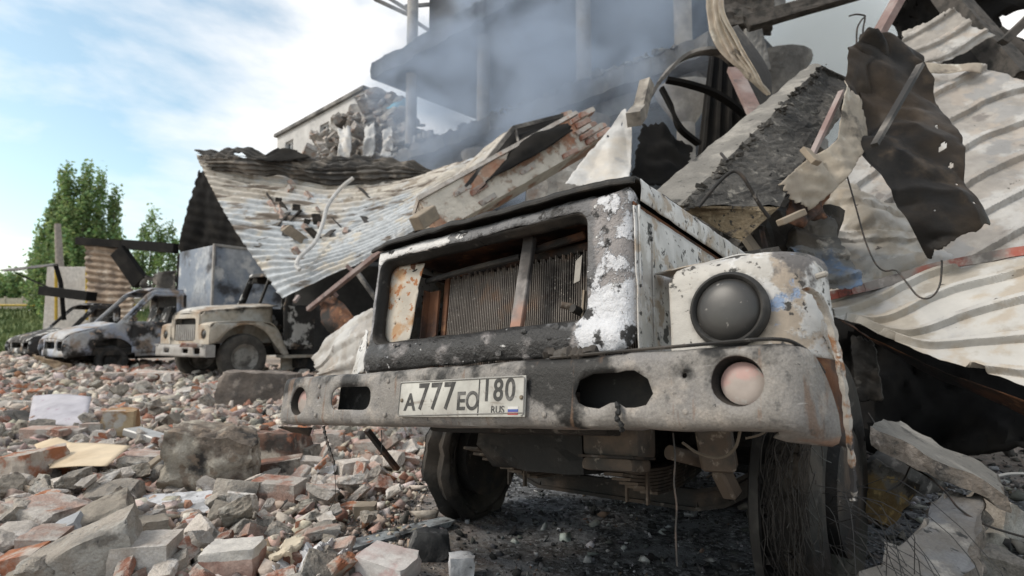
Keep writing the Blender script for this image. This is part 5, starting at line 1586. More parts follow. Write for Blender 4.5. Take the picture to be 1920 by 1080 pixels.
# ---- hood front: frame round the grille opening
VG = 0.06
def build_hood_front():
    out = rrect(-0.575, 0.105, 0.568, 0.607, 0.05, 6)
    inn = rrect(-0.528, 0.205, 0.425, 0.545, 0.045, 5)
    V2, T = plate2d(out, [inn], 0.018)
    O_ = np.array(out)
    V = []
    for u, w in V2:
        d = 9
        for e in (u + 0.575, 0.568 - u, 0.607 - w):
            d = min(d, e)
        r = 0.055
        k = max(0.0, 1 - d / r)
        v = VG + r * (1 - math.sqrt(max(0.0, 1 - k * k))) * 1.0
        if w < 0.20:                                 # the lower bar bulges forward
            v -= 0.020 * math.sin(math.pi * (w - 0.10) / 0.105)
        di = min([abs(u + 0.528), abs(0.425 - u), abs(0.545 - w), abs(w - 0.205)])
        V.append((u, v, w))
    V = rough_v(V, 31, 0.005, 7)
    V = rough_v(V, 35, 0.0022, 30)
    f = mk('grille_frame', (V, T), M['hood_front'], truck, 50)
    solidify(f, 0.006, -1)
    # return lip of the opening
    L = densify(inn, 0.02)
    n = len(L)
    VV, FF = [], []
    for k, dv in enumerate((0.0, 0.012, 0.03, 0.045)):
        for (u, w) in L:
            cu, cw = u - (-0.02), w - 0.375
            sh = (0.0, 0.004, 0.012, 0.016)[k]
            VV.append((u - math.copysign(sh, cu), VG + 0.004 + dv, w - math.copysign(sh, cw) * (1 if abs(cw) > .1 else 0.3)))
    for k in range(3):
        for i in range(n):
            j = (i + 1) % n
            FF.append((k * n + i, k * n + j, (k + 1) * n + j, (k + 1) * n + i))
    lip = mk('opening_lip', (rough_v(VV, 41, 0.003, 20), FF), M['soot'], f, 40)
    solidify(lip, 0.004, 0)
    # blistered paint crusts on the lower bar
    r = random.Random(5)
    VV, FF, m = [], [], 0
    for k in range(60):
        w = r.uniform(0.006, 0.022)
        q = hull_rock(700 + k, (w * 1.6, w * 0.5, w))
        c = Vector((r.uniform(-0.5, 0.46), VG - 0.010 - r.uniform(0, .008), r.uniform(0.120, 0.195))) if k < 40 else Vector((r.uniform(0.32, 0.45), VG - 0.03, r.uniform(0.088, 0.118)))
        VV += [tuple(Vector(v) + c) for v in q[0]]
        FF += [tuple(i + m for i in g) for g in q[1]]
        m += len(q[0])
    cr = mk('paint_crust', (VV, FF), M['hood_front'], f)
    cr['kind'] = 'stuff'
    # hardened run of tar between frame and bumper
    mk('tar_run', (rough_v(tube(crom([(0.30, 0.04, 0.115), (0.36, 0.03, 0.108), (0.42, 0.028, 0.104), (0.47, 0.035, 0.108)], 20), [0.012 + 0.008 * math.sin(i * 1.7) ** 2 for i in range(21)], 8)[0], 77, 0.008, 40), tube(crom([(0.30, 0.04, 0.115), (0.36, 0.03, 0.108), (0.42, 0.028, 0.104), (0.47, 0.035, 0.108)], 20), 0.01, 8)[1]), M['soot'], f, 40)
build_hood_front()

def hood_w(v):
    return 0.607 + 0.088 * (v - 0.07)
def build_hood():
    # top skin: black rolled front edge, then the panel
    rows = []
    for v, dw in ((0.045, -0.004), (0.05, 0.010), (0.10, 0.017), (0.5, 0.020), (1.25, 0.022)):
        rows.append([(u, v + (0.02 if abs(u) > .5 else 0), hood_w(v) + dw - 0.10 * max(0, abs(u) - 0.5)) for u in (-0.59, -0.45, -0.2, 0, 0.2, 0.45, 0.575)])
    sheet('hood_top', Patch(rows), 50, 40, M['soot'], crumple=0.004, cscale=8, dents=0.008, seed=41, parent=truck, thick=0.008)
    # side skirt of the hood, white, right side of the picture
    def skirt(s, name):
        P = Patch([[(s * 0.575, v, hood_w(v) + 0.012) for v in (0.10, 0.35, 0.7, 1.25)],
                   [(s * 0.581, v, hood_w(v) - 0.020) for v in (0.10, 0.35, 0.7, 1.25)],
                   [(s * 0.577, v, hood_w(v) - 0.055 - 0.02 * v) for v in (0.10, 0.35, 0.7, 1.25)]])
        sheet(name, P, 40, 8, M['white_paint'], crumple=0.002, cscale=9, seed=43, parent=truck, thick=0.004)
    skirt(1, 'hood_skirt')
    skirt(-1, 'hood_skirt')
    # side panels under the skirt
    for s in (1, -1):
        P = Patch([[(s * 0.560, v, hood_w(v) - 0.070 - 0.02 * v) for v in (0.085, 0.3, 0.7, 1.25)],
                   [(s * 0.566, v, 0.34) for v in (0.085, 0.3, 0.7, 1.25)],
                   [(s * 0.568, v, 0.08) for v in (0.085, 0.3, 0.7, 1.25)]])
        sheet('side_panel', P, 40, 24, M['white_paint'], crumple=0.003, cscale=7, dents=0.006, seed=45, parent=truck, thick=0.004)
        mk('panel_seam', join(bar((s * 0.572, 0.10, 0.10), (s * 0.571, 0.10, 0.54), 0.006, 0.004), bar((s * 0.572, 0.19, 0.10), (s * 0.571, 0.19, 0.50), 0.012, 0.004)), M['white_paint'], truck)
        mk('hood_seal', tube([(s * 0.555, v, hood_w(v) - 0.062 - 0.02 * v) for v in (0.09, 0.3, 0.6, 0.9, 1.2)], 0.008, 6), M['rust'], truck, 40)
    # dark firewall and crushed cab behind
    mk('firewall', block((1.36, 0.08, 0.85), 61, 8, 2, 0.02, 8, cut=0.05), M['soot'], truck, None, loc=(0, 1.28, 0.33))
    mk('crushed_cab', block((1.2, 1.1, 0.62), 62, 12, 8, 0.06, 8), M['soot'], truck, None, loc=(0, 1.95, 0.18), rot=(-0.12, 0, 0))
build_hood()

# ---- fender with headlight (right side of the picture)
def build_fender(s):
    V2, T = plate2d([(0.640, 0.085), (1.08, 0.085), (1.08, 0.35), (1.04, 0.36), (0.90, 0.362), (0.70, 0.350), (0.66, 0.338), (0.640, 0.30)], [circle(0.800, 0.205, 0.095, 32)], 0.02)
    V = []
    for q, w in V2:
        # wrap the outer part back round a 13 cm corner
        R, L = 0.135, 0.865
        if q <= L:
            u, v = q, 0.125 + 0.25 * max(0, 0.70 - q) ** 1.0 * 0.4
        else:
            n = min((q - L) / R, math.radians(74))
            e = max(0, q - L - R * math.radians(74))
            u = L + R * math.sin(n) + e * math.cos(n)
            v = 0.125 + R * (1 - math.cos(n)) + e * math.sin(n)
        # rounded top edge
        t = max(0.0, (w - 0.30) / 0.065)
        v += 0.045 * t * t
        u -= 0.02 * t * t * (1 if q > L else 0)
        V.append((s * u, v, w))
    V = rough_v(V, 51 if s > 0 else 57, 0.004, 6)
    V = rough_v(V, 53, 0.0012, 30)
    F = T if s > 0 else T[:, ::-1]
    f = mk('fender', (V, F), M['white_paint'], truck, 50)
    solidify(f, 0.004, -1)
    # top of the fender
    P = Patch([[(s * 0.58, 0.18, 0.350), (s * 0.80, 0.17, 0.362), (s * 0.92, 0.20, 0.35)], [(s * 0.58, 0.45, 0.40), (s * 0.76, 0.45, 0.40), (s * 0.88, 0.45, 0.36)], [(s * 0.60, 0.8, 0.40), (s * 0.78, 0.8, 0.39), (s * 0.80, 0.8, 0.35)]])
    sheet('fender_top', P, 16, 24, M['white_paint'], crumple=0.004, cscale=7, seed=54, parent=truck, thick=0.004)
    # inner liner, dark
    P = Patch([[(s * 0.61, 0.45, 0.36), (s * 0.61, 0.7, 0.38), (s * 0.61, 1.0, 0.36)], [(s * 0.61, 0.45, 0.06), (s * 0.61, 0.7, 0.02), (s * 0.61, 1.0, -0.05)]])
    sheet('fender_liner', P, 12, 12, M['rust'], crumple=0.01, cscale=5, seed=55, parent=truck, thick=0.004)
    # headlight
    rim = mk('headlight', lathe([(0.03, 0.0945), (-0.012, 0.098), (-0.022, 0.095), (-0.026, 0.088), (-0.020, 0.081), (-0.012, 0.0795)], 44, 'y'), M['rubber'], truck, 50, loc=(s * 0.800, 0.125, 0.205), rot=(0, 0, -0.05 * s))
    mk('lamp_cover', lathe([(-0.040, 0.0), (-0.0395, 0.02), (-0.036, 0.045), (-0.030, 0.064), (-0.022, 0.075), (-0.014, 0.080), (-0.010, 0.083)], 44, 'y'), M['lamp_glass'], rim, 60)
    mk('signal_stub', tube([(s * 0.955, 0.22, 0.285), (s * 1.012, 0.20, 0.290), (s * 1.016, 0.20, 0.290)], [0.008, 0.008, 0.003], 8), M['steel_rim'], f, 40)
    return f
build_fender(1)
# left fender is crushed: only a bent scrap of it stands out beside the grille
P = Patch([[(-0.66, 0.14, 0.30), (-0.60, 0.10, 0.22), (-0.585, 0.09, 0.115)], [(-0.78, 0.22, 0.22), (-0.70, 0.14, 0.17), (-0.64, 0.10, 0.10)], [(-0.90, 0.34, 0.13), (-0.82, 0.22, 0.11), (-0.74, 0.14, 0.095)]])
sheet('crushed_fender', P, 22, 22, M['white_paint'], crumple=0.012, cscale=8, dents=0.02, jag=0.03, seed=58, parent=truck, thick=0.004)

# rim of the wheel arch, sprung loose and standing out beside the bumper end
def build_arch_lip():
    pts = [uvw(1512, 540, 0, 0.985), uvw(1535, 560, 0, 1.0), uvw(1558, 612, 0, 1.01), uvw(1576, 690, 0, 1.015), uvw(1588, 770, 0, 1.015), uvw(1596, 850, 0, 1.01), uvw(1600, 920, 0, 1.0), uvw(1600, 940, 0, 0.995)]
    c = crom([Vector(p) for p in pts], 50)
    V, F = [], []
    for i, p in enumerate(c):
        k = i / 50
        wd = 0.020 - 0.006 * k + 0.0025 * math.sin(i * 2.1) + 0.002 * math.sin(i * 0.9)
        for du, dv in ((-0.5, 0.0), (0.15, -0.5), (0.5, -0.1), (0.4, 0.45), (-0.3, 0.5)):
            V.append((p.x + du * wd * 1.0, p.y + dv * wd * 1.2, p.z))
    for i in range(50):
        for k in range(5):
            k2 = (k + 1) % 5
            F.append((i * 5 + k, (i + 1) * 5 + k, (i + 1) * 5 + k2, i * 5 + k2))
    F.append((4, 3, 2, 1, 0))
    F.append(tuple(50 * 5 + k for k in range(5)))
    m = layered('flaking_white_and_rust_lip', (0.50, 0.47, 0.43), [dict(c=(0.26, 0.135, 0.07), s=14, t=0.53, w=0.05), dict(c=(0.05, 0.048, 0.05), s=12, t=0.58, w=0.04, g=[(2, 0.1, -0.2, 0.10)]), dict(c=(0.62, 0.6, 0.57), s=26, t=0.62, w=0.03)], rough=0.75, bump=(60, 0.7, 0.005))
    mk('arch_lip', (rough_v(V, 65, 0.003, 30), F), m, truck, 40)
    # dark inside of the arch behind it
    P = Patch([[(0.90, 0.26, 0.24), (0.955, 0.30, 0.24), (0.985, 0.36, 0.20)], [(0.90, 0.30, 0.07), (0.965, 0.32, 0.07), (0.995, 0.38, 0.05)], [(0.92, 0.30, -0.11), (0.975, 0.33, -0.11), (1.0, 0.39, -0.12)]])
    sheet('arch_inner', P, 10, 16, M['rust'], crumple=0.006, cscale=6, seed=66, parent=truck, thick=0.004)
build_arch_lip()

# ---- inside the grille opening
def build_inside():
    def on(px, py, v):
        return uvw(px, py, 1, v)
    # radiator core: tanks and upright fins
    V0 = 0.23
    a, b = on(838, 640, V0), on(1098, 470, V0)
    u0, u1 = a.x, 0.50
    rad = mk('radiator', box((u0, V0 + 0.012, 0.12), (u1, V0 + 0.06, 0.485)), M['soot'], truck)
    parts = []
    n = 92
    for k in range(n):
        u = u0 + (u1 - u0) * (k + 0.5) / n
        j = 0.002 * math.sin(k * 5.3)
        parts.append(bar((u + j, V0, 0.125), (u - j, V0, 0.48 + 0.01 * math.sin(k * 1.9)), 0.014, 0.0030))
    fins = mk('radiator_fins', join(*parts), M['radiator'], rad)
    fins['kind'] = 'stuff'
    mk('top_tank', bevel_vf(box((u0 - 0.02, V0 + 0.002, 0.486), (u1 + 0.01, V0 + 0.085, 0.52)), 0.008, 2), M['rust'], rad, 40)
    mk('side_strap', box((u0 - 0.028, V0 - 0.01, 0.12), (u0 - 0.004, V0 + 0.07, 0.5), 0.003), M['rust'], rad)
    # upright post
    p0, p1 = on(993, 432, 0.155), on(968, 615, 0.130)
    mk('grille_post', bar((p1.x - .004, p1.y, 0.175), (p0.x + .004, p0.y, 0.545), 0.048, 0.022, 0.004, up=Vector((0, 1, 0))), M['post'], truck, 40)
    # cross tube
    q0, q1 = on(800, 528, 0.17), on(975, 482, 0.185)
    mk('cross_tube', tube([q0, (q0 + q1) / 2 + Vector((0, 0, .004)), q1], 0.012, 8), M['soot'], truck, 40)
    q0, q1 = on(1000, 470, 0.19), on(1098, 440, 0.20)
    mk('cross_tube', bar(q0, q1, 0.02, 0.026, 0.004), M['rust'], truck, 40)
    # pale plate with rust spots at the left
    pl = [on(744, 498, 0.145), on(812, 500, 0.175), on(800, 545, 0.175), on(801, 552, 0.175), on(778, 650, 0.165), on(694, 652, 0.135), on(702, 640, .135), on(732, 512, .14)]
    out = [(p.x, p.z) for p in pl]
    hl = [circle(on(760, 565, .15).x, on(760, 565, .15).z, 0.004, 8), circle(on(752, 610, .15).x, on(752, 610, .15).z, 0.0035, 8)]
    V2, T = plate2d(out, hl, 0.012)
    V = [(u, 0.120 + 0.08 * (u + 0.46) + 0.006 * math.sin(u * 60) * 0.5, w) for u, w in V2]
    o = mk('air_deflector', (rough_v(V, 71, 0.003, 12), T), M['rust_plate'], truck, 50)
    solidify(o, 0.003, -1)
    # rusty stub lamp on it
    h = on(782, 502, 0.15)
    mk('horn_stub', tube([h + Vector((-.02, 0.02, 0)), h + Vector((0.012, -0.02, 0.002)), h + Vector((.014, -0.022, 0.002))], [0.018, 0.020, 0.004], 12), M['rust'], truck, 40)
    mk('horn_clip', tube(crom([h + Vector((-0.02, -0.012, -0.016)), h + Vector((0.01, -0.022, -0.022)), h + Vector((0.04, -0.01, -0.006))], 10), 0.0035, 6), M['soot'], truck)
    # rust-red channel beside the deflector
    c0 = on(815, 585, 0.20)
    mk('side_channel', join(box((c0.x - 0.035, 0.195, 0.13), (c0.x + 0.02, 0.205, 0.43)), box((c0.x - 0.035, 0.165, 0.13), (c0.x - 0.029, 0.194, 0.43))), M['rust'], truck)
    # inner roof of the opening, rust brown, and dark engine bay
    P = Patch([[(-0.52, 0.10, 0.553), (0, 0.10, 0.560), (0.44, 0.10, 0.553)], [(-0.52, 0.22, 0.575), (0, 0.22, 0.585), (0.48, 0.22, 0.575)], [(-0.52, 0.5, 0.60), (0, 0.5, 0.61), (0.50, 0.5, 0.60)]])
    sheet('hood_liner', P, 20, 14, M['rust'], crumple=0.006, cscale=9, seed=73, parent=truck, thick=0.004)
    mk('engine_block', block((0.5, 0.6, 0.42), 74, 8, 6, 0.05, 8), M['soot'], truck, None, loc=(-0.02, 0.75, 0.25))
    # latch bits at the right edge of the opening
    l0 = on(1082, 505, 0.14)
    mk('latch_plate', hexa([l0 + Vector(x) for x in ((-0.012, 0, -0.045), (0.010, 0, -0.038), (0.010, 0.004, -0.038), (-0.012, 0.004, -0.045), (-0.006, 0, 0.028), (0.018, 0, 0.045), (0.018, 0.004, 0.045), (-0.006, 0.004, 0.028))], 0.001), M['steel_rim'], truck)
    l1 = on(1065, 577, 0.12)
    mk('hose_stub', tube([l1 + Vector((-0.012, -0.02, 0.006)), l1 + Vector((0.015, 0.0, 0.0)), l1 + Vector((0.04, 0.03, -0.012))], [0.010, 0.011, 0.011], 10), M['gearbox'], truck, 40)
    mk('hose_stub', tube([l1 + Vector((0.035, -0.03, -0.012)), l1 + Vector((0.045, 0.02, -0.02))], [0.013, 0.013], 10), M['soot'], truck, 40)
    mk('tan_strip', bar(on(1096, 545, 0.13), on(1092, 610, 0.12), 0.012, 0.006), M['timber'], truck)
    # frame rails and floor of the bay close the view through
    mk('frame_rail', join(box((-0.46, 0.2, -0.06), (-0.38, 2.6, 0.10)), box((0.38, 0.2, -0.06), (0.46, 2.6, 0.10))), M['under'], truck)
    mk('cross_member', box((-0.376, 0.26, -0.10), (0.376, 0.36, 0.03), 0.01), M['under'], truck)
    mk('oil_pan', block((0.42, 0.75, 0.30), 75, 8, 4, 0.03, 8), M['soot'], truck, None, loc=(0.0, 0.75, -0.06))
build_inside()

# ---- running gear, standing level on the ground
def W(p):
    return T_inv @ Vector(p)
AX0, AX1 = Vector((-0.19, 2.98, 0.30)), Vector((1.06, 2.02, 0.36))
def build_axle():
    d = (AX1 - AX0).normalized()
    mid = (AX0 + AX1) / 2
    fwd = Vector((d.y, -d.x, 0)).normalized()
    if fwd.y > 0:
        fwd = -fwd
    pts = [AX0 + d * 0.18 + Vector((0, 0, .02)), AX0 + d * 0.30 + Vector((0, 0, -0.06)), AX0 + d * 0.42 + Vector((0, 0, -0.10)), AX1 - d * 0.42 + Vector((0, 0, -0.10)), AX1 - d * 0.30 + Vector((0, 0, -0.07)), AX1 - d * 0.16 + Vector((0, 0, .02))]
    parts = []
    for dz, w in ((0.034, 0.075), (-0.034, 0.075)):
        for a, b in zip(pts, pts[1:]):
            parts.append(bar(W(a + Vector((0, 0, dz))), W(b + Vector((0, 0, dz))), w, 0.014))
    for a, b in zip(pts, pts[1:]):
        parts.append(bar(W(a), W(b), 0.018, 0.06))
    mk('front_axle', join(*parts), M['under'], truck)
    mk('tie_rod', tube([W(AX0 + d * .2 - fwd * 0.18 + Vector((0, 0, .0))), W(AX1 - d * .2 - fwd * 0.18)], 0.016, 8), M['under'], truck, 40)
    # leaf springs
    for k, base in enumerate((AX0 + d * 0.52, AX1 - d * 0.52)):
        parts = []
        lat = d
        for j in range(8):
            L = 0.62 - 0.055 * j
            c = []
            for i in range(9):
                t = (i / 8 - 0.5) * 2
                c.append(base + fwd * (t * L) + Vector((0, 0, 0.02 + 0.012 * (7 - j) - 0.07 + 0.11 * t * t * (L / 0.62) ** 2)))
            for p, q in zip(c, c[1:]):
                parts.append(bar(W(p), W(q), 0.07, 0.0095))
        sp = mk('leaf_spring', join(*parts), M['gearbox'], truck)
        mk('spring_clip', join(bar(W(base + fwd * 0.33 + lat * 0.04 + Vector((0, 0, -0.05))), W(base + fwd * 0.33 + lat * 0.04 + Vector((0, 0, 0.10))), 0.018, 0.008), bar(W(base + fwd * 0.33 - lat * 0.04 + Vector((0, 0, -0.05))), W(base + fwd * 0.33 - lat * 0.04 + Vector((0, 0, 0.10))), 0.018, 0.008)), M['gearbox'], sp)
    def wheel(c, r, w, tyre, yaw, rimonly):
        a = math.atan2(d.y, d.x) + math.pi / 2 + yaw
        # build with axle along local y, turned into place
        R3 = (TR.transposed().to_4x4() @ Matrix.Rotation(a - math.pi, 4, 'Z'))
        h = w / 2
        wh = mk('wheel', lathe([(-h * .2, 0.0), (-h * .2, 0.12), (-h * .6, 0.15), (-h * .7, 0.22), (-h * .95, 0.252), (-h * 1.05, 0.275), (-h * 1.0, 0.282), (-h * .85, 0.262), (h * .85, 0.262), (h * 1.0, 0.282), (h * 1.05, 0.275), (h * .9, 0.25), (h * .2, 0.2), (h * .1, 0)], 48, 'y'), M['soot' if not rimonly else 'soot'], truck, 40)
        wh.matrix_local = Matrix.Translation(W(c)) @ R3
        if not rimonly:
            _ty = lathe([(-h * .9, 0.265), (-h * 1.05, 0.32), (-h * 1.12, r * .85), (-h * .95, r * .95), (-h * .6, r), (-h * .3, r * .96), (0, r * .90), (h * .3, r * .93), (h * .6, r * .97), (h * .95, r * .92), (h * 1.12, r * .85), (h * 1.05, 0.32), (h * .9, 0.265)], 56, 'y')
            mk('tyre', (rough_v(rough_v(_ty[0], 88, 0.03, 6), 89, 0.010, 22), _ty[1]), M['soot'], wh, 40)
        mk('brake_drum', lathe([(-h * .1, 0.0), (-h * .1, 0.2), (h * 1.3, 0.21), (h * 1.35, 0.0)], 28, 'y'), M['under'], wh, 40)
        return wh
    wheel(AX0, 0.34, 0.14, True, 0.12, False)
    wr = wheel(AX1, 0.46, 0.16, False, -0.06, True)
    # what the fire left of the near tyre: two charred sidewall hoops, lumps of burnt tread and the bare bead wires
    h = 0.085
    mk('sidewall_hoop', lathe([(-h * 1.0, 0.275), (-h * 1.15, 0.34), (-h * 1.12, 0.42), (-h * .95, 0.452), (-h * .62, 0.458), (-h * .6, 0.44), (-h * .9, 0.41), (-h * .95, 0.34), (-h * .9, 0.28)], 64, 'y'), M['rubber'], wr, 40)
    mk('sidewall_hoop', lathe([(h * 1.0, 0.275), (h * 1.1, 0.36), (h * .95, 0.44), (h * .7, 0.445), (h * .9, 0.40), (h * .9, 0.29)], 64, 'y'), M['soot'], wr, 40)
    VV, FF, m = [], [], 0
    r = random.Random(8)
    for k in range(260):
        t = r.uniform(0, 2 * math.pi)
        w = r.uniform(0.015, 0.05)
        q = hull_rock(800 + k % 40, (w, w, w * .7))
        y = r.uniform(-h * .95, h * .9)
        rr = r.uniform(0.36, 0.43)
        c = Vector((rr * math.cos(t), y, rr * math.sin(t)))
        VV += [tuple(Vector(v) + c) for v in q[0]]
        FF += [tuple(i + m for i in g) for g in q[1]]
        m += len(q[0])
    bt = mk('burnt_tread', (VV, FF), M['soot'], wr)
    bt['kind'] = 'stuff'
    mk('tread_core', lathe([(-h * .98, 0.28), (-h * .95, 0.385), (h * .9, 0.38), (h * .95, 0.28)], 48, 'y'), M['soot'], wr, 40)
    # bead and belt wires hanging loose
    P = []
    for k in range(85):
        # in wheel space: front of the wheel is towards the camera; hang in world down
        t0 = r.uniform(-0.2, 1.2)          # angle up from the front
        y = r.uniform(-h * .3, h * 1.3)
        P.append((t0, y))
    wires = []
    Mw = TM @ wr.matrix_basis
    iMw = Mw.inverted()
    cam_dir = (Vector((0.2, 0, 0)) - Vector((AX1.x, AX1.y, 0))).normalized()
    ax = (Mw.to_3x3() @ Vector((0, 1, 0))).normalized()
    ax.z = 0
    fr = Vector((ax.y, -ax.x, 0)).normalized()
    if fr.dot(cam_dir) < 0:
        fr = -fr
    side = 1 if ax.x > 0 else -1
    for t0, y in P:
        rr = 0.445 + r.uniform(0, 0.02)
        y *= side
        p = AX1 + fr * (rr * math.cos(t0)) + Vector((0, 0, rr * math.sin(t0))) + ax * y
        pts = [p]
        L = r.uniform(0.12, 0.6)
        n = 7
        dirv = Vector((0, 0, -1))
        cur = p.copy()
        sway = r.uniform(-0.35, 0.65)
        bul = r.uniform(0.0, 0.12)
        t = t0
        for i in range(n):
            t -= L / n / rr * 1.0
            base = AX1 + fr * ((rr + bul * math.sin(math.pi * (i + 1) / n)) * math.cos(t)) + Vector((0, 0, rr * math.sin(t))) + ax * (y + side * sway * 0.11 * (i / n) ** 1.6)
            base += Vector((r.uniform(-1, 1), r.uniform(-1, 1), r.uniform(-1, 1))) * 0.013
            base.z = max(base.z, 0.0)
            pts.append(base)
        wires.append(tube([iMw @ q for q in crom(pts, 12)], 0.0013, 3, False))
    # some curls that spray out on to the ground at the right
    for k in range(30):
        p = AX1 + fr * r.uniform(0.30, 0.46) + ax * side * r.uniform(0.08, 0.17) + Vector((0, 0, r.uniform(-0.15, 0.12)))
        a1 = p + ax * side * r.uniform(0.03, 0.16) + fr * r.uniform(0, 0.12) + Vector((0, 0, r.uniform(-0.05, 0.06)))
        a2 = a1 + ax * side * r.uniform(0.0, 0.22) + fr * r.uniform(-0.05, 0.15) + Vector((0, 0, r.uniform(-0.2, -0.05)))
        a3 = a2 + ax * side * r.uniform(-0.08, 0.2) + fr * r.uniform(-.05, 0.18)
        a3.z = r.uniform(0.0, 0.05)
        wires.append(tube([iMw @ q for q in crom([p, a1, a2, a3], 10)], 0.0013, 3, False))
    wi = mk('bead_wires', join(*wires), M['bead_wire'], wr)
    wi['kind'] = 'stuff'
    # steering box hanging under the bumper
    def on(px, py, v):
        return uvw(px, py, 1, v)
    c = on(1158, 838, 0.42)
    sb = mk('steering_box', (rough_v(join(box((c.x - .10, .36, c.z - .03), (c.x + .10, .50, c.z + .10), 0.02), box((c.x - .095, .35, c.z - .075), (c.x + .085, .49, c.z - .032), 0.018))[0], 81, 0.004, 14), join(box((c.x - .10, .36, c.z - .03), (c.x + .10, .50, c.z + .10), 0.02), box((c.x - .095, .35, c.z - .075), (c.x + .085, .49, c.z - .032), 0.018))[1]), M['gearbox'], truck, 40)
    mk('box_flange', box((c.x - .102, .345, c.z - .036), (c.x + .092, .505, c.z - .028)), M['under'], sb)
    a, b = on(1255, 848, 0.42), on(1345, 872, 0.62)
    mk('drag_link', tube([a, b], 0.022, 10), M['gearbox'], truck, 40)
    # spring hanger, primed red
    a, b, e = on(1335, 815, 0.42), on(1350, 880, 0.5), on(1375, 930, 0.55)
    mk('spring_hanger', join(bar(a + Vector((0, 0, .06)), b, 0.10, 0.06, 0.01), bar(b, e, 0.05, 0.05, 0.008)), M['gearbox'], truck)
    # cables that hang
    mk('cable', tube(crom([on(1390, 798, 0.2), on(1378, 840, 0.22), on(1350, 858, 0.25), on(1310, 850, 0.28), on(1280, 830, 0.3)], 24), 0.004, 6), M['cable_tan'], truck, 40)
    mk('cable', tube(crom([on(1448, 800, 0.22), on(1425, 815, 0.2), on(1398, 822, 0.2)], 12), 0.003, 6), M['cable_tan'], truck, 40)
    mk('hanging_wire', tube(crom([on(1262, 812, 0.10), on(1266, 860, 0.10), on(1264, 905, 0.10), on(1269, 950, 0.10), on(1267, 1000, 0.10), on(1270, 1062, 0.10)], 30), 0.0022, 5), M['wire'], truck, 40)
    k = crom([on(607, 800, 0.03), on(611, 822, 0.03), on(619, 846, 0.03), on(627, 872, 0.03)], 26)
    mk('hanging_wire', tube(k, [0.0045 + 0.003 * (i % 4 == 0) for i in range(27)], 6), M['wire'], truck, 40)
    mk('hanging_wire', tube(crom([on(625, 868, 0.03), on(629, 905, 0.03), on(627, 935, 0.03), on(616, 958, 0.03)], 16), 0.0013, 5), M['wire'], truck, 40)
    mk('hanging_wire', tube(crom([on(715, 806, 0.05), on(716, 830, 0.05), on(714, 852, 0.05)], 8), 0.002, 5), M['wire'], truck, 40)
    # bent flap under the left end of the bumper and a strut behind
    P = Patch([[on(522, 800, 0.06), on(555, 802, 0.08), on(586, 803, 0.10)], [on(535, 806, 0.10), on(560, 812, 0.12), on(580, 818, 0.14)]])
    sheet('bumper_flap', P, 8, 6, M['under'], crumple=0.004, cscale=9, seed=85, parent=truck, thick=0.005)
    mk('splash_strut', bar(on(688, 806, 0.5), on(745, 880, 0.7), 0.035, 0.02), M['rust'], truck)
build_axle()
# ------------------------------------------------------------------ wreckage on the right
def warp(name, label, cat, rows, ns, nt, mat, **k):
    return tag(sheet(name, Patch([A(r) for r in rows]), ns, nt, M[mat], **k), label, cat)

# upper wall sheet, broad ribs climbing to the right
warp('wall_sheet', 'huge pale ribbed wall sheet leaning behind the dark hanging strip', 'sheet', [
    [(1640, 150, 5.4), (1740, 118, 5.2), (1840, 128, 5.0), (1990, 170, 4.6)],
    [(1570, 260, 5.0), (1700, 235, 4.8), (1840, 235, 4.6), (2010, 260, 4.2)],
    [(1520, 390, 4.6), (1680, 370, 4.4), (1840, 350, 4.1), (2030, 350, 3.8)],
    [(1510, 500, 4.2), (1680, 490, 4.0), (1840, 468, 3.75), (2050, 450, 3.4)],
    [(1500, 600, 3.9), (1680, 590, 3.7), (1840, 570, 3.5), (2060, 560, 3.2)]], 230, 260, 'panel', ribs=6.6, rib_axis='t', skew=0.56, duty=0.16, slope=0.045, amp=0.045, kind='trap', smooth=28, crumple=0.012, cscale=2.2, dents=0.012, jag=0.012, seed=101, thick=0.003)
# piece above it, bent up
warp('wall_sheet', 'pale bent ribbed sheet at the upper right, above the huge wall sheet', 'sheet', [
    [(1690, 60, 5.6), (1745, 38, 5.5), (1790, 14, 5.4)],
    [(1690, 100, 5.5), (1760, 80, 5.4), (1828, 48, 5.3)],
    [(1705, 128, 5.4), (1780, 112, 5.3), (1868, 64, 5.2)]], 60, 50, 'panel', ribs=2.6, rib_axis='t', skew=0.2, duty=0.25, slope=0.1, amp=0.035, kind='trap', crumple=0.015, cscale=3, dents=0.03, jag=0.03, seed=102, thick=0.003)
warp('sheet_edge', 'narrow pale sheet edge folded over at the top of the huge wall sheet', 'sheet', [
    [(1722, 118, 5.0), (1790, 120, 4.95), (1846, 119, 4.9)], [(1724, 138, 4.95), (1790, 137, 4.9), (1842, 136, 4.85)]], 24, 6, 'beige_sheet', crumple=0.015, cscale=4, jag=0.04, seed=103, thick=0.003)
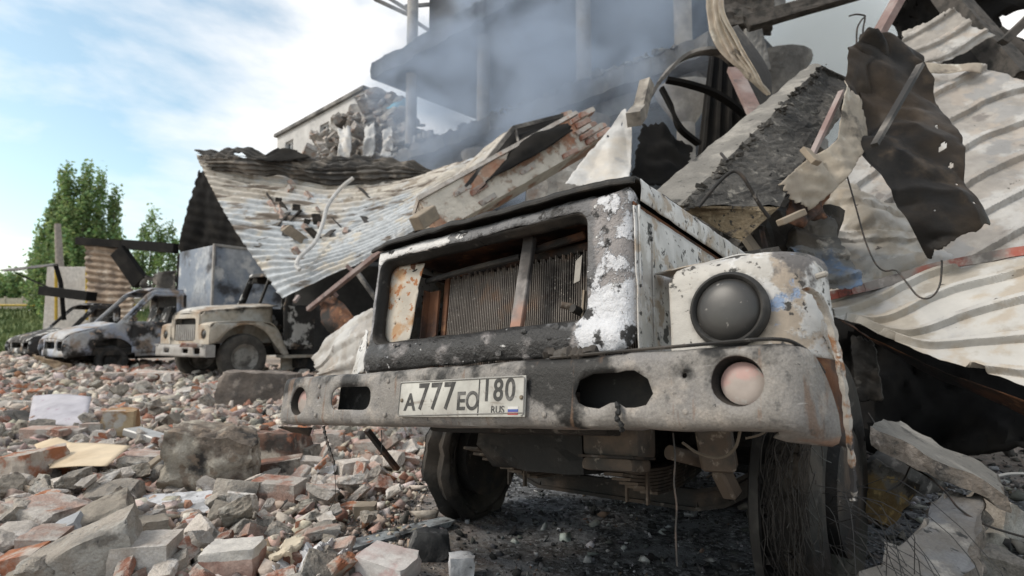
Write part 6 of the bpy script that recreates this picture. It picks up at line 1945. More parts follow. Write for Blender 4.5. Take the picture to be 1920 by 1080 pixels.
# cream sheets in the middle, crumpled
warp('crumpled_sheet', 'crumpled cream sheet with a bent top, right of the grey beam', 'sheet', [
    [(1520, 345, 3.9), (1575, 335, 3.8), (1640, 372, 3.7), (1720, 392, 3.7)],
    [(1545, 415, 3.7), (1610, 410, 3.6), (1680, 420, 3.55), (1750, 428, 3.55)],
    [(1560, 470, 3.6), (1630, 470, 3.5), (1700, 470, 3.45), (1780, 470, 3.45)],
    [(1545, 530, 3.4), (1620, 528, 3.3), (1700, 512, 3.3), (1790, 498, 3.3)]], 70, 60, 'panel_cream', ribs=3, rib_axis='t', amp=0.03, kind='trap', crumple=0.05, cscale=3, dents=0.05, jag=0.03, seed=104, thick=0.003)
warp('crumpled_sheet', 'grey blue crumpled sheet just above the headlight fender', 'sheet', [
    [(1455, 405, 3.4), (1500, 400, 3.3), (1560, 408, 3.2)],
    [(1468, 450, 3.2), (1520, 448, 3.1), (1580, 455, 3.0)],
    [(1500, 500, 3.0), (1550, 498, 2.95), (1605, 500, 2.9)],
    [(1530, 545, 2.9), (1570, 545, 2.85), (1620, 540, 2.8)]], 50, 50, 'grey_blue_sheet', ribs=3, rib_axis='t', amp=0.03, kind='trap', crumple=0.035, cscale=4, dents=0.04, jag=0.04, seed=105, thick=0.003)
# red-grey flashing between upper and lower sheets
tag(mk('flashing_strip', (rough_v(join(*[bar(p, q, 0.035, 0.045) for p, q in zip(*(lambda c: (c, c[1:]))(crom(A([(1530, 562, 3.1), (1600, 545, 3.0), (1680, 522, 2.95), (1760, 500, 2.9), (1850, 482, 2.8), (1980, 462, 2.6)]), 16)))])[0], 6, 0.008, 6),
    join(*[bar(p, q, 0.035, 0.045) for p, q in zip(*(lambda c: (c, c[1:]))(crom(A([(1530, 562, 3.1), (1600, 545, 3.0), (1680, 522, 2.95), (1760, 500, 2.9), (1850, 482, 2.8), (1980, 462, 2.6)]), 16)))])[1]), M['flash']), 'red and grey flashing strip along the top of the low cream sheet', 'flashing')
# lower sheet
warp('wall_sheet', 'low cream ribbed wall sheet reaching from the truck to the right edge', 'sheet', [
    [(1536, 560, 3.15), (1640, 540, 3.0), (1760, 506, 2.88), (1990, 468, 2.55)],
    [(1560, 592, 2.95), (1660, 585, 2.8), (1790, 560, 2.65), (2010, 545, 2.35)],
    [(1590, 600, 2.8), (1700, 628, 2.62), (1830, 630, 2.45), (2030, 650, 2.15)],
    [(1612, 605, 2.72), (1720, 660, 2.5), (1850, 700, 2.3), (2050, 790, 2.0)]], 200, 200, 'panel_cream', ribs=4.2, rib_axis='t', skew=0.5, duty=0.16, slope=0.045, amp=0.036, kind='trap', smooth=28, crumple=0.010, cscale=2.0, dents=0.010, jag=0.012, seed=106, thick=0.003)
warp('sheet_underlap', 'brown under sheet along the lower edge of the low cream sheet', 'sheet', [
    [(1560, 588, 3.0), (1640, 640, 2.75), (1760, 690, 2.55), (2050, 800, 2.1)],
    [(1600, 610, 3.1), (1680, 670, 2.85), (1790, 720, 2.65), (2060, 850, 2.2)]], 60, 8, 'rust', crumple=0.01, cscale=3, jag=0.02, seed=107, thick=0.003)

# dark strip that hangs over like a curled tongue
warp('hanging_strip', 'large heat blackened sheet strip curling over and hanging down with bullet holes', 'sheet', [
    [(1468, 372, 2.85), (1490, 352, 2.95), (1520, 330, 3.1)],
    [(1560, 300, 2.95), (1585, 250, 3.05), (1600, 230, 3.2)],
    [(1582, 150, 3.1), (1610, 150, 3.15), (1660, 190, 3.3)],
    [(1592, 95, 3.2), (1650, 62, 3.25), (1725, 108, 3.3)],
    [(1625, 250, 3.05), (1690, 180, 3.1), (1760, 170, 3.15)],
    [(1600, 258, 2.95), (1690, 270, 2.95), (1792, 262, 2.98)],
    [(1655, 345, 2.85), (1725, 350, 2.82), (1800, 340, 2.85)],
    [(1690, 400, 2.80), (1760, 400, 2.75), (1828, 378, 2.78)],
    [(1742, 490, 2.80), (1790, 455, 2.72), (1866, 420, 2.75)]], 60, 180, 'brown_sheet', crumple=0.055, cscale=2.4, dents=0.05, jag=0.02, jagf=5, seed=108, thick=0.003,
    holes=((0.82, 0.60, 0.02, 0.006), (0.80, 0.66, 0.03, 0.008), (0.86, 0.72, 0.022, 0.008), (0.88, 0.79, 0.022, 0.007), (0.25, 0.63, 0.018, 0.004), (0.45, 0.87, 0.02, 0.005), (0.9, 0.90, 0.02, 0.005)))
warp('beige_flap', 'beige inner flap at the left foot of the heat blackened strip', 'sheet', [
    [(1580, 150, 2.98), (1612, 178, 3.0), (1632, 262, 3.0)], [(1570, 255, 2.9), (1592, 275, 2.9), (1610, 300, 2.9)], [(1510, 300, 2.8), (1545, 330, 2.8), (1570, 352, 2.8)], [(1452, 350, 2.72), (1478, 376, 2.72), (1520, 396, 2.75)]],
    24, 50, 'beige_sheet', crumple=0.025, cscale=5, dents=0.03, jag=0.04, seed=109, thick=0.003)
warp('brown_flap', 'brown crumpled flap under the end of the grey beam', 'sheet', [
    [(1480, 372, 2.8), (1530, 372, 2.85), (1578, 300, 3.0)], [(1470, 395, 2.78), (1520, 412, 2.8), (1572, 330, 2.95)], [(1465, 415, 2.75), (1500, 425, 2.8), (1545, 410, 2.9)]],
    24, 20, 'rust', crumple=0.035, cscale=5, dents=0.03, jag=0.05, seed=110, thick=0.003)
tag(mk('steel_edge', bar(at(1518, 300, 2.85), at(1578, 172, 3.05), 0.03, 0.02), M['pink_steel']), 'pink primed steel edge beside the grey beam', 'steel bar')
tag(mk('steel_edge', bar(at(1640, 272, 2.78), at(1726, 122, 2.98), 0.035, 0.02), M['steel_band']), 'flat brown steel edge on the front of the heat blackened strip', 'steel bar')
tag(mk('timber_scrap', bar(at(1462, 418, 2.5), at(1506, 398, 2.52), 0.05, 0.03, 0.004), M['timber']), 'small pale timber scrap below the grey beam', 'timber')
tag(mk('timber_scrap', bar(at(1508, 280, 2.75), at(1532, 306, 2.7), 0.06, 0.03, 0.004), M['timber']), 'small pale timber scrap beside the beige flap', 'timber')

# grey concrete beam, end towards the camera
def build_beam():
    N1, N4, N3, N2 = at(1226, 360, 2.75), at(1276, 385, 2.55), at(1462, 388, 2.62), at(1388, 455, 2.58)
    f = Vector((0, 0, 0))
    F1, F4, F3 = at(1522, 118, 3.75), at(1541, 122, 3.62), at(1574, 168, 3.68)
    t = thing('concrete_beam', 'heavy grey broken concrete beam jutting up to the right over the truck', 'beam', (N1 + N3) / 2)
    c = t.location.copy()
    # light upper face
    P = Patch([[N1 - c, (N1 * .66 + F1 * .34) - c, (N1 * .33 + F1 * .67) - c, F1 - c], [N4 - c, (N4 * .66 + F4 * .34) - c, (N4 * .33 + F4 * .67) - c, F4 - c]])
    # the body: grid of the closed prism
    n, m = 44, 9
    ringN = [N1, N4, N3, N2]
    N0c = (N1 + N3) / 2
    F2 = F1 + (F3 - F4)
    F2 = F1 + (N2 - N1) * 0.8
    ringF = [F1, F4, F3, F2]
    def ring_pt(k, t_):
        a, b = ringN[k], ringN[(k + 1) % 4]
        e, g = ringF[k], ringF[(k + 1) % 4]
        return lambda s: (a.lerp(b, t_)).lerp(e.lerp(g, t_), s)
    names = ('beam_face', 'beam_side', 'beam_bottom', 'beam_back')
    mats = ('beam_concrete', 'beam_rough', 'beam_rough', 'beam_rough')  # side, bottom and back darker: shade put into the colour
    V, Fc, mi = [], [], []
    for i in range(n + 1):
        s = i / n
        for k in range(4):
            for j in range(m):
                p = ring_pt(k, j / m)(s) - c
                V.append(tuple(p))
    V = np.array(V)
    kk = np.tile(np.repeat(np.arange(4), m), n + 1)
    amp = np.where(kk == 0, 0.004, 0.018)
    jj = np.tile(np.tile(np.arange(m), 4), n + 1)
    amp = np.where((jj == 0), 0.010, amp)
    D = np.stack([fbm(V * 9, q, 3) for q in (3, 13, 23)], 1)
    V = V + D * amp[:, None] * 1.6
    R = 4 * m
    for i in range(n):
        for q in range(R):
            q2 = (q + 1) % R
            Fc.append((i * R + q, (i + 1) * R + q, (i + 1) * R + q2, i * R + q2))
            mi.append(0 if q < m else 1)
    # end face: inner grid of the near end, far end cap
    base = len(V)
    G = 12
    EV = []
    for a in range(G + 1):
        for b in range(G + 1):
            p = (N1.lerp(N4, a / G)).lerp(N2.lerp(N3, a / G), b / G) - c
            EV.append(p)
    EV = np.array([tuple(p) for p in EV])
    out = (N1 - F1).normalized()
    e = fbm(EV * 8, 31, 3) * 0.03 + 0.006
    gx = np.tile(np.arange(G + 1), G + 1)
    gy = np.repeat(np.arange(G + 1), G + 1)
    edge = (gx == 0) | (gx == G) | (gy == 0) | (gy == G)
    e = np.where(edge, 0.0, np.abs(e) + 0.012)
    EV = EV + np.outer(e, np.array(out[:]))
    end = mk('beam_end', (EV, [(a * (G + 1) + b, a * (G + 1) + b + 1, (a + 1) * (G + 1) + b + 1, (a + 1) * (G + 1) + b) for a in range(G) for b in range(G)]), M['beam_end'], t)
    Fc.append(tuple(n * R + q for q in range(R))[::-1])
    mi.append(1)
    me = new_mesh('beam_body', V, Fc, M['beam_concrete'])
    me.materials.append(M['beam_rough'])
    me.polygons.foreach_set('material_index', mi[:len(me.polygons)] + [1] * max(0, len(me.polygons) - len(mi)))
    obj('beam_body', me, t)
    # rough broken lip along the arris and bent reinforcement
    Vl, Fl, m2 = [], [], 0
    r = random.Random(2)
    for k in range(120):
        s = r.random()
        p = N4.lerp(F4, s) - c
        w = r.uniform(0.012, 0.045) * (1 - 0.45 * s)
        q = hull_rock(900 + k % 40, (w * 1.6, w, w))
        off = Vector((r.uniform(-.01, .03), r.uniform(-.02, .0), r.uniform(-.04, .008)))
        for v in q[0]:
            Vl.append(tuple(Vector(v) + p + off))
        Fl += [tuple(i + m2 for i in g) for g in q[1]]
        m2 += len(q[0])
    mk('broken_arris', (Vl, Fl), M['beam_rough'], t)['kind'] = 'stuff'
    mk('rebar', tube(crom([at(1310, 388, 2.48) - c, at(1345, 345, 2.46) - c, at(1372, 322, 2.45) - c, at(1388, 326, 2.43) - c, at(1402, 345, 2.42) - c, at(1425, 385, 2.42) - c, at(1442, 408, 2.42) - c], 30), 0.008, 8), M['under'], t, 40)
    mk('rebar', tube([at(1352, 288, 2.75) - c, at(1364, 302, 2.62) - c], 0.007, 8), M['under'], t, 40)
build_beam()
tag(mk('propped_plank', bar(at(1395, 440, 2.9), at(1432, 492, 2.75), 0.05, 0.03), M['timber']), 'pale plank wedged under the grey concrete beam', 'plank')
tag(mk('rusty_rod', tube([at(1428, 432, 2.85), at(1442, 492, 2.75)], 0.014, 8), M['rust'], None, 40), 'rusty rod standing under the grey concrete beam', 'rod')

# bent steel hoops and black sheets behind
def hoop(label, pts, w, h, mat, name='steel_hoop'):
    c = crom(A(pts), 26)
    tag(mk(name, join(*[bar(p, q, w, h) for p, q in zip(c, c[1:])]), M[mat]), label, 'steel hoop')
hoop('broad bent steel hoop rising from the box tube', [(1208, 200, 4.4), (1240, 150, 4.4), (1275, 112, 4.45), (1320, 96, 4.5), (1362, 102, 4.6), (1395, 135, 4.7)], 0.12, 0.025, 'steel_band')
hoop('lower dark steel hoop crossing behind the broad hoop', [(1250, 150, 4.6), (1290, 158, 4.6), (1340, 175, 4.65), (1385, 205, 4.7), (1410, 235, 4.7)], 0.08, 0.03, 'under_sheet')
hoop('thin dark steel stay inside the broad hoop', [(1240, 165, 4.6), (1258, 200, 4.6), (1275, 240, 4.6), (1310, 270, 4.7)], 0.06, 0.03, 'under_sheet')
tag(mk('box_tube', join(bar(at(1213, 155, 4.2), at(1200, 210, 4.1), 0.085, 0.085), bar(at(1200, 208, 4.12), at(1188, 224, 3.9), 0.10, 0.10)), M['steel_tube']), 'short pale square steel tube at the foot of the broad hoop', 'steel tube')
warp('black_sheet', 'black ribbed sheet standing behind the steel hoops', 'sheet', [
    [(1330, 105, 5.0), (1370, 100, 4.95), (1420, 130, 4.9)], [(1318, 200, 4.9), (1370, 210, 4.8), (1430, 210, 4.7)], [(1305, 320, 4.7), (1370, 320, 4.6), (1440, 300, 4.5)]], 60, 20, 'under_sheet', ribs=5, rib_axis='s', amp=0.04, kind='trap', crumple=0.02, seed=111, thick=0.01)
warp('black_sheet', 'black sheet put in for the dark interior under the steel hoops behind the truck hood', 'sheet', [  # this black sheet paints the dark interior behind the hood
    [(1205, 228, 4.5), (1245, 240, 4.6), (1300, 275, 4.7)], [(1192, 290, 4.3), (1240, 300, 4.4), (1300, 310, 4.5)], [(1180, 345, 4.2), (1240, 350, 4.3), (1310, 350, 4.4)]], 30, 24, 'under_sheet', crumple=0.05, cscale=2.5, jag=0.05, seed=112, thick=0.01)
warp('curved_sheet', 'tall curved pale corrugated sheet standing at the top centre', 'sheet', [
    [(1322, -30, 4.1), (1345, -30, 4.0), (1352, -20, 3.95)], [(1326, 30, 4.05), (1355, 40, 3.95), (1368, 50, 3.9)], [(1345, 90, 4.0), (1378, 100, 3.9), (1398, 100, 3.85)], [(1385, 128, 3.95), (1412, 140, 3.85), (1428, 150, 3.8)], [(1436, 172, 3.9), (1440, 176, 3.85), (1443, 180, 3.8)]],
    30, 90, 'beige_sheet', ribs=4, rib_axis='s', amp=0.02, kind='sine', crumple=0.02, cscale=3, jag=0.02, seed=113, thick=0.004)
warp('bent_dark_sheet', 'dark inner side of the curved sheet bending towards the beam', 'sheet', [
    [(1368, 52, 4.2), (1385, 45, 4.3)], [(1400, 105, 4.2), (1440, 130, 4.3)], [(1400, 150, 4.2), (1444, 190, 4.3)], [(1390, 190, 4.2), (1430, 215, 4.3)]], 12, 40, 'roof_dark', crumple=0.02, seed=114, thick=0.006)
tag(mk('steel_post', bar(at(1376, 130, 4.3), at(1418, 218, 3.9), 0.10, 0.04), M['pink_steel']), 'pink grey steel post leaning under the curved pale sheet', 'steel post')
warp('white_sheet_scrap', 'white punctured sheet standing behind the truck hood', 'sheet', [
    [(1166, 206, 4.3), (1174, 204, 4.3), (1183, 230, 4.2)], [(1130, 258, 4.2), (1158, 255, 4.15), (1186, 270, 4.1)], [(1085, 315, 4.1), (1130, 318, 4.0), (1182, 315, 3.9)], [(1060, 352, 4.0), (1120, 352, 3.9), (1178, 350, 3.8)]],
    40, 50, 'white_sheet', crumple=0.02, cscale=2.6, dents=0.03, jag=0.02, seed=118, thick=0.003, holes=((0.5, 0.18, 0.03, 0.012), (0.62, 0.16, 0.02, 0.01), (0.18, 0.33, 0.05, 0.012), (0.3, 0.66, 0.03, 0.01)))
# charred timbers high up
def timber(label, a, b, w, h, mat='timber_dark', name='charred_beam'):
    p, q = at(*a), at(*b)
    L = (q - p).length
    V, F = block((L, w, h), int(a[0]), 10, 3, 0.06, 9, cut=0.08)
    x, (y_, z_) = (q - p).normalized(), frame_of(q - p)
    m = Matrix((x, y_, z_)).transposed()
    o = mk(name, (V, F), M[mat], None, None, loc=(p + q) / 2)
    o.rotation_euler = m.to_euler()
    tag(o, label, 'beam')
timber('long charred beam running up to the right behind the curved sheet', (1400, 45, 7.0), (1640, -25, 6.6), 0.16, 0.16)
timber('thick burnt lump of floor at the left end of the long charred beam', (1350, 40, 8.6), (1445, 22, 8.4), 0.6, 0.5)
timber('broad sooty post hanging behind the curved sheet', (1408, 60, 8.2), (1424, 140, 8.2), 0.22, 0.26, 'slab', 'broken_post')
timber('charred diagonal timber at the upper right corner', (1760, -30, 5.9), (1912, 150, 5.2), 0.22, 0.2)
timber('second charred timber crossing at the upper right corner', (1880, 80, 5.0), (1975, -10, 5.0), 0.07, 0.07)
timber('thin charred timber at the right edge below the corner timbers', (1870, 60, 5.6), (1990, 150, 5.4), 0.08, 0.10)
tag(mk('steel_angle', bar(at(1636, 84, 3.9), at(1700, -30, 4.0), 0.10, 0.05), M['pink_steel']), 'reddish steel angle rising behind the top of the heat blackened strip', 'steel bar')
warp('soot_shade_wall', 'black burnt wall behind the upper right sheets', 'wall', [
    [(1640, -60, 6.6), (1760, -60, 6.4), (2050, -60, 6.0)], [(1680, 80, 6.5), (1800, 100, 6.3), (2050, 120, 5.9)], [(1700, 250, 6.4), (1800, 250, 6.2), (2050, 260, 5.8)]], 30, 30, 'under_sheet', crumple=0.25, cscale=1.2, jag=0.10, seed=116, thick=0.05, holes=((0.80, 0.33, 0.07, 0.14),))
# black cave under the low sheet: deep shade put into the colour
warp('soot_shade_wall', 'black backing painted for the deep shade in the hollow under the low cream sheet', 'wall', [
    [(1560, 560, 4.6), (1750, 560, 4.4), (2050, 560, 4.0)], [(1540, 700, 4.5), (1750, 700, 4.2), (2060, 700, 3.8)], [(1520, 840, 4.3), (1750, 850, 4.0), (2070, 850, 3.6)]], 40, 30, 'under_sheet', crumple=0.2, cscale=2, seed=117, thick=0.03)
warp('torn_dark_sheet', 'torn dark sheet standing in the hollow beside the fender', 'sheet', [
    [(1595, 625, 3.1), (1640, 640, 3.0)], [(1600, 690, 3.05), (1650, 700, 2.95)], [(1600, 752, 3.0), (1660, 755, 2.9)]], 12, 24, 'soot', crumple=0.04, cscale=5, jag=0.06, seed=118, thick=0.01)

# wires
def wire(label, pts, r=0.005, mat='wire', n=40):
    tag(mk('loose_wire', tube(crom(A(pts), n), r, 6), M[mat], None, 40), label, 'wire')
wire('thin black wire dangling across the cream sheet into a loop', [(1586, 322, 2.9), (1594, 350, 2.85), (1608, 400, 2.8), (1622, 450, 2.75), (1640, 492, 2.7), (1658, 508, 2.68), (1680, 507, 2.66), (1700, 530, 2.6), (1722, 556, 2.55), (1745, 558, 2.5), (1762, 535, 2.5), (1766, 495, 2.5), (1765, 488, 2.5)], 0.0042)
wire('two hooked cable ends against the sky at the upper right', [(1606, 90, 4.0), (1607, 55, 4.0), (1615, 38, 4.0), (1622, 30, 4.0), (1606, 27, 4.0), (1592, 30, 4.0)], 0.006)
wire('straight cable end against the sky at the upper right', [(1622, 34, 4.0), (1618, 60, 4.0), (1622, 88, 4.0)], 0.006)
wire('thin rod lying over the upper broken slab', [(1628, 775, 2.2), (1650, 810, 2.1), (1672, 842, 2.05)], 0.004, n=10)
wire('thin steel strand sagging from the upper slab to the right edge', [(1700, 870, 2.1), (1742, 895, 2.0), (1775, 925, 1.9), (1800, 955, 1.85), (1850, 985, 1.8), (1930, 1010, 1.75)], 0.0035)
wire('short black strand under the upper broken slab', [(1706, 876, 2.1), (1690, 905, 2.05), (1662, 922, 2.0)], 0.003, n=12)
wire('pale cable at the right edge behind the upper broken slab', [(1868, 893, 2.4), (1900, 888, 2.4), (1960, 890, 2.4)], 0.006, 'zinc', 12)

# ---- broken slabs, foam and stones at the lower right
def slab_piece(name, label, c8, seed, mat_top, mat_edge, n=12, amp=0.012):
    """broken slab between eight corners, smooth top, ragged edges"""
    U, F = cube_grid(n)
    U = U + 0.5
    C = [Vector(p) for p in c8]
    P = []
    for x, y, z in U:
        b = C[0].lerp(C[1], x).lerp(C[3].lerp(C[2], x), y)
        t = C[4].lerp(C[5], x).lerp(C[7].lerp(C[6], x), y)
        P.append(tuple(b.lerp(t, z)))
    P = np.array(P)
    ctr = P.mean(0)
    D = np.stack([fbm(P * 10, seed + q, 3) for q in (0, 10, 20)], 1)
    top = U[:, 2] > 0.99
    inner = top & (U[:, 0] > .01) & (U[:, 0] < .99) & (U[:, 1] > .01) & (U[:, 1] < .99)
    a = np.where(inner, amp * 0.25, amp * 1.8)
    P = P + D * a[:, None] * 1.5 - ctr
    me = new_mesh(name, P, F, M[mat_top])
    me.materials.append(M[mat_edge])
    cen = np.array([np.mean([U[i] for i in p.vertices], 0) for p in me.polygons])
    me.polygons.foreach_set('material_index', [0 if z > 0.99 else 1 for z in cen[:, 2]])
    return tag(obj(name, me, None, ctr), label, 'slab')
def up_(p, h):
    return Vector(p) + Vector((0, 0, h))
a, b, c, d = at(1632, 800, 2.05), at(1890, 930, 1.88), at(1870, 890, 2.15), at(1680, 790, 2.25)
slab_piece('broken_slab', 'upper broken concrete slab with a ragged edge, tilted at the lower right', [up_(a, -.06), up_(b, -.05), up_(c, -.05), up_(d, -.07), up_(a, .005), up_(b, 0), up_(c, 0), up_(d, .0)], 3, 'beam_concrete', 'slab_edge')
a, b, c, d = at(1560, 1150, 1.35), at(1800, 1150, 1.42), at(1846, 912, 1.98), at(1775, 925, 2.0)
slab_piece('broken_slab', 'long pale broken slab running out of the lower right corner', [up_(a, -.08) + Vector((-.1, 0, 0)), up_(b, -.16), up_(c, -.12), up_(d, -.06), up_(a, -.0), up_(b, -.02), up_(c, -.01), up_(d, 0)], 8, 'slab_top', 'slab_edge', 18, 0.022)
o = mk('foam_lump', block((0.15, 0.13, 0.20), 131, 12, 8, 0.06, 7), M['foam'], None, 60, loc=at(1652, 925, 2.25), rot=(0.2, 0.5, 0.3))
tag(o, 'scorched yellow foam lump beside the burnt front tyre', 'foam')
o = mk('foam_lump', block((0.36, 0.16, 0.15), 132, 12, 8, 0.06, 7), M['soot_grey'], None, 60, loc=at(1700, 885, 2.6), rot=(0.2, 0.1, 0.5))
tag(o, 'grey charred bundle behind the yellow foam lump', 'bundle')

# ---- the heap of the collapsed building on which sheets, beam and hoops lie
def mound_h(X, Y):
    P = np.stack([X.ravel(), Y.ravel(), X.ravel() * 0], 1)
    def sm(a, b, v):
        t = np.clip((v - a) / (b - a), 0, 1)
        return t * t * (3 - 2 * t)
    h = (1.45 * sm(-0.4, 1.0, X) + 0.9 * sm(2.4, 3.6, X)) * sm(4.7, 6.3, Y) * (1 - sm(10.5, 13.0, Y)) * (1 - 0.6 * sm(9, 14, X))
    n = fbm(P * 0.9, 44, 4).reshape(X.shape)
    return h * (0.85 + 0.3 * n) + 0.10 * n * (h > 0.05) - 0.06
def build_mound():
    X, Y = np.meshgrid(np.linspace(-0.8, 15, 110), np.linspace(4.5, 13.2, 70))
    Z = mound_h(X, Y)
    ix = np.arange(X.size).reshape(X.shape)
    F = np.stack([ix[:-1, :-1], ix[:-1, 1:], ix[1:, 1:], ix[1:, :-1]], -1).reshape(-1, 4)
    o = obj('debris_mound', new_mesh('debris_mound', np.stack([X.ravel(), Y.ravel(), Z.ravel()], 1), F, M['beam_rough'], 25))
    tag(o, 'sooty mound of collapsed masonry behind the burnt truck', 'rubble heap', kind='stuff')
build_mound()

o = mk('dark_filler', block((0.75, 0.5, 0.55), 171, 10, 10, 0.06, 8, 0.35), M['soot'], None, None, loc=at(1418, 462, 3.45), rot=(0.2, 0.1, 0.6))  # dark filler added to close a bright gap
tag(o, 'dark lump added to fill the bright gap between the hood and the grey beam', 'wreckage')
# ------------------------------------------------------------------ rubble
def gpt(px, py, lift=0.0):
    """where the ground is seen at this place of the photograph"""
    p = gz(px, py)
    for _ in range(4):
        p = gz(px, py, float(ground_h(np.array([p.x]), np.array([p.y]))[0]))
    return p + Vector((0, 0, lift))

hero = []
def hero_block(name, label, cat, px, base_py, w_px, h_px, depth, mat, seed, rot=(0, 0, 0), n=6, chips=5, amp=0.03, cut=0.25, sink=0.1, freq=6.0):
    """a block whose picture is w_px wide and h_px high where it stands"""
    p = gpt(px, base_py)
    k = p.y / FPX
    w, h = w_px * k, h_px * k
    V, F = block((w, depth, h), seed, n, chips, amp, freq, cut)
    p = p + Vector((0, depth * 0.35, h * (0.5 - sink)))
    o = mk(name, (V, F), M[mat], None, 35 if n > 6 else None, loc=p, rot=rot)
    tag(o, label, cat)
    hero.append((p.x, p.y, max(w, depth) * 0.5))
    return o
B = hero_block
B('concrete_lump', 'big scorched concrete lump in the middle of the rubble left of the truck', 'concrete', 378, 925, 150, 125, 0.34, 'lump_beige', 201, (0.08, 0.06, 0.25), 18, 14, 0.07, 0.34)
B('masonry_lump', 'dark brick masonry lump joined behind the big scorched concrete lump', 'masonry', 505, 880, 105, 70, 0.28, 'brick_burnt', 202, (0.0, -0.05, -0.15), 12, 7, 0.05, 0.22)
B('concrete_lump', 'long brown grey concrete lump lying before the cream truck', 'concrete', 478, 762, 140, 68, 0.5, 'lump_brown', 203, (0, 0.04, 0.1), 12, 7, 0.05, 0.2)
B('stone_slab', 'six sided grey stone piece standing on edge below the big scorched lump', 'stone', 432, 968, 72, 68, 0.07, 'concrete', 204, (-0.35, 0.15, 0.2), 8, 8, 0.03, 0.45)
B('brick', 'whole dusty red brick lying flat in front of the dark masonry lump', 'brick', 512, 952, 92, 50, 0.15, 'brick', 205, (0, 0.04, -0.12), 8, 4, 0.025, 0.16)
B('brick', 'half brick resting on top of the whole dusty red brick', 'brick', 522, 900, 72, 32, 0.13, 'brick_burnt', 206, (0.1, -0.12, 0.2), 6, 4, 0.03, 0.2, sink=-0.1)
B('brick', 'pinkish grey brick end standing right of the whole dusty red brick', 'brick', 596, 955, 50, 42, 0.12, 'brick_pale', 207, (0.1, 0.1, 0.5), 6, 3, 0.025, 0.18)
B('lime_block', 'squared pale lime block near the dangling bumper wire', 'block', 656, 906, 52, 42, 0.14, 'concrete_pale', 208, (0, 0, 0.6), 6, 3, 0.025, 0.15)
B('brick', 'blue grey sooted brick left of the dangling bumper wire', 'brick', 562, 872, 60, 34, 0.13, 'burnt_concrete', 209, (0, -0.1, -0.25), 6, 4, 0.03, 0.2)
B('lime_block', 'pale broken stone left of the dangling bumper wire', 'block', 575, 895, 42, 36, 0.12, 'concrete_pale', 210, (0.2, 0.1, 0.4), 6, 6, 0.03, 0.3)
B('brick', 'grey pink brick under the middle of the bumper at the left', 'brick', 612, 845, 55, 36, 0.13, 'brick_pale', 211, (0, 0.06, 0.1), 6, 4, 0.025, 0.18)
B('brick', 'pink and white brick by the strut under the bumper', 'brick', 690, 858, 55, 32, 0.12, 'brick_pale', 212, (0, -0.1, -0.2), 6, 5, 0.03, 0.2)
B('wood_block', 'square brown block near the left front tyre', 'block', 682, 977, 36, 30, 0.09, 'timber', 213, (0, 0, 0.1), 5, 2, 0.02, 0.1)
B('round_stone', 'small rounded grey stone by the square brown block', 'stone', 694, 984, 26, 22, 0.06, 'concrete', 214, (0, 0, 0.3), 8, 10, 0.03, 0.45)
B('lime_block', 'big white lime block at the bottom edge, lower left', 'block', 254, 1092, 96, 74, 0.17, 'concrete_pale', 215, (0.05, 0.0, 0.2), 10, 5, 0.03, 0.2)
B('concrete_block', 'long grey concrete block slanting up from the bottom left corner', 'concrete', 140, 1100, 165, 92, 0.17, 'concrete', 216, (0.1, -0.42, 0.35), 12, 5, 0.03, 0.18)
B('concrete_block', 'tan broken wedge behind the long grey concrete block', 'concrete', 182, 1020, 90, 70, 0.16, 'burnt_concrete', 217, (0.2, -0.3, 0.5), 10, 7, 0.05, 0.3)
B('brick', 'salmon brick on edge right of the long grey concrete block', 'brick', 198, 1068, 36, 60, 0.12, 'brick', 218, (0.1, 0.15, -0.25), 6, 4, 0.025, 0.16)
B('brick', 'orange brick in the bottom left corner', 'brick', 22, 1086, 72, 46, 0.13, 'brick_orange', 219, (0, -0.22, 0.2), 6, 5, 0.03, 0.2)
B('stone', 'smooth blue grey stone above the long grey concrete block', 'stone', 108, 1035, 62, 52, 0.11, 'stone_blue', 220, (0.2, -0.45, 0.3), 8, 7, 0.03, 0.3)
B('masonry_lump', 'flat masonry lump with a pink brick end at the left edge', 'masonry', 60, 1002, 115, 52, 0.22, 'brick_pale', 221, (0.05, 0.10, -0.3), 12, 6, 0.05, 0.22)
B('masonry_lump', 'pile of two mortared bricks with a bright orange break at the left edge', 'masonry', 30, 915, 90, 66, 0.24, 'brick_orange', 222, (0, -0.14, -0.2), 12, 6, 0.05, 0.2)
B('lime_block', 'pale lump with an orange face near the bottom left corner', 'block', 62, 1058, 62, 56, 0.14, 'brick_pale', 223, (0.1, 0.1, 0.2), 8, 6, 0.04, 0.25)
B('lime_block', 'white rounded block at the left edge near the bottom', 'block', 8, 1042, 60, 50, 0.14, 'concrete_pale', 224, (0, 0, 0.3), 8, 6, 0.04, 0.28)
B('stone_slab', 'grey four cornered slab piece left of the white ash', 'stone', 198, 955, 82, 40, 0.16, 'concrete', 225, (0.25, -0.1, 0.2), 8, 6, 0.03, 0.3)
B('rust_block', 'rusty brown upright block beside the grey card', 'block', 212, 828, 52, 62, 0.22, 'rust_block', 226, (0, 0.05, 0.35), 8, 5, 0.03, 0.2)
B('brick', 'grey pink brick standing left of the rusty brown block', 'brick', 168, 832, 36, 40, 0.14, 'brick_pale', 227, (0, 0, 0.1), 5, 3, 0.025, 0.15)
B('brick', 'long broken brick with red edges in front of the grey card', 'brick', 92, 832, 100, 30, 0.16, 'brick_pale', 228, (0, 0.03, 0.1), 8, 5, 0.04, 0.2)
B('brick', 'grey pink square brick just above the big scorched lump', 'brick', 262, 885, 62, 34, 0.16, 'brick_pale', 229, (0.1, 0.05, 0.3), 6, 3, 0.025, 0.15)
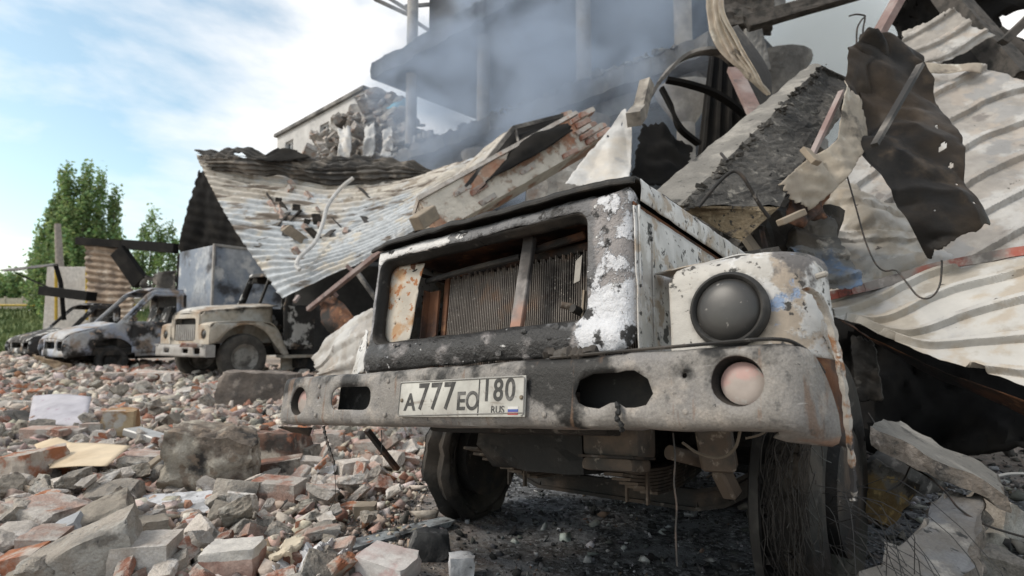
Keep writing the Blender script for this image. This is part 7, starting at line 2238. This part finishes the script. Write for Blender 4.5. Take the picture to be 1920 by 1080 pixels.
B('brick', 'pink brick with crumbling mortar at the bottom edge', 'brick', 424, 1092, 96, 64, 0.14, 'brick_mortar', 230, (0, -0.04, 0.06), 12, 5, 0.04, 0.15)
B('brick', 'pale pink tilted brick at the bottom edge by the ash', 'brick', 722, 1092, 96, 44, 0.15, 'brick_chalk', 231, (0.1, 0.12, -0.35), 8, 4, 0.025, 0.15)
B('burnt_lump', 'dark rounded burnt lump on the ash below the left tyre', 'lump', 802, 1052, 72, 50, 0.13, 'soot_grey', 232, (0, 0.2, 0.3), 10, 8, 0.04, 0.35)
B('ash_stump', 'small stump capped with white ash at the bottom edge', 'stump', 864, 1090, 44, 46, 0.08, 'lime', 233, (0, 0.05, 0.2), 8, 5, 0.06, 0.25)
B('stone', 'dark angular stone right of the white ash', 'stone', 408, 1000, 56, 44, 0.12, 'burnt_concrete', 234, (0.2, 0.3, 0.3), 6, 7, 0.04, 0.3)
B('stone', 'striped grey broken stone near the white ash', 'stone', 258, 1022, 62, 46, 0.13, 'burnt_concrete', 235, (0.1, 0.1, 0.7), 8, 7, 0.04, 0.3)
B('stone', 'flat pale stone at the right end of the bumper wire', 'stone', 598, 1016, 46, 26, 0.1, 'concrete', 236, (0.2, -0.2, 0.4), 6, 6, 0.03, 0.3)
B('stone', 'upright dark stone near the brown cardboard scrap', 'stone', 612, 1048, 24, 42, 0.05, 'burnt_concrete', 237, (0.1, 0.1, 0.2), 6, 6, 0.03, 0.3)
B('stone', 'grey boulder at the right edge by the lower slab', 'stone', 1892, 1020, 90, 80, 0.16, 'concrete', 238, (0.1, 0.3, 0.4), 10, 8, 0.04, 0.3)
B('stone', 'dusty grey stone between the lower slab and the right edge', 'stone', 1852, 1040, 70, 52, 0.13, 'burnt_concrete', 239, (0.2, 0.1, 0.2), 8, 7, 0.04, 0.3)
B('stone', 'low grey stone at the bottom right corner', 'stone', 1890, 1098, 90, 60, 0.13, 'concrete', 240, (0.2, 0.1, 0.9), 8, 7, 0.04, 0.3)
B('stone', 'brown stone in the bottom right behind the low grey stone', 'stone', 1838, 1085, 50, 40, 0.11, 'burnt_concrete', 241, (0.2, 0.4, 0.2), 8, 7, 0.04, 0.3)

# long bricks and slabs in front of the van
B('brick', 'flat red and white masonry piece on the ground before the burnt box van', 'masonry', 190, 716, 60, 18, 0.4, 'brick_pale', 242, (0, 0, 0.1), 6, 5, 0.05, 0.2)
B('concrete_lump', 'flat pink grey slab piece between the box van and the cream truck', 'concrete', 280, 720, 80, 24, 0.5, 'brick_pale', 243, (0, 0.05, 0), 6, 6, 0.05, 0.2)

# sheets of card
def card(name, label, corners, mat, curl=0.01, seed=0, n=12, crumple=0.0, thick=0.004):
    a, b, c, d = corners
    P = Patch([[a, (a + b) / 2 + Vector((0, 0, curl)), b], [(a + d) / 2 + Vector((0, 0, curl * .5)), (a + b + c + d) / 4 + Vector((0, 0, curl * 1.5)), (b + c) / 2 + Vector((0, 0, curl * .5))], [d, (c + d) / 2 + Vector((0, 0, curl)), c]])
    return tag(sheet(name, P, n, n, M[mat], crumple=crumple, cscale=9, seed=seed, thick=thick), label, 'cardboard')
def P3(px, py, d):
    return at(px, py, d)
card('card_sheet', 'grey lavender card leaning in the rubble before the box van', [P3(62, 742, 5.5), P3(172, 744, 5.4), P3(160, 802, 4.8), P3(52, 800, 4.9)], 'card_grey', 0.02, 1)
card('cardboard_flap', 'tan flap of the flattened cardboard box on the left', [P3(64, 834, 3.75), P3(108, 820, 3.85), P3(150, 838, 3.7), P3(92, 874, 3.35)], 'cardboard', 0.004, 2)
card('flattened_box', 'flattened tan cardboard box lying on the rubble at the left', [P3(128, 830, 3.75), P3(246, 836, 3.65), P3(200, 874, 3.25), P3(92, 878, 3.3)], 'cardboard', 0.006, 3)
card('cardboard_scrap', 'brown corrugated cardboard scrap standing at the bottom edge', [P3(478, 1032, 2.35), P3(502, 1010, 2.38), P3(522, 1066, 2.22), P3(470, 1080, 2.15)], 'cardboard_brown', 0.01, 4)
hero.append((-2.85, 3.5, 0.42))
hero.append((-4.1, 5.0, 0.5))
# papers
def paper(label, px, py, w, mat, seed):
    p = gpt(px, py)
    k = p.y / FPX * w
    P = Patch([[p + Vector((-k / 2, -k * .2, .02)), p + Vector((0, -k * .3, .05)), p + Vector((k / 2, -k * .2, .02))], [p + Vector((-k / 2, k * .1, .05)), p + Vector((0, k * .1, .10)), p + Vector((k / 2, k * .1, .04))], [p + Vector((-k / 2, k * .4, .03)), p + Vector((0, k * .5, .06)), p + Vector((k / 2, k * .4, .03))]])
    tag(sheet('crumpled_paper', P, 26, 26, M[mat], crumple=0.045, cscale=14, dents=0.02, jag=0.06, seed=seed, thick=0.001, smooth=25), label, 'paper')
paper('crumpled cream paper at the bottom edge', 528, 1076, 70, 'paper_cream', 5)
paper('crumpled white paper at the bottom edge', 585, 1086, 110, 'paper', 6)
paper('pale blue white crumpled wrapper near the dangling wire', 600, 905, 44, 'paper', 7)

# strips of timber and metal
def strip_(name, label, cat, a, b, w, h, mat):
    tag(mk(name, bar(at(*a), at(*b), w, h, min(w, h) * 0.15), M[mat], None, 30), label, cat)
strip_('zinc_strip', 'light metal angle strip leaning on the bricks at the left edge', 'metal strip', (30, 930, 3.25), (88, 880, 3.5), 0.05, 0.02, 'zinc')
strip_('timber_lath', 'pale lath leaning against the big scorched lump', 'lath', (240, 905, 3.3), (303, 855, 3.55), 0.045, 0.02, 'timber')
strip_('zinc_channel', 'dull zinc channel piece above the big scorched lump', 'channel', (246, 808, 4.6), (312, 828, 4.4), 0.14, 0.06, 'zinc')
strip_('zinc_channel', 'long zinc channel at the bottom edge behind the pink brick', 'channel', (300, 1066, 2.25), (482, 1034, 2.45), 0.06, 0.03, 'zinc')
strip_('timber_scrap', 'dark squared timber left of the grey card', 'timber', (18, 778, 5.4), (48, 802, 5.1), 0.13, 0.10, 'timber_dark')
strip_('timber_scrap', 'second dark timber close beside the grey card', 'timber', (36, 778, 5.3), (56, 800, 5.1), 0.10, 0.10, 'timber_dark')
strip_('timber_scrap', 'short flat grey board above the stone near the white ash', 'board', (222, 912, 3.1), (262, 905, 3.15), 0.08, 0.02, 'timber')
strip_('timber_lath', 'thin white lath behind the cardboard box', 'lath', (262, 848, 4.1), (292, 832, 4.2), 0.03, 0.015, 'zinc')
strip_('charred_lath', 'black charred lath lying by the white ash', 'lath', (330, 1020, 2.6), (402, 968, 2.9), 0.03, 0.02, 'timber_dark')
# white lime ash patch
pc = gpt(325, 958)
Vs, Fs = block((0.42, 0.30, 0.05), 251, 12, 6, 0.10, 9, 0.3)
tag(mk('lime_ash', (Vs, Fs), M['lime'], None, 60, loc=pc + Vector((0, 0, 0.012)), rot=(0.1, -0.05, 0.2)), 'white patch of lime ash beside the big scorched lump', 'ash')
hero.append((pc.x, pc.y, 0.2))
# melted metal runnel on the ash
Vs, Fs = block((0.55, 0.10, 0.03), 252, 12, 5, 0.10, 9, 0.3)
tag(mk('metal_runnel', (Vs, Fs), M['runnel'], None, 60, loc=gpt(735, 1015) + Vector((0, 0.05, 0.006)), rot=(0, 0, 0.75)), 'pale runnel of melted metal on the ash by the left tyre', 'melted metal')

# ---- loose bricks, chunks and stones as single things
def scatter():
    r = random.Random(77)
    kinds = {
        'brick': [(new_mesh('brick', *block((0.25, 0.12, 0.066) if k % 3 else (0.14, 0.12, 0.066), 400 + k, 8, 6, 0.045, 7, 0.28), M[('brick', 'brick_pale', 'brick', 'brick_pale', 'brick_orange', 'brick_pale')[k % 6]])) for k in range(12)],
        'concrete_chunk': [new_mesh('concrete_chunk', *block((0.20, 0.15, 0.11), 430 + k, 8, 9, 0.065, 7, 0.42), M[('concrete', 'concrete', 'burnt_concrete')[k % 3]]) for k in range(12)],
        'plaster_chunk': [new_mesh('plaster_chunk', *block((0.19, 0.14, 0.07), 460 + k, 8, 9, 0.065, 7, 0.42), M['concrete_pale']) for k in range(12)],
    }
    # kind, share, label by material
    lab = {
        'brick': {'brick': 'broken red brick', 'brick_pale': 'dusty pink brick', 'brick_orange': 'bright orange brick'},
        'concrete_chunk': {'concrete': 'grey concrete chunk', 'burnt_concrete': 'scorched concrete chunk'},
        'plaster_chunk': {'concrete_pale': 'pale plaster chunk'}}
    mname = {M[k]: k for k in M}
    n_ok = {'brick': 0, 'concrete_chunk': 0, 'plaster_chunk': 0}
    lim = {'brick': 290, 'concrete_chunk': 230, 'plaster_chunk': 290}
    placed = []
    tries = 0
    while sum(n_ok.values()) < sum(lim.values()) and tries < 20000:
        tries += 1
        k = r.choice([q for q in lim if n_ok[q] < lim[q]])
        # even spread over the picture plane, so the rubble keeps its grain with distance
        px = r.uniform(-40, 800)
        t = r.random()
        y = 2.0 * (12.0 / 2.0) ** (t ** 0.9)
        x = (px - 960) / FPX * y
        if x > -0.62 and y < 5.5:
            continue
        if x > -0.2 and y < 8:
            continue
        near_ash = math.hypot((x - 0.2) / 1.0, (y - 2.9) / 1.2) < 1.0
        if near_ash and r.random() < 0.85:
            continue
        if any((x - a) ** 2 + (y - b) ** 2 < (c * 0.8) ** 2 for a, b, c in hero):
            continue
        z = float(ground_h(np.array([x]), np.array([y]))[0])
        sc = r.uniform(0.24, 0.66) * (1 + 0.06 * y)
        if any((x - a) ** 2 + (y - b) ** 2 < (0.055 * sc) ** 2 for a, b in placed[-200:]):
            continue
        placed.append((x, y))
        me = r.choice(kinds[k])
        o = obj(k, me, None, (x, y, z + 0.03 * sc + abs(r.gauss(0, 0.035)) * (1 + .05 * y)), (r.gauss(0, 0.5), r.gauss(0, 0.5), r.uniform(0, 6.28)), (sc, sc * r.uniform(.85, 1.1), sc))
        m = mname[me.materials[0]]
        anchors = [(378, 925, 'around the big scorched concrete lump'), (150, 850, 'around the flattened tan cardboard box'), (110, 770, 'around the grey lavender card'), (478, 760, 'around the long brown grey lump'), (120, 1070, 'in the bottom left corner'),
                   (300, 1070, 'at the bottom edge, left of the pink brick'), (540, 1070, 'at the bottom edge near the papers'), (620, 900, 'near the wire hanging from the bumper'), (30, 920, 'at the left edge by the orange bricks'), (205, 720, 'before the box van'),
                   (420, 715, 'before the cream truck'), (40, 690, 'on the heap at the far left'), (620, 760, 'behind the left end of the bumper'), (300, 830, 'between the cardboard box and the big lump')]
        q_ = (960 + FPX * x / y, 631 + FPX * (CH - z) / y)
        an = min(anchors, key=lambda a_: (a_[0] - q_[0]) ** 2 + 2 * (a_[1] - q_[1]) ** 2)[2]
        size = 'small' if sc < 0.62 else 'larger'
        tag(o, '%s loose %s %s' % (size, lab[k][m], an), {'brick': 'brick', 'concrete_chunk': 'concrete', 'plaster_chunk': 'plaster'}[k], {'brick': 'loose bricks in the rubble', 'concrete_chunk': 'loose concrete chunks in the rubble', 'plaster_chunk': 'loose plaster chunks in the rubble'}[k])
        n_ok[k] += 1
scatter()

def fragments(name, label, n, region, seed, pal, smin, smax, lift=0.4, hf=None):
    """too many small broken bits to count: one mesh"""
    r = np.random.RandomState(seed)
    T = [hull_rock(2000 + k, (1, 0.8, 0.55)) for k in range(36)]
    X, Y, S = region(r, n)
    Z = (hf or ground_h)(X, Y)
    pal = np.array([p[:3] for p in pal]), np.array([p[3] for p in pal])
    ci = r.choice(len(pal[1]), len(X), p=pal[1] / pal[1].sum())
    colr = pal[0][ci] * r.uniform(0.72, 1.25, (len(X), 1)) * r.uniform(0.94, 1.06, (len(X), 3))
    Vs, Fs, Cs, m = [], [], [], 0
    k = r.randint(0, 36, len(X))
    q = r.normal(size=(len(X), 4))
    q /= np.linalg.norm(q, axis=1)[:, None]
    w, x, y, z = q.T
    R = np.stack([1 - 2 * (y * y + z * z), 2 * (x * y - z * w), 2 * (x * z + y * w), 2 * (x * y + z * w), 1 - 2 * (x * x + z * z), 2 * (y * z - x * w), 2 * (x * z - y * w), 2 * (y * z + x * w), 1 - 2 * (x * x + y * y)], 1).reshape(-1, 3, 3)
    st = r.uniform(0.6, 1.3, (len(X), 3))
    for i in range(len(X)):
        V, F = T[k[i]]
        P = (V * st[i] * S[i]) @ R[i].T
        P[:, 2] = P[:, 2] * 0.8 + Z[i] + S[i] * lift * 0.5
        P[:, 0] += X[i]
        P[:, 1] += Y[i]
        Vs.append(P)
        Fs.append(F + m)
        Cs.append(np.repeat(colr[i][None], len(V), 0))
        m += len(V)
    V = np.concatenate(Vs)
    F = np.concatenate(Fs)
    C = np.concatenate(Cs)
    me = bpy.data.meshes.new(name)
    me.vertices.add(len(V))
    me.vertices.foreach_set('co', V.ravel())
    me.loops.add(F.size)
    me.loops.foreach_set('vertex_index', F.ravel().astype(np.int32))
    me.polygons.add(len(F))
    me.polygons.foreach_set('loop_start', np.arange(0, F.size, 3, dtype=np.int32))
    me.update(calc_edges=True)
    me.validate()
    ca = me.color_attributes.new('Col', 'FLOAT_COLOR', 'POINT')
    ca.data.foreach_set('color', np.concatenate([C, np.ones((len(C), 1))], 1).astype(np.float32).ravel())
    me.materials.append(M['frag'])
    tag(obj(name, me), label, 'rubble', kind='stuff')

PAL = [(0.52, 0.455, 0.395, 3), (0.41, 0.355, 0.30, 2.4), (0.60, 0.54, 0.48, 2.8), (0.33, 0.175, 0.125, 0.9), (0.50, 0.37, 0.31, 2.6), (0.38, 0.18, 0.11, 0.3), (0.22, 0.20, 0.185, 1.4), (0.10, 0.095, 0.09, 0.6)]
def reg_left(r, n):
    px = np.where(r.uniform(size=n) < 0.82, r.uniform(-60, 820, n), r.uniform(-560, -60, n))
    t = r.uniform(0, 1, n)
    Y = 1.95 * (15.5 / 1.95) ** (t ** 0.8)
    X = (px - 960) / FPX * Y
    S = 0.016 * (0.5 + r.pareto(2.2, n)) * (1 + 0.26 * Y)
    S = np.clip(S, 0.012, 0.07 + 0.018 * Y)
    ok = ~((X > -0.55) & (Y < 5)) | (r.uniform(size=n) < 0.25)
    ash = np.hypot((X - 0.3) / 1.1, (Y - 2.9) / 1.3) < 1
    ok &= ~ash | (r.uniform(size=n) < 0.3)
    return X[ok], Y[ok], S[ok]
fragments('rubble_fragments', 'broken bits of brick, mortar and concrete covering the yard', 72000, reg_left, 5, PAL, 0, 0)
def reg_near(r, n):
    px = r.uniform(-60, 800, n)
    Y = 1.9 * (5.0 / 1.9) ** r.uniform(0, 1, n)
    X = (px - 960) / FPX * Y
    S = np.clip(0.007 * (0.5 + r.pareto(2.2, n)), 0.005, 0.03) * (0.6 + 0.2 * Y)
    return X, Y, S
fragments('brick_dust', 'fine grit and crumbs between the stones in the foreground', 22000, reg_near, 15, [(0.50, 0.44, 0.38, 3), (0.38, 0.33, 0.285, 3), (0.58, 0.53, 0.48, 2), (0.42, 0.27, 0.21, 1.5), (0.16, 0.15, 0.14, 1.5)], 0, 0, 1.4)
def reg_far(r, n):
    X = r.uniform(-17, -9, n)
    Y = r.uniform(9.5, 17, n)
    return X, Y, r.uniform(0.08, 0.28, n)
fragments('rubble_fragments', 'coarser broken masonry heaped at the far left of the yard', 2600, reg_far, 6, PAL, 0, 0)
ASH = [(0.03, 0.03, 0.031, 4), (0.07, 0.071, 0.073, 3), (0.16, 0.163, 0.167, 2.4), (0.36, 0.37, 0.38, 1.5), (0.12, 0.09, 0.07, 0.8)]
def reg_ash(r, n):
    X = r.uniform(-0.9, 3.2, n)
    Y = r.uniform(1.75, 5.2, n)
    S = 0.010 * (0.5 + r.pareto(2.6, n)) * (1 + 0.2 * Y)
    ok = (np.abs(X - 0.4) < Y * 0.95)
    return X[ok], Y[ok], np.clip(S, 0.006, 0.06)[ok]
fragments('ash_fragments', 'black and white ash crumbs on the scorched ground under the truck', 9000, reg_ash, 7, ASH, 0, 0)
DUST = [(0.10, 0.095, 0.09, 2), (0.20, 0.19, 0.175, 2), (0.30, 0.285, 0.26, 1), (0.045, 0.043, 0.04, 2)]
def reg_right(r, n):
    X = r.uniform(1.2, 6.5, n)
    Y = r.uniform(1.2, 5.0, n)
    S = 0.03 * (0.5 + r.pareto(2.4, n))
    return X, Y, np.clip(S, 0.012, 0.14)
fragments('dark_fragments', 'sooted stones and crumbs on the ground at the lower right', 4600, reg_right, 8, DUST, 0, 0)

def reg_mound(r, n):
    X = r.uniform(-0.3, 13, n)
    Y = r.uniform(4.8, 12.5, n)
    S = 0.09 * (0.5 + r.pareto(2.4, n))
    return X, Y, np.clip(S, 0.04, 0.45)
fragments('mound_fragments', 'sooty broken masonry lying on the mound behind the truck', 5000, reg_mound, 9, DUST, 0, 0, hf=mound_h)
